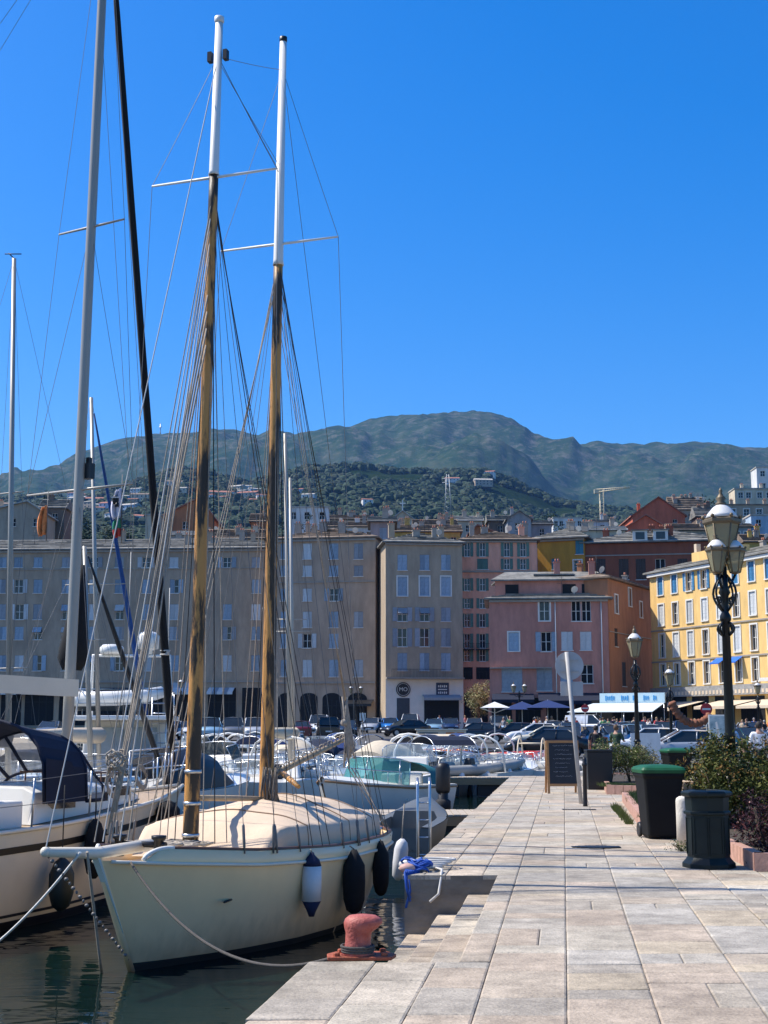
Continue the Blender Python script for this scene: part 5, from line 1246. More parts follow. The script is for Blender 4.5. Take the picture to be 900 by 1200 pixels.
    if top:
        kind, mt = top; w = B * .44
        if kind == 'bimini':
            hs_ = [hoop(x, w, 1.25, h0 + .02, 10) for x in (L * .02, -L * .14, -L * .3)]; mb = MB(); mb.loft([h_[2:9] for h_ in hs_], closed=False); bo = mb.build('bimini', mt, t); mb = MB()
            mb.tube(hs_[0], .016, 5); mb.tube(hs_[2], .016, 5); mb.build('bimini_frame', METAL, bo)
        if kind == 'hoop':
            mb = MB()
            for x in (-L * .02, -L * .2): mb.tube(hoop(x, w, 1.15, h0, 12), .03, 6)
            for i in (3, 9): mb.tube([hoop(-L * .02, w, 1.15, h0, 12)[i], hoop(-L * .2, w, 1.15, h0, 12)[i]], .025, 5)
            mb.build('hoop_frame', mt, t)
        if kind == 'tent':
            a = [hoop(x, w * (1.0 if k else .9), hh, h0, 10) for k, (x, hh) in enumerate(((L * .14, .25), (L * .0, .95), (-L * .2, 1.1), (-L * .42, .7)))]; mb = MB(); mb.smooth = True; mb.loft(a, closed=False); mb.smooth = False; mb.add(a[-1], [tuple(range(len(a[-1])))]); mb.build('canopy_tent', mt, t)
        if kind == 'half':
            a = [hoop(x, w, hh, h0, 10) for x, hh in ((-L * .24, .66), (-L * .33, .62), (-L * .42, .35))]; mb = MB(); mb.smooth = True; mb.loft(a, closed=False); mb.build('half_canopy', mt, t)
    if cover:
        rings = []; mb = MB(); mb.smooth = True
        for s_ in FR(.02, .97, 16):
            x, y, z_ = hq(s_, 1); c = .1 + .32 * math.sin(PI * s_) ** .7; rings.append([(x, (y + .02) * v, z_ + .0 + c * (1 - abs(v) ** 2.2) + .03 * noise.noise(Vector((x * 2, v * 2, px)))) for v in [-1 + i / 6 for i in range(13)]])
        mb.loft(rings, closed=False); mb.build('boat_cover', cover, t)
    if arch:
        mb = MB(); mb.tube(hoop(-L * .34, B * .42, 1.3, h0, 8, -.2), .04, 6); mb.build('radar_arch', WHGEL, t)
    if rail_:
        mb = MB(); pts = []
        for s_ in (1, -1):
            p_ = [(q[0], (q[1] - .06) * s_, q[2] + .34) for q in (hq(k, 1) for k in FR(.58, .95, 4))]; mb.tube(p_, .013, 5)
            for q in p_: mb.tube([q, (q[0], q[1], q[2] - .34)], .011, 4)
        x = hq(1, 1)[0]; a = hq(.95, 1); mb.tube([(a[0], a[1] - .06, a[2] + .34), (x + .02, 0, a[2] + .38), (a[0], -a[1] + .06, a[2] + .34)], .013, 5); mb.build('bow_rail', METAL, t)
    for k in range(outboard):
        mb = MB(); y = (k - (outboard - 1) / 2) * .45; x = -L / 2 - .22
        mb.box((x, y, h0 + .32), (.46, .34, .42), taper=(.75, .7)); mb.box((x - .02, y, h0 + .02), (.4, .3, .22)); mb.box((x, y, h0 - .5), (.2, .14, .85), taper=1.1); mb.box((x + .2, y, h0 - .02), (.22, .22, .2)); mb.build('outboard_motor', BLACKP, t, bevel=.05)
    if fend:
        for k in range(fend):
            s_ = .15 + .6 * k / max(1, fend - 1); x, y, z_ = hq(s_, 1); mb = MB(); mb.lathe([(.02, -.4), (.1, -.34), (.11, -.2), (.1, -.08), (.02, 0)], (x, -(y + .12), z_ + .02), 10); mb.build('fender', FENW, t)
    return t
# pontoon in front
PLANK = M('pontoon_plank', (.42, .35, .27), .85, .25, 3, .3, 20, stretch=(1, 6, 1))
def pontoon(label, x0, x1, Y0, Y1, z, rot=0, c=None, nm='pontoon'):
    t = thing(nm, label, 'pontoon', ((x0 + x1) / 2, (Y0 + Y1) / 2, z), rot); mb = MB(); n = int((x1 - x0) / .16); W2 = (x1 - x0) / 2; rp = random.Random(int(x1 * 10))
    for i in range(n): mb.box((-W2 + (i + .5) * (x1 - x0) / n, 0, rp.uniform(-.004, .004)), ((x1 - x0) / n - .015, Y1 - Y0, .04))
    mb.build('planks', PLANK, t); mb = MB(); mb.box((0, -(Y1 - Y0) / 2 + .03, -.13), (x1 - x0, .05, .2)); mb.box((0, (Y1 - Y0) / 2 - .03, -.13), (x1 - x0, .05, .2)); mb.build('side_beam', BROWNW, t)
    mb = MB()
    for i in range(4): mb = MB(); mb.box((lerp(-W2 + .8, W2 - .8, i / 3), 0, -.42), (1.1, Y1 - Y0 - .3, .4)); mb.build('float', BLACKP, t)
    return t
pontoon('wooden planked pontoon joining the quay beyond the ketch stern', -4.6, 2.55, 31.6, 33.6, -.38)
pontoon('far white-edged pontoon past the end of the stone pier', 1.2, 8.0, 47.0, 48.0, -.1)
pontoon('long pontoon among the far motorboats', -22, 2, 69, 70.6, -.3)
# black mooring pile and steel pole
p = P(519, 905, 34.3); t = thing('mooring_pile', 'black wrapped mooring pile with a tyre collar standing beyond the pontoon', 'mooring pile', (p.x, 34.3, -2)); mb = MB(); mb.tube([(0, 0, 0), (0, 0, 2.55)], .13, 14); mb.lathe([(.15, 2.0), (.18, 2.08), (.18, 2.6), (.15, 2.7), (.05, 2.74)], n=14); mb.build('pile', BLACKP, t); mb = MB(); mb.lathe([(.13, 1.55), (.19, 1.6), (.19, 1.8), (.13, 1.85)], n=14); mb.lathe([(.13, 1.15), (.18, 1.2), (.18, 1.35), (.13, 1.4)], n=14); mb.build('collar', M('rubber', (.02, .02, .022), .8), t)
p = G(517, 982); t = thing('quay_ladder', 'steel ladder poles rising at the quay edge in front of the pontoon', 'ladder', (p.x - .25, p.y + .1, -1.2)); mb = MB()
for s_ in (-1, 1): mb.tube([(s_ * .09, 0, 0), (s_ * .09, 0, 1.95), (s_ * .09, .1, 2.05)], .022, 8)
for k in range(7): mb.tube([(-.09, 0, .2 + .25 * k), (.09, 0, .2 + .25 * k)], .012, 6)
mb.build('rails', METAL, t)
# grey tender between ketch and pontoon
motorboat('grey workboat hull moored behind the ketch stern', 476, 25.6, 80, 3.6, 1.25, GREYG, X=.55, outboard=0, cons=False, rail_=False, cover=None, cat='boat')
p = P(466, 990, 20.6); t = thing('fender', 'white fender hanging alone behind the ketch stern', 'fender', (p.x, 20.6, -.62), 0, 'fenders hanging on the ketch and its neighbours'); mb = MB(); mb.lathe([(.03, 0), (.09, .06), (.105, .25), (.105, .45), (.08, .55), (.03, .6)], n=16, T=Matrix.Rotation(.12, 4, 'Y')); mb.build('body', FENW, t); mb = MB(); mb.tube([(.06, 0, .58), (.1, 0, 1.1)], .01, 5); mb.build('lanyard', ROPE, t)

motorboat('white motorboat with teal canopy and tinted windscreen beside the pontoon', 440, 37.0, 240, 5.4, 2.3, top=('half', TEALC), screen=TEALG, outboard=0, stripe=BROWNW)
motorboat('white boat with upturned black outboard left of the teal canopy boat', 384, 43, 60, 5.2, 2.1, top=None, screen=CLEARG, outboard=1, arch=True)
motorboat('inflatable-sided boat with white fenders nearest the stone pier end', 540, 49.5, 32, 5.6, 2.2, SAND, top=('bimini', NAVY), screen=CLEARG, rib=True, outboard=1, fend=4)
motorboat('white open boat with cream hoop frame behind the pier end', 606, 56, 168, 5.2, 2.1, top=('hoop', CREAMC), screen=CLEARG, outboard=1)
motorboat('small white boat with black outboard right of the hoop-framed boat', 634, 54, 150, 3.8, 1.6, rib=True, outboard=1, screen=None)
motorboat('white boat with folded beige cover between the inflatable and the hoop boat', 578, 60, 80, 5, 2.0, cover=BEIGEC, outboard=1)
motorboat('white sports cruiser with navy bimini in the middle of the marina', 500, 57, 70, 6.2, 2.4, top=('bimini', NAVY), screen=SMOKEG, arch=True)
motorboat('white cabin boat right of the teal canopy boat', 478, 47, 75, 5.4, 2.2, cabin=.55, screen=CLEARG, outboard=1)
motorboat('dark-sided launch with blue cover behind the mooring pile', 520, 64, 85, 5, 2.0, NAVYG, cover=BLUEC)
for i, (x, lb, tp) in enumerate(((378, 'navy-tented boat, leftmost of the navy canopies', ('tent', NAVY)), (396, 'navy-tented boat with a blue lower cover', ('tent', BLUEC)), (414, 'navy half-canopied boat behind the teal canopy', ('half', NAVY)), (432, 'navy bimini boat behind the teal canopy', ('bimini', NAVY)), (450, 'navy-tented boat right behind the teal canopy boat', ('tent', NAVY)), (468, 'navy-tented boat, rightmost of the navy canopies', ('tent', NAVY)))):
    motorboat(lb, x, 62 + (i % 2) * 2.5, 86 + 3 * i, 5.2, 2.0, top=tp, outboard=1, screen=None, cons=False)
motorboat('white speedboat with brown stripe nearest the right wooden mast, left side', 286, 42, 68, 5.2, 2.2, stripe=BROWNW, screen=CLEARG, cover=None)
motorboat('white cuddy boat behind the nearer wooden mast', 252, 46, 60, 6.2, 2.4, cabin=.6, screen=SMOKEG)
motorboat('white boat with bright white cover left of the right wooden mast', 268, 56, 25, 6.5, 2.4, cover=WHGEL, outboard=0)
motorboat('white boat with dark bimini between the wooden masts', 288, 66, 75, 6, 2.3, top=('bimini', NAVY), screen=SMOKEG, arch=True)
motorboat('white cruiser with beige cover far behind the left wooden mast', 248, 78, 20, 7, 2.6, cabin=.7, screen=SMOKEG)
motorboat('white open boat right of the right wooden mast', 345, 48, 70, 5, 2.0, screen=CLEARG, arch=True)
motorboat('white boat with beige tent right of the right wooden mast', 352, 60, 80, 5.4, 2.1, top=('tent', BEIGEC))
motorboat('white cruiser moored close to the far quay, left of the navy canopies', 345, 76, 15, 6.8, 2.5, cabin=.7, screen=SMOKEG)
motorboat('white boat with blue bimini close to the far quay', 398, 77, 100, 6, 2.3, top=('bimini', BLUEC), screen=CLEARG)
motorboat('long white boat broadside against the far quay', 455, 76, 5, 6.5, 2.3, cover=WHGEL, outboard=0)
motorboat('orange-decked wooden launch against the far quay', 498, 72, 8, 5.4, 2.0, BROWNW, cover=ORANGE, outboard=0)
motorboat('red-covered boat close to the far quay by the white parasol', 600, 64.5, 12, 5.6, 2.1, NAVYG, cover=REDC, outboard=0)
motorboat('small white dinghy with blue cover right of the sports cruiser', 548, 66, 95, 4.6, 1.8, cover=BLUEC)
motorboat('white fishing boat with smoked screen left of the hoop frame', 572, 68, 100, 5.2, 2.0, screen=SMOKEG, arch=True)
motorboat('green-hulled dinghy under the chalkboard side', 645, 60, 90, 4.0, 1.6, M('green_gelcoat', (.03, .2, .12), .4), screen=CLEARG)
motorboat('white boat with navy tent left of the white trawler stern', 60, 52, 80, 6, 2.3, top=('tent', NAVY))
motorboat('white boat with black tent between trawler and wooden mast', 226, 36, 65, 5.6, 2.2, top=('tent', BLACKP), screen=None, cons=False)
motorboat('white cabin boat with radar arch behind the yacht mast', 118, 60, 85, 7, 2.6, cabin=.7, screen=SMOKEG, arch=True)
motorboat('pale boat with beige bimini at the left behind the sprayhood', 25, 40, 70, 6, 2.3, top=('bimini', BEIGEC), screen=CLEARG)
motorboat('cream launch far left near the quay', 20, 70, 30, 6, 2.2, CREAMG, cover=BEIGEC, outboard=0)
motorboat('white motorboat far behind the yacht bow', 190, 70, 60, 6, 2.3, screen=SMOKEG, top=('bimini', BLUEC))
extra = [(322, 52, 'white', 'bimini'), (368, 54, 'open', ''), (410, 50, 'arch', ''), (462, 54, 'tent', 'beige'), (528, 57, 'arch', ''), (556, 53, 'open', ''), (590, 51, 'arch', ''), (240, 60, 'arch', ''), (212, 62, 'open', ''), (310, 60, 'arch', ''), (330, 68, 'tent', 'blue'), (488, 66, 'bimini', 'beige'), (512, 76, 'open', ''), (536, 74, 'bimini', 'blue'), (560, 74, 'arch', ''), (424, 74, 'arch', ''), (376, 72, 'cabin', ''), (300, 78, 'cabin', ''), (270, 70, 'open', ''), (228, 84, 'cabin', ''), (175, 84, 'arch', ''), (138, 80, 'cabin', ''), (90, 84, 'arch', ''), (40, 86, 'cabin', ''), (320, 88, 'arch', '')]
wh = ['beyond the teal canopy boat', 'left of the wooden masts', 'between the wooden masts', 'right of the wooden masts', 'near the pier end']
for i, (x, Y, k, c) in enumerate(extra):
    cm = {'beige': BEIGEC, 'blue': BLUEC}.get(c, BEIGEC); loc_ = 'far left of the wooden masts' if x < 215 else 'between the wooden masts' if x < 312 else 'just right of the right wooden mast' if x < 400 else 'in the middle of the marina' if x < 500 else 'towards the pier end'
    dist = 'nearer' if Y < 58 else 'middle-row' if Y < 72 else 'far-row'
    dsc = {'white': 'white motorboat with blue bimini', 'open': 'open white motorboat with clear screen', 'arch': 'white motorboat with radar arch', 'tent': f'white boat under a {c} tent', 'bimini': f'white boat with {c} bimini', 'cabin': 'white cabin cruiser'}[k]
    motorboat(f'{dist} {dsc} {loc_}', x, Y, 60 + 47 * (i % 3), 5.2 + .5 * (i % 3), 2.1, top=('bimini', BLUEC) if k == 'white' else ('tent', cm) if k == 'tent' else ('bimini', cm) if k == 'bimini' else None, screen=CLEARG if k != 'tent' else None, arch=k == 'arch', cabin=.65 if k == 'cabin' else None)
# white trawler seen from the stern
X = P(152, 850, 38).x; t = thing('motor_cruiser', 'white trawler cruiser with tender and radar on its flybridge', 'motor cruiser', (X, 38, WATER), math.radians(97)); L_ = 9.0; B_ = 3.0
mb, hq, _ = hull(L_, [(0, 1.0), (.5, 1.1), (.8, 1.4), (1, 1.7)], [(0, 1.35), (.4, 1.5), (.7, 1.3), (.88, .7), (1, .05)], [(0, 1.15), (.4, 1.25), (.7, .9), (.88, .35), (1, .02)], -.5, .8, 0, 20, 6); mb.build('hull', WHGEL, t)
mb = MB(); mb.box((-1.2, 0, .98), (6.4, 2.7, .06)); mb.build('deck', TEAK, t)
mb = MB(); mb.box((.2, 0, 1.75), (4.2, 2.25, 1.55), taper=(.94, .93)); cb = mb.build('cabin', WHGEL, t, bevel=.05)
mb = MB(); mb.box((-.35, 0, 2.58), (5.6, 2.6, .12)); mb.build('flybridge_deck', WHGEL, t, bevel=.03)
for y, w_ in ((-.42, .78), (.45, .8)):
    mb = MB(); mb.box((-1.87, y, 1.72), (.05, w_, 1.25)); d_ = mb.build('cabin_door', M('door_blue_grey', (.30, .36, .40), .4, .08), cb); mb = MB(); mb.box((-1.9, y + w_ / 2 - .08, 1.7), (.05, .04, .16)); mb.build('handle', METAL, d_)
mb = MB()
for s_ in (1, -1):
    for k in range(3): mb.box((-1.0 + 1.2 * k, s_ * 1.1, 1.95), (.9, .04, .55))
mb.build('side_window', GL, cb)
mb = MB()
for s_ in (1, -1):
    mb.tube([(-2.9, s_ * 1.25, 1.0), (-2.9, s_ * 1.22, 2.5)], .03, 6)
    for h in (1.35, 1.7): mb.tube([(-4.3, s_ * 1.2, h), (-2.2, s_ * 1.3, h)], .015, 5)
    for x in (-4.3, -3.6, -2.9): mb.tube([(x, s_ * 1.22, 1.0), (x, s_ * 1.22, 1.7)], .015, 5)
for h in (1.35, 1.7): mb.tube([(-4.3, -1.2, h), (-4.3, 1.2, h)], .015, 5)
for h in (2.95, 3.3): mb.tube([(2, -1.15, h), (-3, -1.15, h), (-3, 1.15, h), (2, 1.15, h)], .018, 5)
for x in (-3, -1.5, 0, 1.5):
    for s_ in (1, -1): mb.tube([(x, s_ * 1.15, 2.62), (x, s_ * 1.15, 3.3)], .015, 5)
mb.build('handrails', METAL, t)
mb = MB(); mb.tube([(.3, -1.1, 2.6), (0, -1.05, 4.3), (0, 1.05, 4.3), (.3, 1.1, 2.6)], .05, 8); ar = mb.build('radar_arch', WHGEL, t)
mb = MB(); mb.lathe([(.3, 4.35), (.33, 4.42), (.33, 4.52), (.25, 4.6), (.02, 4.62)], (0, .55, 0), 16); mb.lathe([(.12, 4.35), (.12, 4.45), (.28, 4.5), (.3, 4.85), (.2, 4.95), (.02, 5.0)], (0, -.45, 0), 16); mb.build('radar_dome', WHGEL, ar)
mb = MB(); mb.tube([(0, .1, 4.3), (0, .1, 7.2)], [.02, .01], 5); mb.tube([(0, -1.0, 4.3), (0, -1.0, 6.2)], .012, 4); mb.build('whip_antenna', WIREL, ar)
mb = MB()
for s_ in (-1, 1): mb.tube([(-2.95, s_ * .18 - .9, 1.0), (-2.75, s_ * .18 - .9, 3.1)], .02, 6)
for k in range(8): mb.tube([(-2.93 + .02 * k, -1.08, 1.2 + .25 * k), (-2.93 + .02 * k, -.72, 1.2 + .25 * k)], .015, 5)
mb.build('ladder', METAL, t)
T2 = thing('tender', 'small white inflatable tender stowed on the trawler flybridge', 'dinghy', (X - .1, 36.6, WATER + 2.95), math.radians(8)); mb = MB()
for s_ in (1, -1): mb.tube([(-1.15, s_ * .5, .12), (0, s_ * .52, .14), (.7, s_ * .42, .2), (1.15, 0, .32)], [.2, .2, .19, .16], 10)
mb.build('tube', WHGEL, T2); mb = MB(); mb.loft([[(-1.1, -.45, .0), (-1.1, 0, -.18), (-1.1, .45, .0)], [(.3, -.42, .02), (.3, 0, -.18), (.3, .42, .02)], [(1.0, -.05, .15), (1.0, 0, .1), (1.0, .05, .15)]], closed=False, cap=False); mb.box((-.3, 0, .22), (.25, .9, .05)); mb.box((-1.15, 0, .15), (.06, .9, .4)); mb.build('floor', GREYG, T2)
# sailboats farther off
def yawl(label, px, Y, deg, L, mast_top, mast_px=None, furl=None, boom=None, spr=((.55, .8),), hullm=None, mat=None, r=.06, cat='sailboat', spdir=None, mx=.08, sag=None):
    X = P(px, 852, Y).x; t = thing('sailing_boat', label, cat, (X, Y, WATER), math.radians(deg), None); lf = Local(t); B = L * .3
    sh_ = [(0, .85), (.5, .85), (1, 1.15)]; bm_ = [(0, B * .36), (.35, B * .5), (.6, B * .44), (.85, B * .2), (1, .03)]; wl_ = [(0, B * .25), (.4, B * .4), (.65, B * .3), (.88, B * .08), (1, .01)]
    mb, hq, _ = hull(L, sh_, bm_, wl_, -.4, .7, .2, 18, 6); mb.build('hull', hullm or WHGEL, t)
    mb = MB(); mb.loft([rail(hq, FR(.01, .99, 16), 1, 1, -.02, 0), rail(hq, FR(.01, .99, 16), 1, -1, -.02, 0)], closed=False); mb.build('deck', WHGEL, t)
    mb = MB(); mb.box((L * .08, 0, 1.05), (L * .4, B * .5, .4), taper=(.8, .8)); cr = mb.build('coachroof', WHGEL, t, bevel=.05); mb = MB()
    for s_ in (1, -1): mb.box((L * .08, s_ * B * .24, 1.1), (L * .26, .03, .13))
    mb.build('portlight', GL, cr)
    base = lf.w((L * mx, 0, 1.1)); top = P(mast_px or proj(base)[0], mast_top, base.y); mb = MB(); mb.tube([lf.f(base), lf.f(top)], [r, r * .75], 10); mo = mb.build('mast', mat or ALU, t)
    w_ = Vector((math.cos(math.radians(deg)), math.sin(math.radians(deg)), 0)); pp = Vector((w_.y, -w_.x, 0)); ends = []
    for f_, h in spr: ends.append(spreader(mo, base.lerp(top, f_), h, lf.f, .02, ALU, pp=pp))
    bow = lf.w((L / 2 - .1, 0, 1.2)); stern = lf.w((-L / 2 + .1, 0, .95))
    wires(mo, 'back_stay', [(top, stern)], lf.f); 
    for s_ in (0, 1):
        q = ends[0][s_]; c = lf.w((L * mx - .1, (1 if s_ == 1 else -1) * B * .45, .9))
        if (q - c).length > (q - lf.w((L * mx - .1, -(1 if s_ == 1 else -1) * B * .45, .9))).length: c = lf.w((L * mx - .1, -(1 if s_ == 1 else -1) * B * .45, .9))
        wires(mo, 'shroud', [(top, q)], lf.f); wires(mo, 'shroud', [(q, c)], lf.f); wires(mo, 'shroud', [(base.lerp(top, spr[0][0]), c)], lf.f)
    if furl: mb = MB(); mb.tube([lf.f(top.lerp(bow, .04 + .94 * i / 8)) for i in range(9)], [.02, .035, .045, .055, .06, .065, .07, .07, .04], 8); mb.build('furled_genoa', furl, t)
    else: wires(mo, 'forestay', [(top, bow)], lf.f)
    if boom:
        a = lf.f(base) + Vector((-.1, 0, .9)); mb = MB(); mb.tube([a, a + Vector((-L * .4, 0, .1))], .06, 8); bo = mb.build('boom', ALU, t); mb = MB(); mb.tube([a + Vector((0, 0, .15)), a + Vector((-L * .2, 0, .18)), a + Vector((-L * .4, 0, .2))], [.2, .16, .08], 10); mb.build('sail_cover', boom, bo)
    mb = MB()
    for s_ in (1, -1):
        p_ = [(q[0], (q[1] - .05) * s_, q[2] + .55) for q in (hq(k, 1) for k in FR(.1, .95, 6))]; mb.tube(p_, .008, 4)
        for q in p_: mb.tube([q, (q[0], q[1], q[2] - .55)], .012, 4)
    mb.build('guard_rail', METAL, t); return t, base, top, lf, mo
t1, b1, tp1, l1, mo1 = yawl('white sailboat with slim grey mast at the far left', 12, 27.5, 62, 8, 303, 16.5, boom=NAVY, spr=((.22, .5), (.545, .36)), mx=.0)
mb = MB(); mb.tube([l1.f(tp1), l1.f(tp1 + Vector((-.12, 0, .12)))], .012, 4); mb.tube([l1.f(tp1 + Vector((-.2, 0, .1))), l1.f(tp1 + Vector((.15, 0, .1)))], .012, 4); mb.build('wind_vane', METAL_D, mo1)
t2_, b2, tp2, l2, mo2 = yawl('white sailboat with blue furled genoa behind the big yacht', 104, 33, 78, 9, 466, 107, boom=CREAMC, furl=M('blue_sail_cover', (.01, .06, .22), .8), spr=((.5, .8),))
yawl('white sailboat with twin pale poles just right of the right wooden mast', 337, 42, 80, 8, 508, 334, boom=BEIGEC, spr=((.40, .75),), mx=.05, r=.075)
yawl('small sailboat with a leaning pale mast beside the twin poles', 345, 45, 95, 7.5, 560, 340, boom=CREAMC, spr=((.5, .5),), r=.07)
yawl('sailboat with black furled mizzen and short mast left of the trawler', 90, 30, 70, 8, 640, 99, furl=BLACKP, spr=((.6, .5),))
# black sail bag hung behind the yacht mast
mb = MB(); a = P(97, 662, 19.9); b_ = P(84, 785, 19.9); mb.tube([yf.f(a.lerp(b_, t)) for t in (0, .3, .7, .9, 1)], [.03, .1, .19, .22, .14], 10); mb.build('hanging_sail', FENB, Yt)
# courtesy flags hoisted on the yacht
def flag(label, px, y0, y1, Y, segs, w=.22):
    a = P(px, y0, Y); b_ = P(px, y1, Y); t = thing('flag', label, 'flag', (a.x, Y, b_.z)); H = a.z - b_.z
    mb = MB(); mb.tube([(0, 0, -.1), (0, 0, H + .2)], .006, 4); mb.build('flag_line', WIRE, t)
    for (f0, f1, mt, nm) in segs:
        mb = MB(); n = 10; m_ = 8; rings = []
        for i in range(n + 1):
            z_ = lerp(f0, f1, i / n) * H; rings.append([(-.01 - w * (j / m_) * (.75 + .25 * math.sin(z_ * 9)) * (1 if nm == 'x' else 1), .045 * math.sin(j * 1.7 + z_ * 4), z_ - .04 * j / m_) for j in range(m_ + 1)])
        mb.smooth = True; mb.loft(rings, closed=False); o = mb.build('cloth', mt, t); sd2 = o.modifiers.new('thick', 'SOLIDIFY'); sd2.thickness = .004
    return t
FW = M('flag_white', (.62, .62, .72), .8); fg = flag('white flag with a black head emblem hoisted beside the yacht forestay', 143, 572, 606, 19.4, [(0, 1, FW, 'a')], .15)
mb = MB(); mb.smooth = True; mb.sphere((-.075, -.07, .24), .05, 10, 8, (1, .25, 1.35)); mb.box((-.05, -.07, .17), (.05, .02, .06)); o = mb.build('head_emblem', BLACKP, fg); mb = MB(); mb.box((-.08, -.086, .275), (.1, .012, .018)); mb.build('headband', WHITE, o)
flag('green white and red flag below the emblem flag', 143, 608, 628, 19.4, [(.5, 1, M('flag_green', (.02, .22, .12), .8), 'a'), (0, .48, M('flag_red', (.5, .05, .03), .8), 'a')], .13)
flag('ragged orange flag hanging left of the yacht mast', 56, 592, 626, 19, [(0, 1, M('flag_orange', (.75, .25, .08), .8, .4, 9), 'a')], .14)
# ================================================================== QUAYSIDE
RUST = M('rusty_red_iron', (.30, .075, .035), .75, .4, 9, .5, 40); REDP = M('faded_red_paint', (.36, .06, .045), .55, .25, 7, .4, 50, col2=(.52, .15, .11))
b0 = G(424, 1123); t = thing('mooring_bollard', 'faded red iron bollard bolted to the quay edge', 'bollard', (b0.x, b0.y, 0), math.radians(4)); t.scale = (.9, .9, .93)
mb = MB(); mb.prism([(-.27, -.13), (.22, -.15), (.27, 0), (.2, .15), (-.2, .15), (-.27, .05)], .004, .03); pl = mb.build('base_plate', RUST, t, bevel=.006)
mb = MB(); mb.smooth = True
prof = [(.13, .03), (.105, .06), (.1, .12), (.1, .2)]
rings = []
for r, z, ox, sx in ((.135, .028, -.03, 1), (.11, .06, -.03, 1), (.10, .12, -.03, 1), (.10, .19, -.025, 1.02), (.115, .225, -.005, 1.15), (.122, .26, .01, 1.25), (.115, .29, .012, 1.25), (.085, .312, .005, 1.25), (.03, .322, 0, 1.2)):
    rings.append([(ox + r * sx * math.cos(2 * PI * k / 24), r * math.sin(2 * PI * k / 24), z) for k in range(24)])
mb.loft(rings, cap=True); mb.build('post', REDP, t)
for x, y in ((-.2, -.08), (.17, -.09), (.17, .09), (-.16, .1)):
    mb = MB(); mb.lathe([(.026, .03), (.026, .05), (.02, .056)], (x, y, 0), 6, smooth=False); mb.build('bolt', RUST, pl)
mb = MB()
for k in range(3): mb.tube([(-.03 + (.108 + .003 * k) * math.cos(a), (.108 + .003 * k) * math.sin(a), .05 + .017 * k) for a in [i * PI / 12 for i in range(25)]], .0095, 6, caps=False)
tag(mb.build('rope_turns', MATS['grey_mooring_rope'], None, loc=(b0.x, b0.y, 0)), 'dark rope turns looped around the red bollard neck', 'rope')
# pile of blue rope and floats on the notch edge
c = Vector((E(QE, 15.9) + .02, 15.75, 0)); rk = random.Random(6); mb = MB()
for k in range(9):
    a0 = rk.uniform(0, 6); r = rk.uniform(.05, .16); cc = c + Vector((rk.uniform(-.02, .14), rk.uniform(-.15, .15), .03 + .012 * k)); mb.tube([cc + Vector((r * math.cos(a0 + a), r * .8 * math.sin(a0 + a), .02 * math.sin(3 * a))) for a in [i * .45 for i in range(16)]], .013, 6)
for k in range(9):
    x = c.x - .05 + .02 * k; y = 15.42 + .03 * k; d_ = rk.uniform(.15, .4); mb.tube([(x, y + .1, .04), (x - .02, y - .06, .03), (x - .03 + rk.uniform(-.03, .03), y - .08, -d_ * .5), (x + rk.uniform(-.05, .05), y - .08, -d_)], .013, 6)
tag(mb.build('rope_pile', M('blue_rope', (.012, .07, .34), .7, .3, 30)), 'tangled blue rope spilling over the notch corner of the quay', 'rope')
mb = MB()
for k in range(5):
    cc = c + Vector((.1 + .05 * k, .15 + .05 * k, .02 + .01 * k)); mb.tube([cc + Vector((.22 * math.cos(a + k), .14 * math.sin(a + k), .01 * k)) for a in [i * .4 for i in range(14)]], .017, 6)
mb.tube([c + Vector((.25, .2, .03)), c + Vector((.35, -.1, .03)), c + Vector((.33, -.34, .0)), c + Vector((.3, -.38, -.2)), c + Vector((.2, -.42, -.28))], .015, 6)
tag(mb.build('rope_pile', WIREL), 'cream rope coil lying behind the blue rope', 'rope')
for i, (dx, dy_, r, lb) in enumerate(((-.1, .1, .075, 'white net float beside the blue rope'), (-.12, -.18, .06, 'pink net float at the foot of the blue rope'))):
    mb = MB(); mb.smooth = True; mb.sphere((0, 0, 0), r, 14, 9, (1.5, 1, .9)); tag(mb.build('net_float', FENW if i == 0 else M('pink_float', (.6, .35, .28), .6), None, loc=c + Vector((dx + .08, dy_, r * .9))), lb, 'float')
# ---------------------------------------------------------------- bins
DKG = M('dark_green_iron', (.008, .014, .013), .5, .35, 3, .15, 20, spec=.3)
b0 = G(837, 1019); t = thing('litter_bin', 'octagonal dark green cast iron litter bin on the pavement', 'litter bin', (b0.x, b0.y + .25, 0), .2)
mb = MB(); oc = lambda r: r / math.cos(PI / 8)
mb.lathe([(oc(.28), 0), (oc(.28), .05), (oc(.245), .09), (oc(.225), .12), (oc(.225), .60), (oc(.25), .605), (oc(.25), .635), (oc(.228), .64), (oc(.235), .80)], n=8, smooth=False, rot=PI / 8); bd = mb.build('body', DKG, t, bevel=.006)
mb = MB()
for k in range(8):
    a = PI / 4 * k; T_ = Matrix.Rotation(a, 4, 'Z'); 
    mb.box((.229, 0, .155), (.012, .15, .012), T_); mb.box((.229, 0, .565), (.012, .15, .012), T_); mb.box((.229, -.075, .36), (.012, .01, .42), T_); mb.box((.229, .075, .36), (.012, .01, .42), T_)
mb.build('panel_frames', DKG, bd)
mb = MB(); mb.lathe([(oc(.25), .80), (oc(.272), .82), (oc(.272), .85), (oc(.25), .868), (oc(.16), .878), (oc(.155), .86)], n=8, smooth=False, rot=PI / 8); mb.build('lid_rim', DKG, t, bevel=.004)
PLAS = M('dark_plastic', (.010, .010, .010), .7, .3, 2, .1, 60, spec=.2)
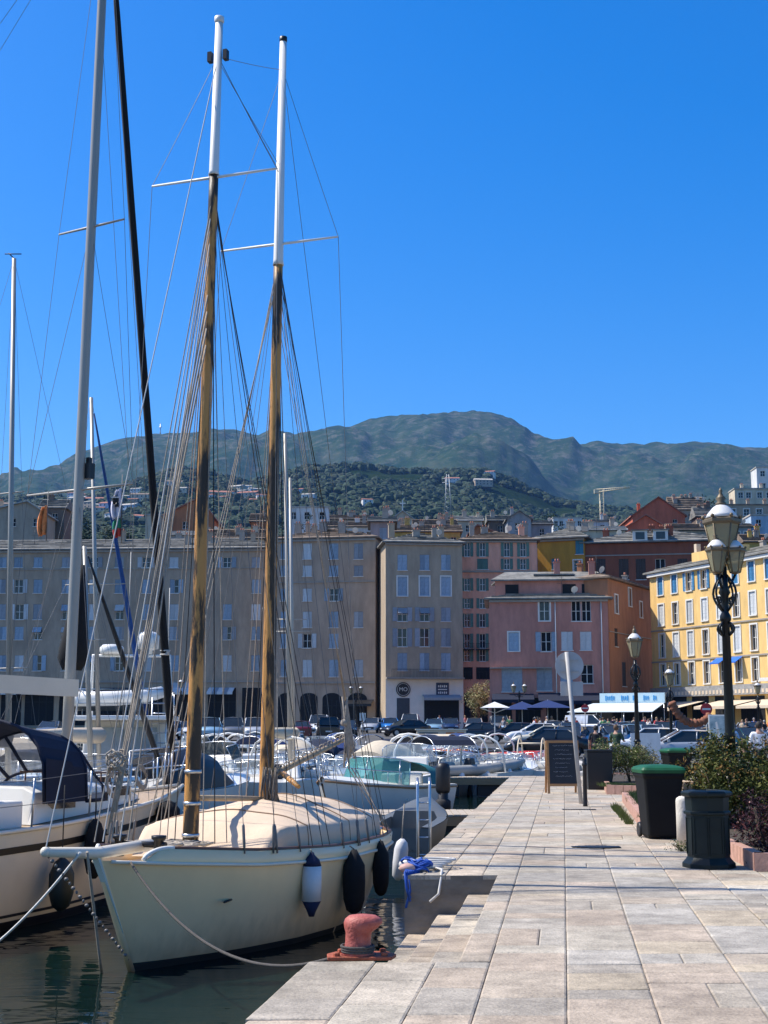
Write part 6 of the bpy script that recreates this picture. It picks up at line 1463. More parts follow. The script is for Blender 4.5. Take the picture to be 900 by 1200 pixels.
def wheelie(label, px, py, sc, rot, X=None, H=1.07):
    b0 = G(px, py); t = thing('wheelie_bin', label, 'wheelie bin', (b0.x, b0.y + .3 * sc, 0), rot); 
    rings = []
    for z, w, d in ((.02, .24, .25), (.06, .265, .28), (.5, .30, .33), (.86, .335, .37), (.9, .36, .40), (.95, .36, .40)):
        w *= sc; d *= sc; r = .05; pts = []
        for cx, cy, a0 in ((w - r, d - r, 0), (-w + r, d - r, 90), (-w + r, -d + r, 180), (w - r, -d + r, 270)):
            for k in range(4): a = math.radians(a0 + 30 * k); pts.append((cx + r * math.cos(a), cy + r * math.sin(a), z * H / 1.07))
        rings.append(pts)
    mb = MB(); mb.loft(rings, cap=True); mb.build('body', PLAS, t)
    mb = MB(); rings = []
    for z, w, d in ((.94, .375, .41), (.985, .385, .42), (1.02, .36, .39), (1.05, .25, .28), (1.06, .1, .1)):
        w *= sc; d *= sc; r = .06; pts = []
        for cx, cy, a0 in ((w - r if w > r else .02, d - r, 0), (-w + r, d - r, 90), (-w + r, -d + r, 180), (w - r, -d + r, 270)):
            for k in range(4): a = math.radians(a0 + 30 * k); pts.append((cx + r * math.cos(a), cy + r * math.sin(a), z * H / 1.07))
        rings.append(pts)
    mb.smooth = False; mb.loft(rings, cap=True); mb.build('lid', M('green_lid', (.006, .085, .028), .55, .25, 3), t)
    for s_ in (1, -1): mb = MB(); mb.lathe([(.1, -.025), (.11, 0), (.1, .025)], (0, 0, 0), 14, Matrix.Translation((s_ * .27 * sc, .33 * sc, .11)) @ Matrix.Rotation(PI / 2, 4, 'Y')); mb.build('wheel', BLACKP, t)
    mb = MB(); mb.tube([(-.26 * sc, .42 * sc, .98), (-.26 * sc, .5 * sc, .99), (.26 * sc, .5 * sc, .99), (.26 * sc, .42 * sc, .98)], .016, 6); mb.build('handle', PLAS, t)
    return t
wheelie('tall black wheelie bin with bright green lid beside the planting bed', 778, 984, .86, .05)
wheelie('second black wheelie bin with green lid, farther off behind the near one', 797, 925, .95, .1)
# stone bollard
b0 = G(803, 992); mb = MB(); mb.lathe([(.1, 0), (.098, .4), (.1, .60), (.09, .64), (.05, .665), (.01, .67)], n=22)
tag(mb.build('stone_bollard', M('pale_stone', (.58, .53, .44), .85, .15, 5, .4, 30), None, loc=(b0.x, b0.y + .05, 0)), 'short cream stone bollard between the wheelie bin and the octagonal bin', 'bollard')
# sign seen from behind
b0 = G(681, 942); t = thing('road_sign', 'back of a round and a rectangular road sign on a leaning grey post', 'road sign', (b0.x, b0.y, 0)); tp = P(664, 764, b0.y) - Vector((b0.x, b0.y, 0))
GALV = M('galvanised_post', (.42, .40, .37), .6, .12, 6, .1, 30); SGN = M('sign_back_aluminium', (.44, .44, .43), .55, .12, 3)
mb = MB(); mb.tube([(0, 0, 0), tp], .044, 12); mb.build('post', GALV, t); c = Vector((tp.x * .96, .06, P(668, 780, b0.y).z)); mb = MB()
mb.lathe([(.305, -.006), (.305, .012)], (0, 0, 0), 40, Matrix.Translation(c + Vector((.05, 0, 0))) @ Matrix.Rotation(PI / 2, 4, 'X'), False); rs_ = mb.build('round_plate', SGN, t); mb = MB()
for dz in (-.12, .12): mb.box(c + Vector((.05, -.02, dz)), (.4, .02, .035))
mb.build('bracket', GALV, rs_); z2 = P(670, 807, b0.y).z; mb = MB(); mb.box((tp.x * .82 + .06, .06, z2), (.48, .012, .30)); mb.build('rectangular_plate', SGN, t, bevel=.004)
# black post
b0 = G(686, 945); mb = MB(); mb.lathe([(.05, 0), (.045, .05), (.04, .8), (.055, .82), (.055, .86), (.04, .88), (.045, .95), (.02, .99)], n=14); tag(mb.build('black_bollard', BLACKP, None, loc=(b0.x, b0.y, 0)), 'slim black iron post beside the leaning sign pole', 'bollard')
# drain strip and manholes set in the paving
for nm, x0, x1, y, w, lb in (('drain_grate', 660, 700, 949, .18, 'narrow drain grate in the paving below the sign post'), ('drain_cover', 672, 729, 993, .42, 'dark oval drain opening in the paving left of the wheelie bin')):
    a, b_ = G(x0, y), G(x1, y); mb = MB(); n_ = int((b_.x - a.x) / .05)
    for i in range(n_):
        f_ = i / n_; ww = w * (1 if nm == 'drain_grate' else (.35 + .65 * math.sin(PI * f_)) * (.8 + .3 * random.random())); mb.box((lerp(a.x, b_.x, f_), a.y, .009), (.036 if nm == 'drain_grate' else .045, ww, .008))
    tag(mb.build(nm, BLACKP), lb, 'drain')
# chalkboard
WOODF = M('orange_wood_frame', (.42, .2, .07), .6, .2, 4, stretch=(1, 1, 5)); SLATE = M('slate_board', (.018, .02, .025), .6, .3, 3); CHALK = M('chalk', (.55, .55, .55), .9)
def board(label, px, py, w, h, rot, frame, lines, seed=1):
    b0 = G(px, py); t = thing('menu_board', label, 'menu board', (b0.x, b0.y, SL(b0.y)), rot); Tm = Matrix.Rotation(-.1, 4, 'X')
    mb = MB(); 
    for s_ in (-1, 1): mb.box((s_ * (w / 2 - .03), 0, h / 2), (.06, .04, h), Tm)
    mb.box((0, 0, h - .03), (w - .122, .038, .06), Tm); mb.box((0, 0, .16 * h), (w - .122, .038, .06), Tm)
    T2 = Matrix.Translation((0, .42, 0)) @ Matrix.Rotation(.14, 4, 'X')
    for s_ in (-1, 1): mb.box((s_ * (w / 2 - .03), 0, h / 2 - .01), (.05, .03, h), T2)
    mb.build('frame', frame, t); mb = MB(); mb.box((0, .0, .58 * h), (w - .11, .02, .8 * h), Tm); bo = mb.build('slate', SLATE, t)
    mb = MB(); rk = random.Random(seed)
    for i in range(lines):
        z = h * (.9 - .66 * i / lines); x = -w / 2 + .16 + (.05 if i % 3 else 0); end = w / 2 - .12 - rk.uniform(0, .22) 
        while x < end:
            d_ = rk.uniform(.012, .03); mb.tube([Tm @ Vector((x, -.014, z + rk.uniform(-.008, .012))), Tm @ Vector((x + d_ * .5, -.014, z + rk.uniform(-.012, .018))), Tm @ Vector((x + d_, -.014, z + rk.uniform(-.008, .012)))], .0035, 3); x += d_ + (.022 if rk.random() < .2 else .006)
    mb.build('chalk_writing', CHALK, bo)
board('black chalkboard menu in an orange wooden A-frame on the pavement', 661, 930, .8, 1.28, .06, WOODF, 8)
board('second menu board with orange-red frame near the woman in dark', 703, 893, .85, 1.15, .1, M('red_wood_frame', (.5, .12, .06), .6), 7, 4)
b0 = G(702, 925); mb = MB(); mb.box((0, 0, .48), (.62, .5, .96), taper=1.06); mb.box((0, 0, .99), (.68, .56, .05)); tag(mb.build('service_box', M('black_box_plastic', (.012, .013, .013), .5), None, loc=(b0.x, b0.y, 0), bevel=.01), 'black box-shaped bin behind the chalkboard and the pole', 'bin')
# ---------------------------------------------------------------- planting beds
BRICK = M('pink_brick_edge', (.46, .26, .19), .85, .2, 6, .3, 30); SOIL = M('soil', (.06, .045, .03), .95, .4, 8, .6, 30); GRASS = M('grass_blades', (.05, .10, .02), .8, .4, 3, col2=(.16, .2, .05))
def bed(label, pts, hgt, skip=(), nm='planting_bed'):
    c = sum((Vector(p) for p in pts), Vector((0, 0))) / len(pts); t = thing(nm, label, 'planting bed', (c.x, c.y, 0)); mb = MB(); n = len(pts); inner = []
    loc = [Vector(p) - c for p in pts]
    for i in range(n):
        a, b_ = loc[i], loc[(i + 1) % n]
        if i in skip: continue
        d = b_ - a; L = d.length; u = d.normalized(); nn = Vector((-u.y, u.x)); k = 0; x = 0
        while x < L - .02:
            w = min(.21, L - x); q = a + u * (x + w / 2) + nn * .06; T_ = Matrix.Translation((q.x, q.y, hgt / 2)) @ Matrix.Rotation(math.atan2(u.y, u.x), 4, 'Z'); mb.box((0, 0, 0), (w - .012, .12, hgt), T_); x += w
    mb.build('brick_edge', BRICK, t); mb = MB(); mb.prism([(p.x * .985, p.y * .985) for p in loc], .0, hgt - .04); mb.build('soil', SOIL, t); return t, c, loc
g = lambda x, y: (lambda p: (p.x, p.y))(G(x, y))
bed1 = [g(757, 981), g(812, 984), g(884, 1021), g(1010, 1024), g(1000, 940), g(729, 939)]
bed('pink brick edged planting bed behind the bins', bed1, .2)
bed2 = [g(711, 931), g(752, 932), g(760, 915), g(702, 914)]
bed('small pink brick edged bed with yellow-green shrubs', bed2, .22)
def leafy(name, label, cat, ells, n, size, mats, seed=1, stems=None, flowers=None, group=None, loc=None, stemm=None):
    """ells: list of (cx, cy, cz, rx, ry, rz) crowns; leaves sit in clumps in their outer volume"""
    rk = random.Random(seed); mb = MB(); L0 = Vector(loc)
    clumps = []
    for e in ells:
        for _ in range(int(n / 26 / len(ells))):
            while True:
                v = Vector((rk.uniform(-1, 1), rk.uniform(-1, 1), rk.uniform(-1, 1)))
                if .25 < v.length < 1: break
            v = v * (1 + .18 * noise.noise(v * 3)); clumps.append(Vector((e[0] + v.x * e[3], e[1] + v.y * e[4], e[2] + v.z * e[5])))
    for c in clumps:
        if c.z < .02: continue
        mi = rk.randrange(len(mats)) if rk.random() < .4 else 0; r = size * rk.uniform(1.2, 2.6)
        for _ in range(26):
            p = c + Vector((rk.gauss(0, r), rk.gauss(0, r), rk.gauss(0, r * .8))); a = Vector((rk.uniform(-1, 1), rk.uniform(-1, 1), rk.uniform(-.3, 1))).normalized(); b_ = a.cross(Vector((rk.uniform(-1, 1), rk.uniform(-1, 1), rk.uniform(-1, 1)))).normalized(); s_ = size * rk.uniform(.6, 1.2); mb.m = mi
            if p.z < .01: continue
            mb.add([p - a * s_, p + b_ * s_ * .36, p + a * s_, p - b_ * s_ * .36], [(0, 1, 2, 3)])
    t = thing(name, label, cat, loc, 0, group); mb.build('foliage', mats, t)
    mb = MB()
    for k in range(stems or 7):
        e = rk.choice(ells); x = rk.uniform(-.5, .5) * e[3]; y = rk.uniform(-.5, .5) * e[4]; mb.tube([(e[0] + x * .3, e[1] + y * .3, 0), (e[0] + x * .7, e[1] + y * .7, e[2] * .6), (e[0] + x * 1.5, e[1] + y * 1.5, e[2] + e[5] * .5)], [.018, .012, .006], 5)
    mb.build('stem', stemm or BARK, t)
    if flowers:
        mb = MB()
        for k in range(flowers[0]):
            e = rk.choice(ells); v = Vector((rk.gauss(0, 1), rk.gauss(0, 1), rk.gauss(0, 1))).normalized() * rk.uniform(.85, 1.08); p = Vector((e[0] + v.x * e[3], e[1] + v.y * e[4], e[2] + v.z * e[5]))
            if p.z > .05:
                for q in range(4): mb.add([p + Vector((rk.uniform(-1, 1), rk.uniform(-1, 1), rk.uniform(-1, 1))) * flowers[2] for _ in range(3)], [(0, 1, 2)])
        mb.build('blossom', flowers[1], t)
    return t
BARK = M('bark', (.12, .085, .055), .9, .35, 5, .5, 20, stretch=(3, 3, .6))
OLE = [M('leaf_olive', (.055, .075, .015), .7, .35, 3, col2=(.13, .13, .03), spec=.2), M('leaf_dark', (.018, .032, .01), .7, .3, 3, spec=.2), M('leaf_bronze', (.2, .11, .03), .7, .3, 3, spec=.2)]
BOX_ = [M('leaf_yellow_green', (.10, .13, .03), .6, .3, 3, spec=.2), M('leaf_mid', (.04, .065, .02), .6, .3, 3, spec=.2), M('leaf_straw', (.32, .28, .13), .7, .2, 3)]
PUR = [M('leaf_purple', (.035, .012, .015), .6, .4, 4, spec=.2), M('leaf_plum', (.11, .035, .035), .6, .3, 4, spec=.2), M('leaf_black_green', (.012, .016, .01), .6)]
p = G(820, 975); 
p = Vector((4.95, 20.6, 0)); leafy('oleander_shrub', 'big olive-green oleander bush with bronze tips around the large lamp post', 'shrub', [(.15, .2, 1.0, .55, .6, .5), (1.1, .5, .9, .7, .7, .62), (.0, -.3, .72, .42, .4, .42), (.75, -.6, .62, .55, .4, .45)], 22000, .036, OLE, 3, 16, (240, M('blossom_cream', (.5, .42, .28), .7), .016), loc=p)
p = Vector((4.62, 16.9, 0)); leafy('purple_shrub', 'dark purple-leaved shrub right of the octagonal bin', 'shrub', [(.1, .25, .42, .42, .5, .42), (.75, .5, .5, .5, .5, .45), (.25, -.4, .22, .3, .3, .22), (.0, -.85, .14, .28, .25, .16)], 11000, .03, PUR, 5, 10, (60, M('blossom_pinkish', (.55, .3, .25), .7), .013), loc=p)
p = G(803, 998); leafy('ivy_tuft', 'low green tuft growing at the foot of the stone bollard', 'plant', [(.0, .05, .05, .22, .12, .07), (.18, .1, .06, .16, .12, .08)], 1500, .016, [BOX_[1], OLE[1], BOX_[0]], 6, 4, loc=(p.x, p.y, 0))
p = G(732, 925); leafy('euonymus_shrub', 'yellow-green shrub filling the small brick bed', 'shrub', [(-.35, .4, .75, .5, .4, .45), (.3, .5, .62, .5, .4, .4)], 7000, .032, BOX_, 7, 9, loc=(p.x, p.y, .1))
p = G(755, 925); leafy('euonymus_shrub', 'pale straw-tinted shrub right of the yellow-green one, behind the wheelie bin', 'shrub', [(.1, .6, .6, .45, .4, .4)], 3500, .032, [BOX_[2], BOX_[0], BOX_[1]], 8, 6, loc=(p.x, p.y, .1))
p = G(893, 1000); leafy('ground_plant', 'small green plant at the corner of the brick bed, right edge', 'plant', [(.1, .1, .12, .2, .15, .1)], 900, .025, [BOX_[1], BOX_[0]], 9, 4, loc=(p.x, p.y, .16))
p = Vector((5.7, 22.8, 0)); leafy('oleander_shrub', 'farther olive bush behind the large lamp post', 'shrub', [(0, 0, .8, .9, .6, .5), (1.3, .2, .75, .9, .6, .5)], 9000, .032, OLE, 13, 9, loc=p)
# grass in the beds and at their foot
rk = random.Random(9); mb = MB()
def tuft(x, y, z, n, r, h):
    for _ in range(n):
        a = rk.uniform(0, 2 * PI); d_ = r * math.sqrt(rk.random()); px_, py_ = x + d_ * math.cos(a), y + d_ * math.sin(a); hh = h * rk.uniform(.5, 1.2); lx_, ly = rk.uniform(-.5, .5) * hh, rk.uniform(-.5, .5) * hh
        mb.add([(px_ - .006, py_, z), (px_ + .006, py_, z), (px_ + lx_, py_ + ly, z + hh)], [(0, 1, 2)])
for i in range(160):
    f_ = rk.random(); a = Vector(bed1[0]).lerp(Vector(bed1[5]), f_); tuft(a.x + rk.uniform(.15, .9), a.y + rk.uniform(0, .3), .16, 26, .16, .09)
for i in range(26): a = Vector(g(722, 946)).lerp(Vector(g(741, 967)), rk.random()); tuft(a.x - .04, a.y, 0, 26, .08, .12)
for i in range(60): a = Vector(bed2[0]).lerp(Vector(bed2[1]), rk.random()); tuft(a.x, a.y + rk.uniform(.15, 1.2), .18, 24, .15, .08)
tag(mb.build('grass', GRASS), 'short grass in and beside the brick edged beds', 'grass', kind='stuff')
# ---------------------------------------------------------------- street lamps
IRON = M('lamp_iron', (.012, .014, .015), .35, .25, 4, .1, 20, metal=.4); BRONZE = M('lamp_bronze', (.16, .12, .07), .5, .25, 5, metal=.3); LGL = glass('lantern_glass', (.42, .38, .24), .55, .15); DOME = M('lamp_dome_paint', (.66, .64, .60), .35, .08)
def lantern(parent, c, s=1.0):
    c = Vector(c); mb = MB(); n = 6; rot = PI / 6
    mb.lathe([(.03 * s, -.04 * s), (.06 * s, -.02 * s), (.13 * s, 0), (.135 * s, .03 * s)], c, n, None, False, rot); b = mb.build('lantern', BRONZE, parent)
    mb = MB(); mb.lathe([(.125 * s, .03 * s), (.235 * s, .50 * s)], c, n, None, False, rot); mb.build('glass_panes', LGL, b)
    mb = MB()
    for k in range(n): a = 2 * PI * k / n + rot; mb.tube([c + Vector((.13 * s * math.cos(a), .13 * s * math.sin(a), .03 * s)), c + Vector((.242 * s * math.cos(a), .242 * s * math.sin(a), .5 * s))], .011 * s, 5)
    mb.lathe([(.25 * s, .49 * s), (.27 * s, .52 * s), (.27 * s, .56 * s), (.22 * s, .6 * s)], c, n, None, False, rot)
    for k in range(n): a = 2 * PI * k / n + rot; mb.sphere(c + Vector((.26 * s * math.cos(a), .26 * s * math.sin(a), .6 * s)), .03 * s, 6, 5)
    mb.build('lantern_frame', BRONZE, b)
    mb = MB(); mb.smooth = True; mb.lathe([(.23 * s, .585 * s), (.205 * s, .64 * s), (.12 * s, .74 * s), (.07 * s, .775 * s)], c, 18); mb.build('dome', DOME, b)
    mb = MB(); mb.lathe([(.075 * s, .77 * s), (.08 * s, .8 * s), (.05 * s, .83 * s), (.075 * s, .87 * s), (.05 * s, .9 * s), (.02 * s, .95 * s), (.03 * s, .98 * s), (.005, 1.03 * s)], c, 12); mb.build('finial', BRONZE, b); return b
def lamp(label, X, Y, H, kind='single', z=None, s=1.0, group='ornate street lamps along the quay'):
    z = SL(Y) if z is None else z; t = thing('street_lamp', label, 'street lamp', (X, Y, z), .3, group); hb = H - 1.05 * s
    mb = MB(); mb.lathe([(.26, 0), (.26, .08), (.21, .12), (.19, .3), (.21, .36), (.2, .42), (.14, .5), (.13, .85), (.155, .9), (.155, .96), (.11, 1.02), (.095, 1.1), (.12, 1.14), (.09, 1.2)], n=16); mb.build('base', IRON, t)
    mb = MB(); mb.lathe([(.082, 1.18), (.075, 1.5), (.06, hb - .95), (.085, hb - .92), (.085, hb - .86), (.055, hb - .8), (.06, hb - .55), (.09, hb - .5), (.06, hb - .4), (.045, hb - .1)], n=14); po = mb.build('post', IRON, t)
    mb = MB()
    for k in range(4):
        T_ = Matrix.Rotation(PI / 2 * k + .4, 4, 'Z')
        mb.tube([T_ @ Vector((.05 + .16 * math.sin(a), 0, hb - .78 + .55 * a / PI)) for a in [i * PI / 8 for i in range(9)]], .018, 6)
        mb.tube([T_ @ Vector((.14 + .05 * math.cos(a), 0, hb - .62 + .05 * math.sin(a))) for a in [i * PI / 5 for i in range(9)]], .014, 5)
        mb.tube([T_ @ Vector((.06 + .09 * math.sin(a), 0, hb - .95 - .2 * a / PI)) for a in [i * PI / 8 for i in range(9)]], .02, 6)
    mb.build('scroll_work', IRON, po)
    if kind == 'single': lantern(t, (0, 0, hb), s)
    elif kind == 'cluster':
        lantern(t, (0, 0, hb + .02), s)
        for a in (-2.7, -.5, 1.5):
            q = Vector((.17 * math.cos(a), .17 * math.sin(a), hb - .2)); lantern(t, q, s * .6); mb = MB(); mb.tube([(0, 0, hb - .5), q * .5 + Vector((0, 0, (hb - .6) * .5)), q + Vector((0, 0, -.02))], .022, 6); mb.build('arm', IRON, po)
    elif kind == 'twin':
        for s_ in (-1, 1):
            q = Vector((.55 * s_, 0, hb - .2)); lantern(t, q, s * .85); mb = MB(); mb.tube([(0, 0, hb - .5), (.3 * s_, 0, hb - .62), (.5 * s_, 0, hb - .45), q], .025, 6); mb.build('arm', IRON, po)
    return t
p = P(857, 900, 20.8); lamp('large ornate black lamp post with a cluster of bronze lanterns at the right', p.x, 20.8, 5.26, 'cluster', s=1.08)
p = P(747.5, 890, 45); lamp('black lamp post with one bronze lantern left of the wheelie bin', p.x, 45, 4.92)
p = P(787, 870, 68); lamp('smaller black lamp post beside the hanging brown garland', p.x, 68, 4.7)
p = P(890, 860, 100); lamp('distant dark lamp post near the right edge below the yellow building', p.x, 100, 4.6)
p = P(417, 850, 150); lamp('distant twin-armed lamp in front of the arched taupe block', p.x, 150, 5.4, 'twin', s=1.1)
p = P(609, 850, 128); lamp('distant twin-armed lamp in front of the mauve house', p.x, 128, 5.3, 'twin', s=1.1)
p = P(211, 850, 140); lamp('distant lamp in front of the long taupe block left of the wooden mast', p.x, 140, 5.6, 'single', s=1.1)
# brown garland swag hanging from the lamp
mb = MB(); mb.smooth = True; Yg = 67; pts = [(787, 822), (791, 832), (798, 841), (807, 847), (818, 848), (827, 844), (833, 837)]; GAR = M('terracotta_net', (.24, .09, .045), .85, .35, 6)
P_ = []
for i in range(43):
    u = i / 42 * (len(pts) - 1); k = min(int(u), len(pts) - 2); f_ = u - k; P_.append(P(lerp(pts[k][0], pts[k + 1][0], f_), lerp(pts[k][1], pts[k + 1][1], f_), Yg))
mb.tube(P_, [.1 + .09 * abs(math.sin(i * .9)) + .03 for i in range(43)], 10); tag(mb.build('garland', GAR), 'brown knobbly garland swag hanging by the smaller lamp post', 'garland')
# poster board
b0 = P(843, 885, 45); t = thing('poster_stand', 'white framed poster stand left of the big lamp post', 'poster stand', (b0.x, 45, 0), -.1); mb = MB(); mb.box((0, 0, 1.35), (.62, .06, 1.3)); mb.box((-.22, 0, .35), (.05, .05, .7)); mb.box((.22, 0, .35), (.05, .05, .7)); mb.build('frame', WHITE, t)
mb = MB(); mb.box((0, -.035, 1.35), (.54, .012, 1.2)); po = mb.build('poster', M('poster_print', (.12, .3, .38), .5, .5, 2.5, col2=(.5, .6, .6)), t); mb = MB(); mb.add([(-.1, -.043, 1.75), (-.04, -.043, 1.78), (.12, -.043, .85), (.02, -.043, .85)], [(0, 1, 2, 3)]); mb.build('poster_figure', WHITE, po)
# white panel and cafe bits near the bins
b0 = P(757, 885, 47); mb = MB(); mb.box((0, 0, .75), (1.0, .05, 1.3)); mb.box((-.45, 0, .05), (.05, .4, .06)); mb.box((.45, 0, .05), (.05, .4, .06)); tag(mb.build('screen_panel', M('frosted_panel', (.55, .6, .62), .3), None, loc=(b0.x, 47, 0)), 'pale upright glass screen panel right of the lamp post', 'screen')
b0 = P(823, 905, 24); t = thing('stone_trough', 'cream stone trough end behind the wheelie bin', 'planter', (4.72, 22.2, 0), .1); mb = MB(); mb.box((0, 0, .38), (.22, .9, .76)); mb.build('trough', M('warm_stone', (.5, .36, .22), .85, .2, 4), t, bevel=.03)
# parasol
b0 = P(580, 860, 92); t = thing('parasol', 'square white parasol on a pale pole in front of the dark cars', 'parasol', (b0.x, 92, SL(92))); zt = P(580, 825, 92).z - SL(92); mb = MB(); mb.tube([(0, 0, 0), (0, 0, zt)], .04, 8); mb.build('pole', WHITE, t); mb = MB(); w = .95; mb.add([(-w, -w, zt - .25), (w, -w, zt - .25), (w, w, zt - .25), (-w, w, zt - .25), (0, 0, zt + .15)], [(0, 1, 4), (1, 2, 4), (2, 3, 4), (3, 0, 4), (3, 2, 1, 0)])
mb.build('canopy', WHGEL, t); mb = MB()
for dx, dy_ in ((-w, -w), (w, -w), (w, w), (-w, w)): mb.tube([(0, 0, zt - .6), (dx * .95, dy_ * .95, zt - .26)], .02, 5)
mb.build('ribs', WHITE, t)
def navy_parasol(label, px, Y, w, py):
    z = SL(Y); x = P(px, 840, Y).x; zt = P(px, py, Y).z - z; t = thing('parasol', label, 'parasol', (x, Y, z)); mb = MB(); mb.tube([(0, 0, 0), (0, 0, zt)], .04, 8); mb.build('pole', WHITE, t); mb = MB(); mb.add([(-w, -w, zt - .75), (w, -w, zt - .75), (w, w, zt - .75), (-w, w, zt - .75), (0, 0, zt)], [(0, 1, 4), (1, 2, 4), (2, 3, 4), (3, 0, 4)]); mb.build('canopy', BLUEC if 'blue' in label else NAVY, t)
navy_parasol('blue cafe parasol under the mauve house awning, nearest the sign pole', 642, 126, 2.0, 820); navy_parasol('navy cafe parasol left of the blue one by the mauve house', 612, 127, 1.8, 822)
# cream stall wall on the far quay
b0 = P(517, 852, 96); t = thing('kiosk', 'low cream boat kiosk with orange panels on the far quay', 'kiosk', (b0.x, 96, SL(96))); mb = MB(); mb.box((0, 0, .5), (3.4, 1.2, 1.0)); mb.build('counter', CREAMC, t, bevel=.03); mb = MB(); mb.box((-.9, -.61, .55), (1.3, .02, .6)); mb.build('grey_panel', GREYG, t); mb = MB(); mb.box((.6, -.61, .5), (.6, .02, .7)); mb.box((1.3, -.61, .5), (.5, .02, .7)); mb.build('orange_panel', ORANGE, t); mb = MB(); mb.box((0, 0, 1.04), (3.6, 1.35, .08)); mb.build('lid', CREAMG, t)
def sign(label, px, py, Y, kind):
    c = P(px, py, Y); z = SL(Y); t = thing('traffic_sign', label, 'traffic sign', (c.x, Y, z)); h = c.z - z; mb = MB(); mb.tube([(0, 0, 0), (0, 0, h + .35)], .035, 6); mb.build('post', GALV, t)
    RW = Matrix.Translation((0, -.05, h)) @ Matrix.Rotation(PI / 2, 4, 'X')
    if kind == 'noentry':
        mb = MB(); mb.lathe([(.32, 0), (.32, .02)], n=24, T=RW, smooth=False); d_ = mb.build('disc', M('sign_red', (.55, .03, .03), .5), t); mb = MB(); mb.box((0, -.08, h), (.44, .02, .1)); mb.build('bar', WHITE, d_)
    else:
        mb = MB(); mb.box((0, -.05, h), (.5, .03, .62)); mb.build('plate', WHITE, t)
sign('round red sign on a pole behind the leaning road sign', 685.5, 830, 112, 'noentry'); sign('round red no-entry sign at the end of the brown garland', 827.5, 831, 75, 'noentry'); sign('small white sign plate on a pole by the silver car on the far quay', 425, 840, 112, 'plate')
# trees by the houses
def tree(label, px, Y, ytop, w, mats, n=5000, seed=1, name='tree', base=None, size=.16, loose=1):
    X = P(px, 800, Y).x; z = T(X, Y) if Y > 165 else SL(Y); top = P(px, ytop, Y).z - z; t = None; h = top
    ells = [(rk.uniform(-.3, .3) * w, rk.uniform(-.3, .3) * w, h * rk.uniform(.55, .8), w * rk.uniform(.4, .65), w * rk.uniform(.4, .6), h * rk.uniform(.18, .28)) for _ in range(4)]
    t = leafy(name, label, 'tree', ells, n, size, mats, seed, 6, loc=(X, Y, z)); mb = MB(); mb.tube([(0, 0, -.3), (.05, 0, h * .35), (.0, .05, h * .6)], [w * .07, w * .05, w * .03], 8)
    for e in ells: mb.tube([(0, 0, h * .3), (e[0] * .7, e[1] * .7, e[2])], [w * .04, w * .015], 6)
    mb.build('trunk', BARK, t); return t
tree('thin olive tree in front of the salmon house', 560, 138, 800, 1.9, [BOX_[2], BOX_[0], OLE[0]], 3500, 5, size=.1)
tree('round dark tree behind the leftmost tan house', 47, 300, 570, 4.5, [FOL[0], FOL[2]], 4000, 6, size=.4)
for i, (x, y, Y, w, lb) in enumerate(((655, 612, 300, 6, 'broad green pine left of the white villa'), (672, 616, 285, 5, 'yellow-green pine in front of the white villa'), (645, 586, 420, 7, 'tall dark pine above the white villa'), (740, 604, 330, 6, 'dark pine behind the coral red houses'), (728, 606, 310, 5, 'green pine right of the crane'), (840, 590, 330, 5, 'dark tree at the foot of the cream flats'), (560, 600, 330, 5, 'dark tree behind the cream slanted house'), (435, 606, 330, 5, 'dark tree left of the chapel'), (100, 605, 300, 5, 'dark tree beside the yacht mast, behind the taupe block'), (130, 612, 280, 4.5, 'green tree behind the flags'), (362, 604, 222, 2.6, 'small dark roof-garden tree in front of the white flat-roofed house'))):
    tree(lb, x, Y, y, w, [FOL[i % 3], FOL[(i + 1) % 3]], 3600, 20 + i, size=.42 if Y > 250 else .2)
# ================================================================== CARS
TYRE = M('tyre', (.015, .015, .016), .85, .2); RIM = M('wheel_rim', (.4, .4, .41), .35, .08, metal=.7); CARGL = M('car_glass', (.02, .026, .03), .04, .2, .6, spec=.7)
LAMPW = M('headlight_lens', (.65, .66, .66), .1, .05); LAMPR = M('tail_light_lens', (.35, .01, .01), .2, .1); PLATE = M('number_plate', (.65, .65, .62), .5)
def paint(nm, c): return M('car_paint_' + nm, c, .28, .04, 1, coat=.6, metal=.15)
PAINT = {'silver': paint('silver', (.42, .43, .44)), 'grey': paint('grey', (.14, .145, .15)), 'white': paint('white', (.72, .72, .71)), 'black': paint('black', (.01, .01, .012)), 'blue': paint('blue', (.02, .17, .5)), 'dark blue': paint('dark_blue', (.012, .03, .09)), 'red': paint('red', (.38, .02, .015)), 'light blue': paint('light_blue', (.25, .4, .5)), 'cream': paint('cream', (.6, .55, .42)), 'dark green': paint('dark_green', (.01, .05, .035)), 'bronze': paint('bronze', (.2, .13, .07)), 'dark red': paint('dark_red', (.13, .01, .012))}
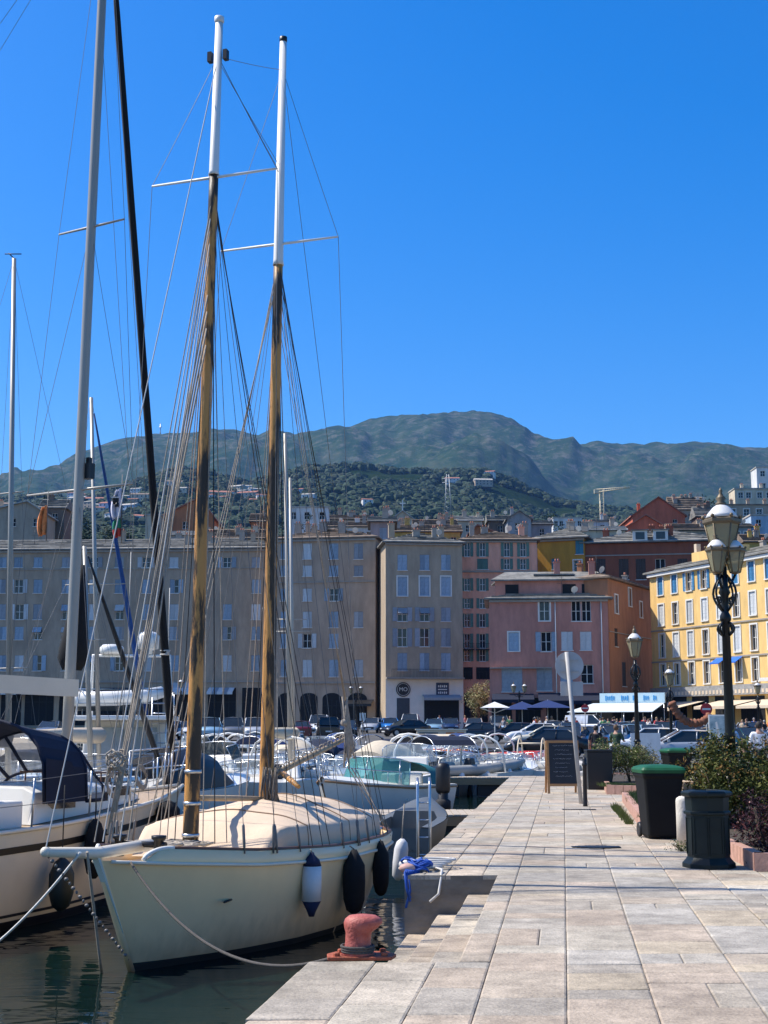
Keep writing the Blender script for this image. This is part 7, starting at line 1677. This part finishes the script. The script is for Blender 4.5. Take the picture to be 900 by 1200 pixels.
SH = {  # side profile: body (x, z) and greenhouse (x, z), front of the car at +x
 'hatchback': (4.0, 1.72, [(-1.95, .32), (-1.97, .8), (-1.85, .98), (.75, .95), (1.5, .86), (1.92, .68), (1.97, .35)], [(-1.86, .96), (-1.55, 1.46), (.1, 1.48), (.88, .94)]),
 'saloon': (4.5, 1.76, [(-2.22, .35), (-2.24, .86), (-2.1, .98), (-1.4, 1.0), (.85, .96), (1.7, .86), (2.18, .7), (2.22, .35)], [(-1.75, .98), (-1.1, 1.40), (.15, 1.43), (1.05, .95)]),
 'offroader': (4.4, 1.84, [(-2.15, .42), (-2.18, 1.0), (-2.1, 1.1), (.9, 1.08), (1.75, 1.02), (2.12, .86), (2.16, .42)], [(-2.1, 1.1), (-1.9, 1.74), (.35, 1.75), (1.0, 1.08)]),
 'van': (4.6, 1.84, [(-2.28, .38), (-2.3, 1.05), (-2.28, 1.1), (1.05, 1.1), (1.85, .98), (2.25, .78), (2.28, .38)], [(-2.29, 1.1), (-2.2, 1.84), (.35, 1.86), (1.25, 1.09)])}
CARP = {}
def car_meshes(kind, col):
    key = (kind, col)
    if key in CARP: return CARP[key]
    L, W_, body, gh = SH[kind]; w = W_ / 2
    def arches(z0=.32): pass
    mb = MB(); xs = [p[0] for p in body]; n = 26; top = [p for p in body[1:-1]]; x0, x1 = body[0][0], body[-1][0]; rings = []
    wx = (x0 + .78, x1 - .82)
    for i in range(n + 1):
        x = lerp(x0, x1, i / n); zt = interp(sorted(top), x) if x > top[0][0] and x < top[-1][0] else (top[0][1] if x <= top[0][0] else top[-1][1]); e = max(abs(2 * (x - (x0 + x1) / 2) / (x1 - x0)) - .82, 0) / .18; ww = w * (1 - .14 * e * e); zb = .26
        for c in wx:
            if abs(x - c) < .36: zb = max(zb, .26 + .36 * math.sqrt(max(0, 1 - ((x - c) / .36) ** 2)))
        zt = max(zt, zb + .1); zt -= .10 * (e ** 3)
        rings.append([(x, -ww * .9, zb), (x, -ww, max(.5, zb + .02)), (x, -ww * .985, zt - .12), (x, -ww * .9, zt), (x, 0, zt + .025), (x, ww * .9, zt), (x, ww * .985, zt - .12), (x, ww, max(.5, zb + .02)), (x, ww * .9, zb)])
    mb.smooth = True; mb.loft(rings); mb.smooth = False; mb.face([i for i in range(9)][::-1]); mb.face([n * 9 + i for i in range(9)]); body_m = mb.mesh('body', PAINT[col])
    g0, g1, g2, g3 = gh; mb = MB(); wb, wt = w * .93, w * .74
    vs = [(g0[0], -wb, g0[1]), (g3[0], -wb, g3[1]), (g3[0], wb, g3[1]), (g0[0], wb, g0[1]), (g1[0], -wt, g1[1]), (g2[0], -wt, g2[1]), (g2[0], wt, g2[1]), (g1[0], wt, g1[1])]
    mb.add(vs, [(0, 1, 5, 4), (1, 2, 6, 5), (2, 3, 7, 6), (3, 0, 4, 7)]); glass_m = mb.mesh('windows', CARGL)
    mb = MB(); mb.loft([[(g1[0] - .04, -wt - .02, g1[1] - .03), (g1[0] - .02, 0, g1[1] + .04), (g1[0] - .04, wt + .02, g1[1] - .03)], [((g1[0] + g2[0]) / 2, -wt - .03, g1[1] + .01), ((g1[0] + g2[0]) / 2, 0, g1[1] + .08), ((g1[0] + g2[0]) / 2, wt + .03, g1[1] + .01)], [(g2[0] + .05, -wt - .02, g2[1] - .04), (g2[0] + .03, 0, g2[1] + .03), (g2[0] + .05, wt + .02, g2[1] - .04)]], closed=False)
    for s_ in (-1, 1):
        for (a, b_) in ((0, 4), (1, 5)):
            p, q = Vector(vs[a]), Vector(vs[b_]); p.y *= s_; q.y *= s_; mb.tube([p, q], .035, 5)
        m_ = Vector(((g0[0] + g3[0]) / 2 - .1, -wb * s_, g0[1])); mb.tube([m_, (m_.x - .05, -wt * s_, g1[1])], .03, 5)
        if kind == 'van': mb.add([(g0[0] + .02, s_ * (wb + .012), g0[1]), (-.1, s_ * (wb + .012), g0[1]), (-.1, s_ * (wt + .012), g1[1]), (g1[0] + .02, s_ * (wt + .012), g1[1])], [(0, 1, 2, 3)])
    roof_m = mb.mesh('roof', PAINT[col])
    mb = MB(); mb.lathe([(.05, -.11), (.29, -.11), (.325, -.07), (.325, .07), (.29, .11), (.2, .11)], n=18, T=Matrix.Rotation(PI / 2, 4, 'X')); wh = mb.mesh('wheel', TYRE)
    mb = MB(); mb.lathe([(.2, -.118), (.2, .118)], n=14, T=Matrix.Rotation(PI / 2, 4, 'X'), smooth=False); rm = mb.mesh('rim', RIM)
    mb = MB(); mb.box((0, 0, 0), (.1, .32, .14), taper=.8); hl = mb.mesh('headlight', LAMPW); mb = MB(); mb.box((0, 0, 0), (.06, .2, .24)); tl = mb.mesh('tail_light', LAMPR)
    mb = MB(); mb.box((0, 0, 0), (.03, .52, .11)); np_ = mb.mesh('number_plate', PLATE)
    mb = MB(); mb.box((0, 0, 0), (.04, W_ * .6, .2)); gr = mb.mesh('grille', BLACKP); mb = MB(); mb.box((0, 0, 0), (.1, .17, .12)); mi = mb.mesh('mirror', PAINT[col])
    CARP[key] = (L, W_, wx, body_m, glass_m, roof_m, wh, rm, hl, tl, np_, gr, mi, body, gh); return CARP[key]
def car(label, px, Y, deg, kind, col, X=None, group='cars parked around the harbour'):
    X = P(px, 850, Y).x if X is None else X
    L, W_, wx, bm_, gm, rm_, wh, rm, hl, tl, npm, gr, mi, body, gh = car_meshes(kind, col)
    t = thing('parked_car', label, 'van' if kind == 'van' else 'car', (X, Y, SL(Y) + .01), math.radians(deg), group)
    link('body', bm_, t); link('windows', gm, t); link('roof', rm_, t)
    for x in wx:
        for s_ in (-1, 1): w = link('wheel', wh, t, loc=(x, s_ * (W_ / 2 - .12), .325)); link('rim', rm, w)
    xf, xr = body[-1][0], body[0][0]
    for s_ in (-1, 1):
        link('headlight', hl, t, loc=(xf - .1, s_ * (W_ / 2 - .3), .66)); link('tail_light', tl, t, loc=(xr + .05, s_ * (W_ / 2 - .24), .78)); link('mirror', mi, t, loc=(gh[3][0] - .25, s_ * (W_ / 2 + .06), gh[3][1] + .05))
    link('grille', gr, t, loc=(xf - .0, 0, .48)); link('number_plate', npm, t, loc=(xr - .02, 0, .6)); link('number_plate', npm, t, loc=(xf + .03, 0, .42))
    return t
CARS = [
 # far quay, left
 (246, 106, -80, 'offroader', 'light blue', 'pale blue car behind the nearer wooden mast on the far quay'), (273, 107, -84, 'offroader', 'grey', 'grey high-roofed car left of the right wooden mast, far quay'), (299, 106, -82, 'offroader', 'silver', 'silver boxy car just left of the right wooden mast, far quay'),
 (222, 112, -85, 'saloon', 'white', 'white car far left of the wooden masts'), (196, 110, -95, 'hatchback', 'dark blue', 'dark blue car left of the nearer wooden mast'), (60, 112, -90, 'saloon', 'grey', 'grey car behind the sprayhood yacht'), (150, 112, -90, 'hatchback', 'black', 'black car behind the trawler'),
 (352, 112, 95, 'saloon', 'dark red', 'dark red car right of the right wooden mast'), (384, 113, 95, 'offroader', 'black', 'black four-wheel drive seen from behind, right of the masts'), (374, 124, -90, 'van', 'white', 'white van behind the black four-wheel drive'), (406, 120, -85, 'saloon', 'black', 'black car beside the small sign plate'),
 (436, 138, -100, 'hatchback', 'silver', 'silver car in front of the arched taupe block'), (457, 137, -80, 'hatchback', 'blue', 'bright blue car beside the silver one'), (475, 122, -150, 'saloon', 'black', 'black car in front of the white van, side on'), (481, 138, -95, 'van', 'white', 'white van in front of the white shop'),
 (509, 132, -95, 'saloon', 'light blue', 'pale blue car in front of the white shop awning'), (528, 136, -92, 'hatchback', 'dark blue', 'dark blue car right of the white shop'), (556, 134, -95, 'hatchback', 'silver', 'silver car in front of the thin olive tree'),
 (558, 101, 172, 'saloon', 'black', 'long black car left of the white parasol pole'), (603, 100, 178, 'saloon', 'black', 'glossy black saloon right of the white parasol pole'), (585, 130, -90, 'offroader', 'grey', 'grey four-wheel drive behind the black saloons'),
 # car park, right
 (641, 72, 172, 'saloon', 'black', 'low black car nearest the chalkboard'), (640, 84, 175, 'saloon', 'cream', 'cream car behind the low black car'), (628, 96, 178, 'saloon', 'white', 'white car with dark roof stripe below the navy parasols'), (668, 80, -110, 'hatchback', 'dark blue', 'dark blue car left of the leaning sign post'),
 (690, 82, -110, 'saloon', 'silver', 'silver car with large windscreen right of the leaning sign post'), (694, 122, -30, 'van', 'white', 'white van parked in front of the orange wall'), (717, 84, -110, 'hatchback', 'white', 'white car behind the woman in dark'), (712, 97, -100, 'saloon', 'bronze', 'bronze car between the white van and the silver car'),
 (738, 86, -100, 'hatchback', 'light blue', 'light blue car left of the single-lantern lamp'), (733, 100, -95, 'hatchback', 'dark blue', 'dark blue car under the pale canopy edge'), (757, 72, 170, 'hatchback', 'white', 'white car right behind the single-lantern lamp post'), (764, 90, -100, 'saloon', 'silver', 'silver car between the two lamp posts, second row'),
 (778, 104, -100, 'hatchback', 'red', 'red car behind the smaller lamp post'), (800, 62, 178, 'saloon', 'silver', 'silver saloon side on below the brown garland'), (805, 84, -95, 'offroader', 'dark blue', 'dark blue tall car behind the silver saloon'), (829, 76, -95, 'saloon', 'grey', 'grey car behind the poster stand'),
 (812, 104, -90, 'saloon', 'white', 'white car under the garland, last row'), (852, 72, -95, 'hatchback', 'dark green', 'dark green car behind the big lamp post'), (876, 80, -92, 'saloon', 'grey', 'grey car behind the man in white'), (846, 98, -92, 'offroader', 'black', 'black four-wheel drive in front of the yellow building'), (880, 104, -90, 'saloon', 'white', 'white car at the right in front of the cream awnings'), (668, 104, -90, 'saloon', 'grey', 'grey car left of the white van, last row'), (745, 112, -90, 'saloon', 'black', 'black car in front of the restaurant canopy'), (650, 108, -92, 'hatchback', 'white', 'white car by the blue parasol')]
for x, Y, dg, k, c, lb in CARS: car(lb, x, Y, dg, k, c)
# ================================================================== PEOPLE
SKIN = M('skin', (.45, .25, .17), .6, .08, 5); HAIR = {'dark': M('hair_dark', (.02, .014, .01), .7, .2), 'brown': M('hair_brown', (.09, .05, .025), .7, .2), 'fair': M('hair_fair', (.35, .24, .12), .7, .2), 'grey': M('hair_grey', (.35, .34, .33), .7, .1)}
CLO = {k: M('cloth_' + k.replace(' ', '_'), c, .85, .1, 6) for k, c in {'white': (.7, .7, .7), 'black': (.015, .015, .017), 'red': (.5, .04, .03), 'blue': (.04, .12, .4), 'navy': (.015, .02, .06), 'grey': (.25, .25, .26), 'pink': (.6, .25, .28), 'green': (.06, .2, .08), 'beige': (.5, .4, .28), 'yellow': (.6, .45, .08), 'orange': (.6, .2, .04), 'light blue': (.3, .45, .62), 'brown': (.15, .08, .04), 'dark green': (.02, .05, .03)}.items()}
def skin_mesh(name, verts, edges, rad, mat, sub=1):
    me = bpy.data.meshes.new(name); me.from_pydata(verts, edges, []); o = bpy.data.objects.new('tmp', me); COL.objects.link(o)
    s = o.modifiers.new('s', 'SKIN'); sv = me.skin_vertices[0].data
    for i, r in enumerate(rad): sv[i].radius = (r, r) if not isinstance(r, tuple) else r
    sv[0].use_root = True; u = o.modifiers.new('u', 'SUBSURF'); u.levels = sub; u.render_levels = sub
    dg = bpy.context.evaluated_depsgraph_get(); m2 = bpy.data.meshes.new_from_object(o.evaluated_get(dg)); bpy.data.objects.remove(o, do_unlink=True); m2.materials.clear(); m2.materials.append(mat)
    for p in m2.polygons: p.use_smooth = True
    m2.name = name; return m2
POSES = {}
def pose(kind):
    if kind in POSES: return POSES[kind]
    walk = .0
    if kind == 'walk': walk = .22
    J = {'pel': (0, 0, .95), 'wai': (0, 0, 1.1), 'che': (0, -.01, 1.3), 'nec': (0, 0, 1.48), 'hea': (0, -.01, 1.56), 'top': (0, -.01, 1.68)}
    for s_, n in ((1, 'l'), (-1, 'r')):
        w = walk * s_; J['hip' + n] = (.09 * s_, 0, .9); J['kne' + n] = (.1 * s_, -w * .6 - .02, .5); J['ank' + n] = (.1 * s_, -w * .9 + (.12 if w < 0 else 0), .09 + (.04 if w < 0 else 0)); J['toe' + n] = (.11 * s_, -w * .9 - .15 + (.12 if w < 0 else 0), .045)
        if kind == 'arms': J['sho' + n] = (.18 * s_, 0, 1.42); J['elb' + n] = (.26 * s_, -.04, 1.16); J['wri' + n] = (.16 * s_, -.26, 1.15)
        else: J['sho' + n] = (.18 * s_, 0, 1.42); J['elb' + n] = (.25 * s_, .03 + w * .4, 1.14); J['wri' + n] = (.26 * s_, -.06 + w * .9, .90)
        x, y, z = J['wri' + n]; d = Vector((.0, -.25, -1)) if kind != 'arms' else Vector((-.3 * s_, -1, 0)); d.normalize()
        J['pal' + n] = tuple(Vector((x, y, z)) + d * .08)
    if kind == 'sit':
        for s_, n in ((1, 'l'), (-1, 'r')):
            J['kne' + n] = (.12 * s_, -.45, .95); J['ank' + n] = (.12 * s_, -.45, .52); J['toe' + n] = (.12 * s_, -.6, .47); J['wri' + n] = (.16 * s_, -.28, 1.05); J['pal' + n] = (.14 * s_, -.36, 1.03)
        J = {k: (x, y, z - .43) for k, (x, y, z) in J.items()}
    R = {'pel': (.15, .11), 'wai': (.13, .095), 'che': (.155, .105), 'nec': .052, 'hea': (.078, .088), 'top': (.07, .08)}
    for n in 'lr': R.update({'hip' + n: .09, 'kne' + n: .057, 'ank' + n: .036, 'toe' + n: .034, 'sho' + n: .056, 'elb' + n: .04, 'wri' + n: .026, 'pal' + n: (.036, .02)})
    E_ = [('pel', 'wai'), ('wai', 'che'), ('che', 'nec'), ('nec', 'hea'), ('hea', 'top')]
    for n in 'lr': E_ += [('pel', 'hip' + n), ('hip' + n, 'kne' + n), ('kne' + n, 'ank' + n), ('ank' + n, 'toe' + n), ('che', 'sho' + n), ('sho' + n, 'elb' + n), ('elb' + n, 'wri' + n), ('wri' + n, 'pal' + n)]
    # five fingers of different lengths on each palm
    for s_, n in ((1, 'l'), (-1, 'r')):
        c = Vector(J['pal' + n]); d = (c - Vector(J['wri' + n])).normalized(); sd_ = Vector((0, 1, 0)).cross(d); sd_ = Vector((0, 1, .1)) if sd_.length < .2 else Vector((.15 * s_, 1, 0)).normalized()
        for k, (off, ln) in enumerate(((-.03, .07), (-.01, .08), (.01, .076), (.03, .06))):
            J[f'f{k}{n}'] = tuple(c + d * .03 + sd_ * off); J[f'g{k}{n}'] = tuple(c + d * (.03 + ln) + sd_ * off * 1.2 + Vector((-.012 * s_, 0, 0))); R[f'f{k}{n}'] = .0095; R[f'g{k}{n}'] = .007; E_ += [('pal' + n, f'f{k}{n}'), (f'f{k}{n}', f'g{k}{n}')]
        J['th' + n] = tuple(c - d * .02 - sd_ * .055 + d * .05); R['th' + n] = .009; E_ += [('pal' + n, 'th' + n)]
    def sub(names, scale, nm, mat, ed=None, ov={}):
        idx = {k: i for i, k in enumerate(names)}; e = [(idx[a], idx[b]) for a, b in E_ if a in idx and b in idx]
        rad = [tuple(q * scale for q in (ov.get(k, R[k]) if isinstance(ov.get(k, R[k]), tuple) else (ov.get(k, R[k]),) * 2)) for k in names]
        return skin_mesh(nm, [J[k] for k in names], e, rad, mat)
    body = sub(list(J), 1.0, 'person', SKIN)
    shirt = sub(['pel', 'wai', 'che', 'shol', 'shor', 'elbl', 'elbr'], 1.14, 'shirt', CLO['white'], ov={'elbl': .046, 'elbr': .046, 'pel': (.15, .115)})
    trou = sub(['pel', 'hipl', 'hipr', 'knel', 'kner', 'ankl', 'ankr'], 1.17, 'trousers', CLO['navy'], ov={'pel': (.135, .105), 'ankl': .045, 'ankr': .045})
    shoes = []
    mb = MB(); mb.smooth = True; T0 = Vector(J['hea'])
    mb.sphere((T0.x, T0.y + .022, T0.z + .055), .098, 14, 9, (.93, 1.0, 1.1)); hair = mb.mesh('hair', HAIR['dark'])
    # trim the hair mesh so the face stays clear
    import bmesh as _bm
    b_ = _bm.new(); b_.from_mesh(hair); _bm.ops.delete(b_, geom=[v for v in b_.verts if v.co.y < T0.y - .035 and v.co.z < T0.z + .1 or v.co.z < T0.z - .03], context='VERTS'); b_.to_mesh(hair); b_.free()
    mb = MB(); fy = T0.y - .088
    for s_ in (-1, 1): mb.sphere((T0.x + .03 * s_, fy, T0.z + .045), .011, 6, 4)
    mb.box((T0.x, fy + .004, T0.z - .02), (.045, .012, .01)); face = mb.mesh('eyes_and_mouth', CLO['brown'])
    mb = MB(); mb.box((T0.x, fy - .006, T0.z + .02), (.022, .03, .035), taper=(.5, .4))
    for s_ in (-1, 1): mb.sphere((T0.x + .085 * s_, T0.y, T0.z + .03), .022, 6, 5, (.4, .7, 1.2))
    nose = mb.mesh('nose_and_ears', SKIN)
    mb = MB(); mb.smooth = False
    for n in 'lr': x, y, z = J['ank' + n]; mb.box((x, y - .06, z - .05), (.1, .27, .085), taper=(.8, .75))
    sh_ = mb.mesh('shoes', CLO['black'])
    POSES[kind] = (body, shirt, trou, hair, face, nose, sh_); return POSES[kind]
def recol(me, mat, cache={}):
    k = (me.name, mat.name)
    if k not in cache: c = me.copy(); c.materials.clear(); c.materials.append(mat); cache[k] = c
    return cache[k]
def person(label, px, Y, deg, kind, top, bot, hair='dark', s=1.0, group=None, z=None):
    b_ = pose(kind); X = P(px, 850, Y).x; z = SL(Y) if z is None else z
    root = link('person', b_[0]); root.location = (X, Y, z); root.rotation_euler.z = math.radians(deg); root.scale = (s, s, s); tag(root, label, 'person', group)
    for nm, me, mt in (('shirt', b_[1], CLO[top]), ('trousers', b_[2], CLO[bot]), ('hair', b_[3], HAIR[hair]), ('eyes_and_mouth', b_[4], None), ('nose_and_ears', b_[5], None), ('shoes', b_[6], None)):
        link(nm, recol(me, mt) if mt else me, root)
    return root
person('person in a white shirt and dark trousers seen from behind, right of the lamp post', 889, 36.5, 180, 'stand', 'white', 'black', 'dark', 1.02)
person('person in a white top sitting down left of the man in white', 870, 34, 160, 'sit', 'white', 'beige', 'brown')
b0 = P(870, 850, 34); t = thing('bench', 'low stone bench under the seated person in white', 'bench', (b0.x, 34.1, 0)); mb = MB(); mb.box((0, 0, .40), (1.5, .5, .1)); mb.build('seat', STONE, t, bevel=.01); mb = MB(); mb.box((-.6, 0, .17), (.15, .4, .34)); mb.build('leg', STONE, t); mb = MB(); mb.box((.6, 0, .17), (.15, .4, .34)); mb.build('leg', STONE, t)
person('woman in dark clothes with dark hair behind the orange-red menu board', 698, 50, 170, 'stand', 'black', 'black', 'dark', .97)
person('person in dark green with brown hair beside the menu board', 722, 47, 140, 'arms', 'dark green', 'navy', 'brown', .98)
person('person in a pale blue shirt behind the poster stand', 857, 52, 150, 'walk', 'light blue', 'navy', 'brown')
person('walking person in white left of the leaning sign, by the parasols', 626, 112, 90, 'walk', 'white', 'white', 'dark')
person('person in grey beside the walking person in white', 633, 113, 100, 'walk', 'grey', 'beige', 'brown')
person('person in a pink top near the grey shop awning', 545, 141, 60, 'walk', 'pink', 'navy', 'fair'); person('person in light blue in front of the white shop', 515, 146, 20, 'stand', 'light blue', 'beige', 'dark'); person('person in red near the shop door of the white shop', 488, 148, 0, 'stand', 'red', 'black', 'dark')
rp = random.Random(31); used = set()
tops = ['white', 'black', 'red', 'blue', 'grey', 'pink', 'green', 'beige', 'yellow', 'orange', 'light blue', 'navy']; bots = ['navy', 'black', 'beige', 'grey', 'white', 'brown', 'light blue']
ZON = [(700, 735, 112, 119, 'at the pale canopy left'), (735, 770, 110, 117, 'at the pale canopy right'), (770, 800, 106, 114, 'by the smaller lamp'), (800, 838, 104, 112, 'behind the brown garland'), (838, 905, 100, 110, 'by the cream awnings'), (585, 640, 122, 128, 'under the navy awnings'), (640, 690, 120, 128, 'near the blue parasol'), (30, 230, 148, 158, 'below the long taupe block')]
for zi, (xa, xb, ya_, yb_, where) in enumerate(ZON):
    for k in range((8, 8, 6, 7, 7, 5, 6, 6)[zi]):
        for _ in range(50):
            c = (rp.choice(tops), rp.choice(bots), zi)
            if c not in used: used.add(c); break
        person(f'person in {c[0]} top and {c[1]} trousers {where}', rp.uniform(xa, xb), rp.uniform(ya_, yb_), rp.uniform(0, 360), rp.choice(['stand', 'walk', 'walk', 'arms']), c[0], c[1], rp.choice(['dark', 'brown', 'fair', 'grey']), rp.uniform(.94, 1.04), 'people walking along the cafe fronts')
# ================================================================== CAFE FURNITURE
WICK = M('cafe_chair_dark', (.05, .035, .025), .7, .3, 8)
def chair_proto():
    ms = []; mb = MB(); mb.box((0, 0, .45), (.44, .44, .04)); ms.append(('seat', mb.mesh('seat', WICK))); mb = MB(); mb.box((0, .21, .72), (.44, .04, .42)); ms.append(('backrest', mb.mesh('backrest', WICK)))
    for x in (-.19, .19):
        for y in (-.19, .19): mb = MB(); mb.tube([(x, y, 0), (x, y, .43)], .018, 5); ms.append(('leg', mb.mesh('leg', METAL_D)))
    return ms
CPR = chair_proto()
def table_proto():
    ms = []; mb = MB(); mb.lathe([(.35, .72), (.35, .75)], n=16, smooth=False); ms.append(('table_top', mb.mesh('table_top', WHITE))); mb = MB(); mb.tube([(0, 0, .03), (0, 0, .72)], .03, 6); ms.append(('pedestal', mb.mesh('pedestal', METAL_D))); mb = MB(); mb.lathe([(.22, 0), (.2, .03)], n=12); ms.append(('foot', mb.mesh('foot', METAL_D))); return ms
TPR = table_proto()
for i, (px, Y) in enumerate(((598, 123), (622, 122), (648, 121), (672, 122), (702, 117), (724, 116), (748, 115), (774, 112), (820, 108), (846, 106), (872, 104))):
    p = P(px, 850, Y); t = thing('cafe_table', f'round white cafe table {["left end of the navy awnings", "below the navy parasol", "below the blue parasol", "right of the blue parasol", "left end of the pale canopy", "middle left of the pale canopy", "right end of the pale canopy", "by the smaller lamp post", "behind the garland end", "behind the poster stand", "at the far right cream awning"][i]}', 'table', (p.x, Y, SL(Y)), 0, 'cafe tables along the house fronts')
    for nm, me in TPR: link(nm, me, t)
    for k, a in enumerate((.3, 2.4, 4.4)):
        c = thing('cafe_chair', f'dark cafe chair, {["near", "far right", "far left"][k]} side of the table' + t['label'][22:], 'chair', (p.x + .65 * math.sin(a), Y - .65 * math.cos(a), SL(Y)), PI + a, 'dark cafe chairs on the terraces')
        for nm, me in CPR: link(nm, me, c)
# ---- boats that would share a label are told apart by their place in the row
_seen = {}
for o in bpy.data.objects:
    if o.parent is None and o.get('category') == 'motorboat': _seen.setdefault(o['label'], []).append(o)
for lb, os_ in _seen.items():
    if len(os_) > 1:
        os_.sort(key=lambda o: o.location.x / o.location.y)
        for i, o in enumerate(os_): o['label'] = lb + (', left one' if i == 0 else ', right one' if i == len(os_) - 1 else ', centre one')
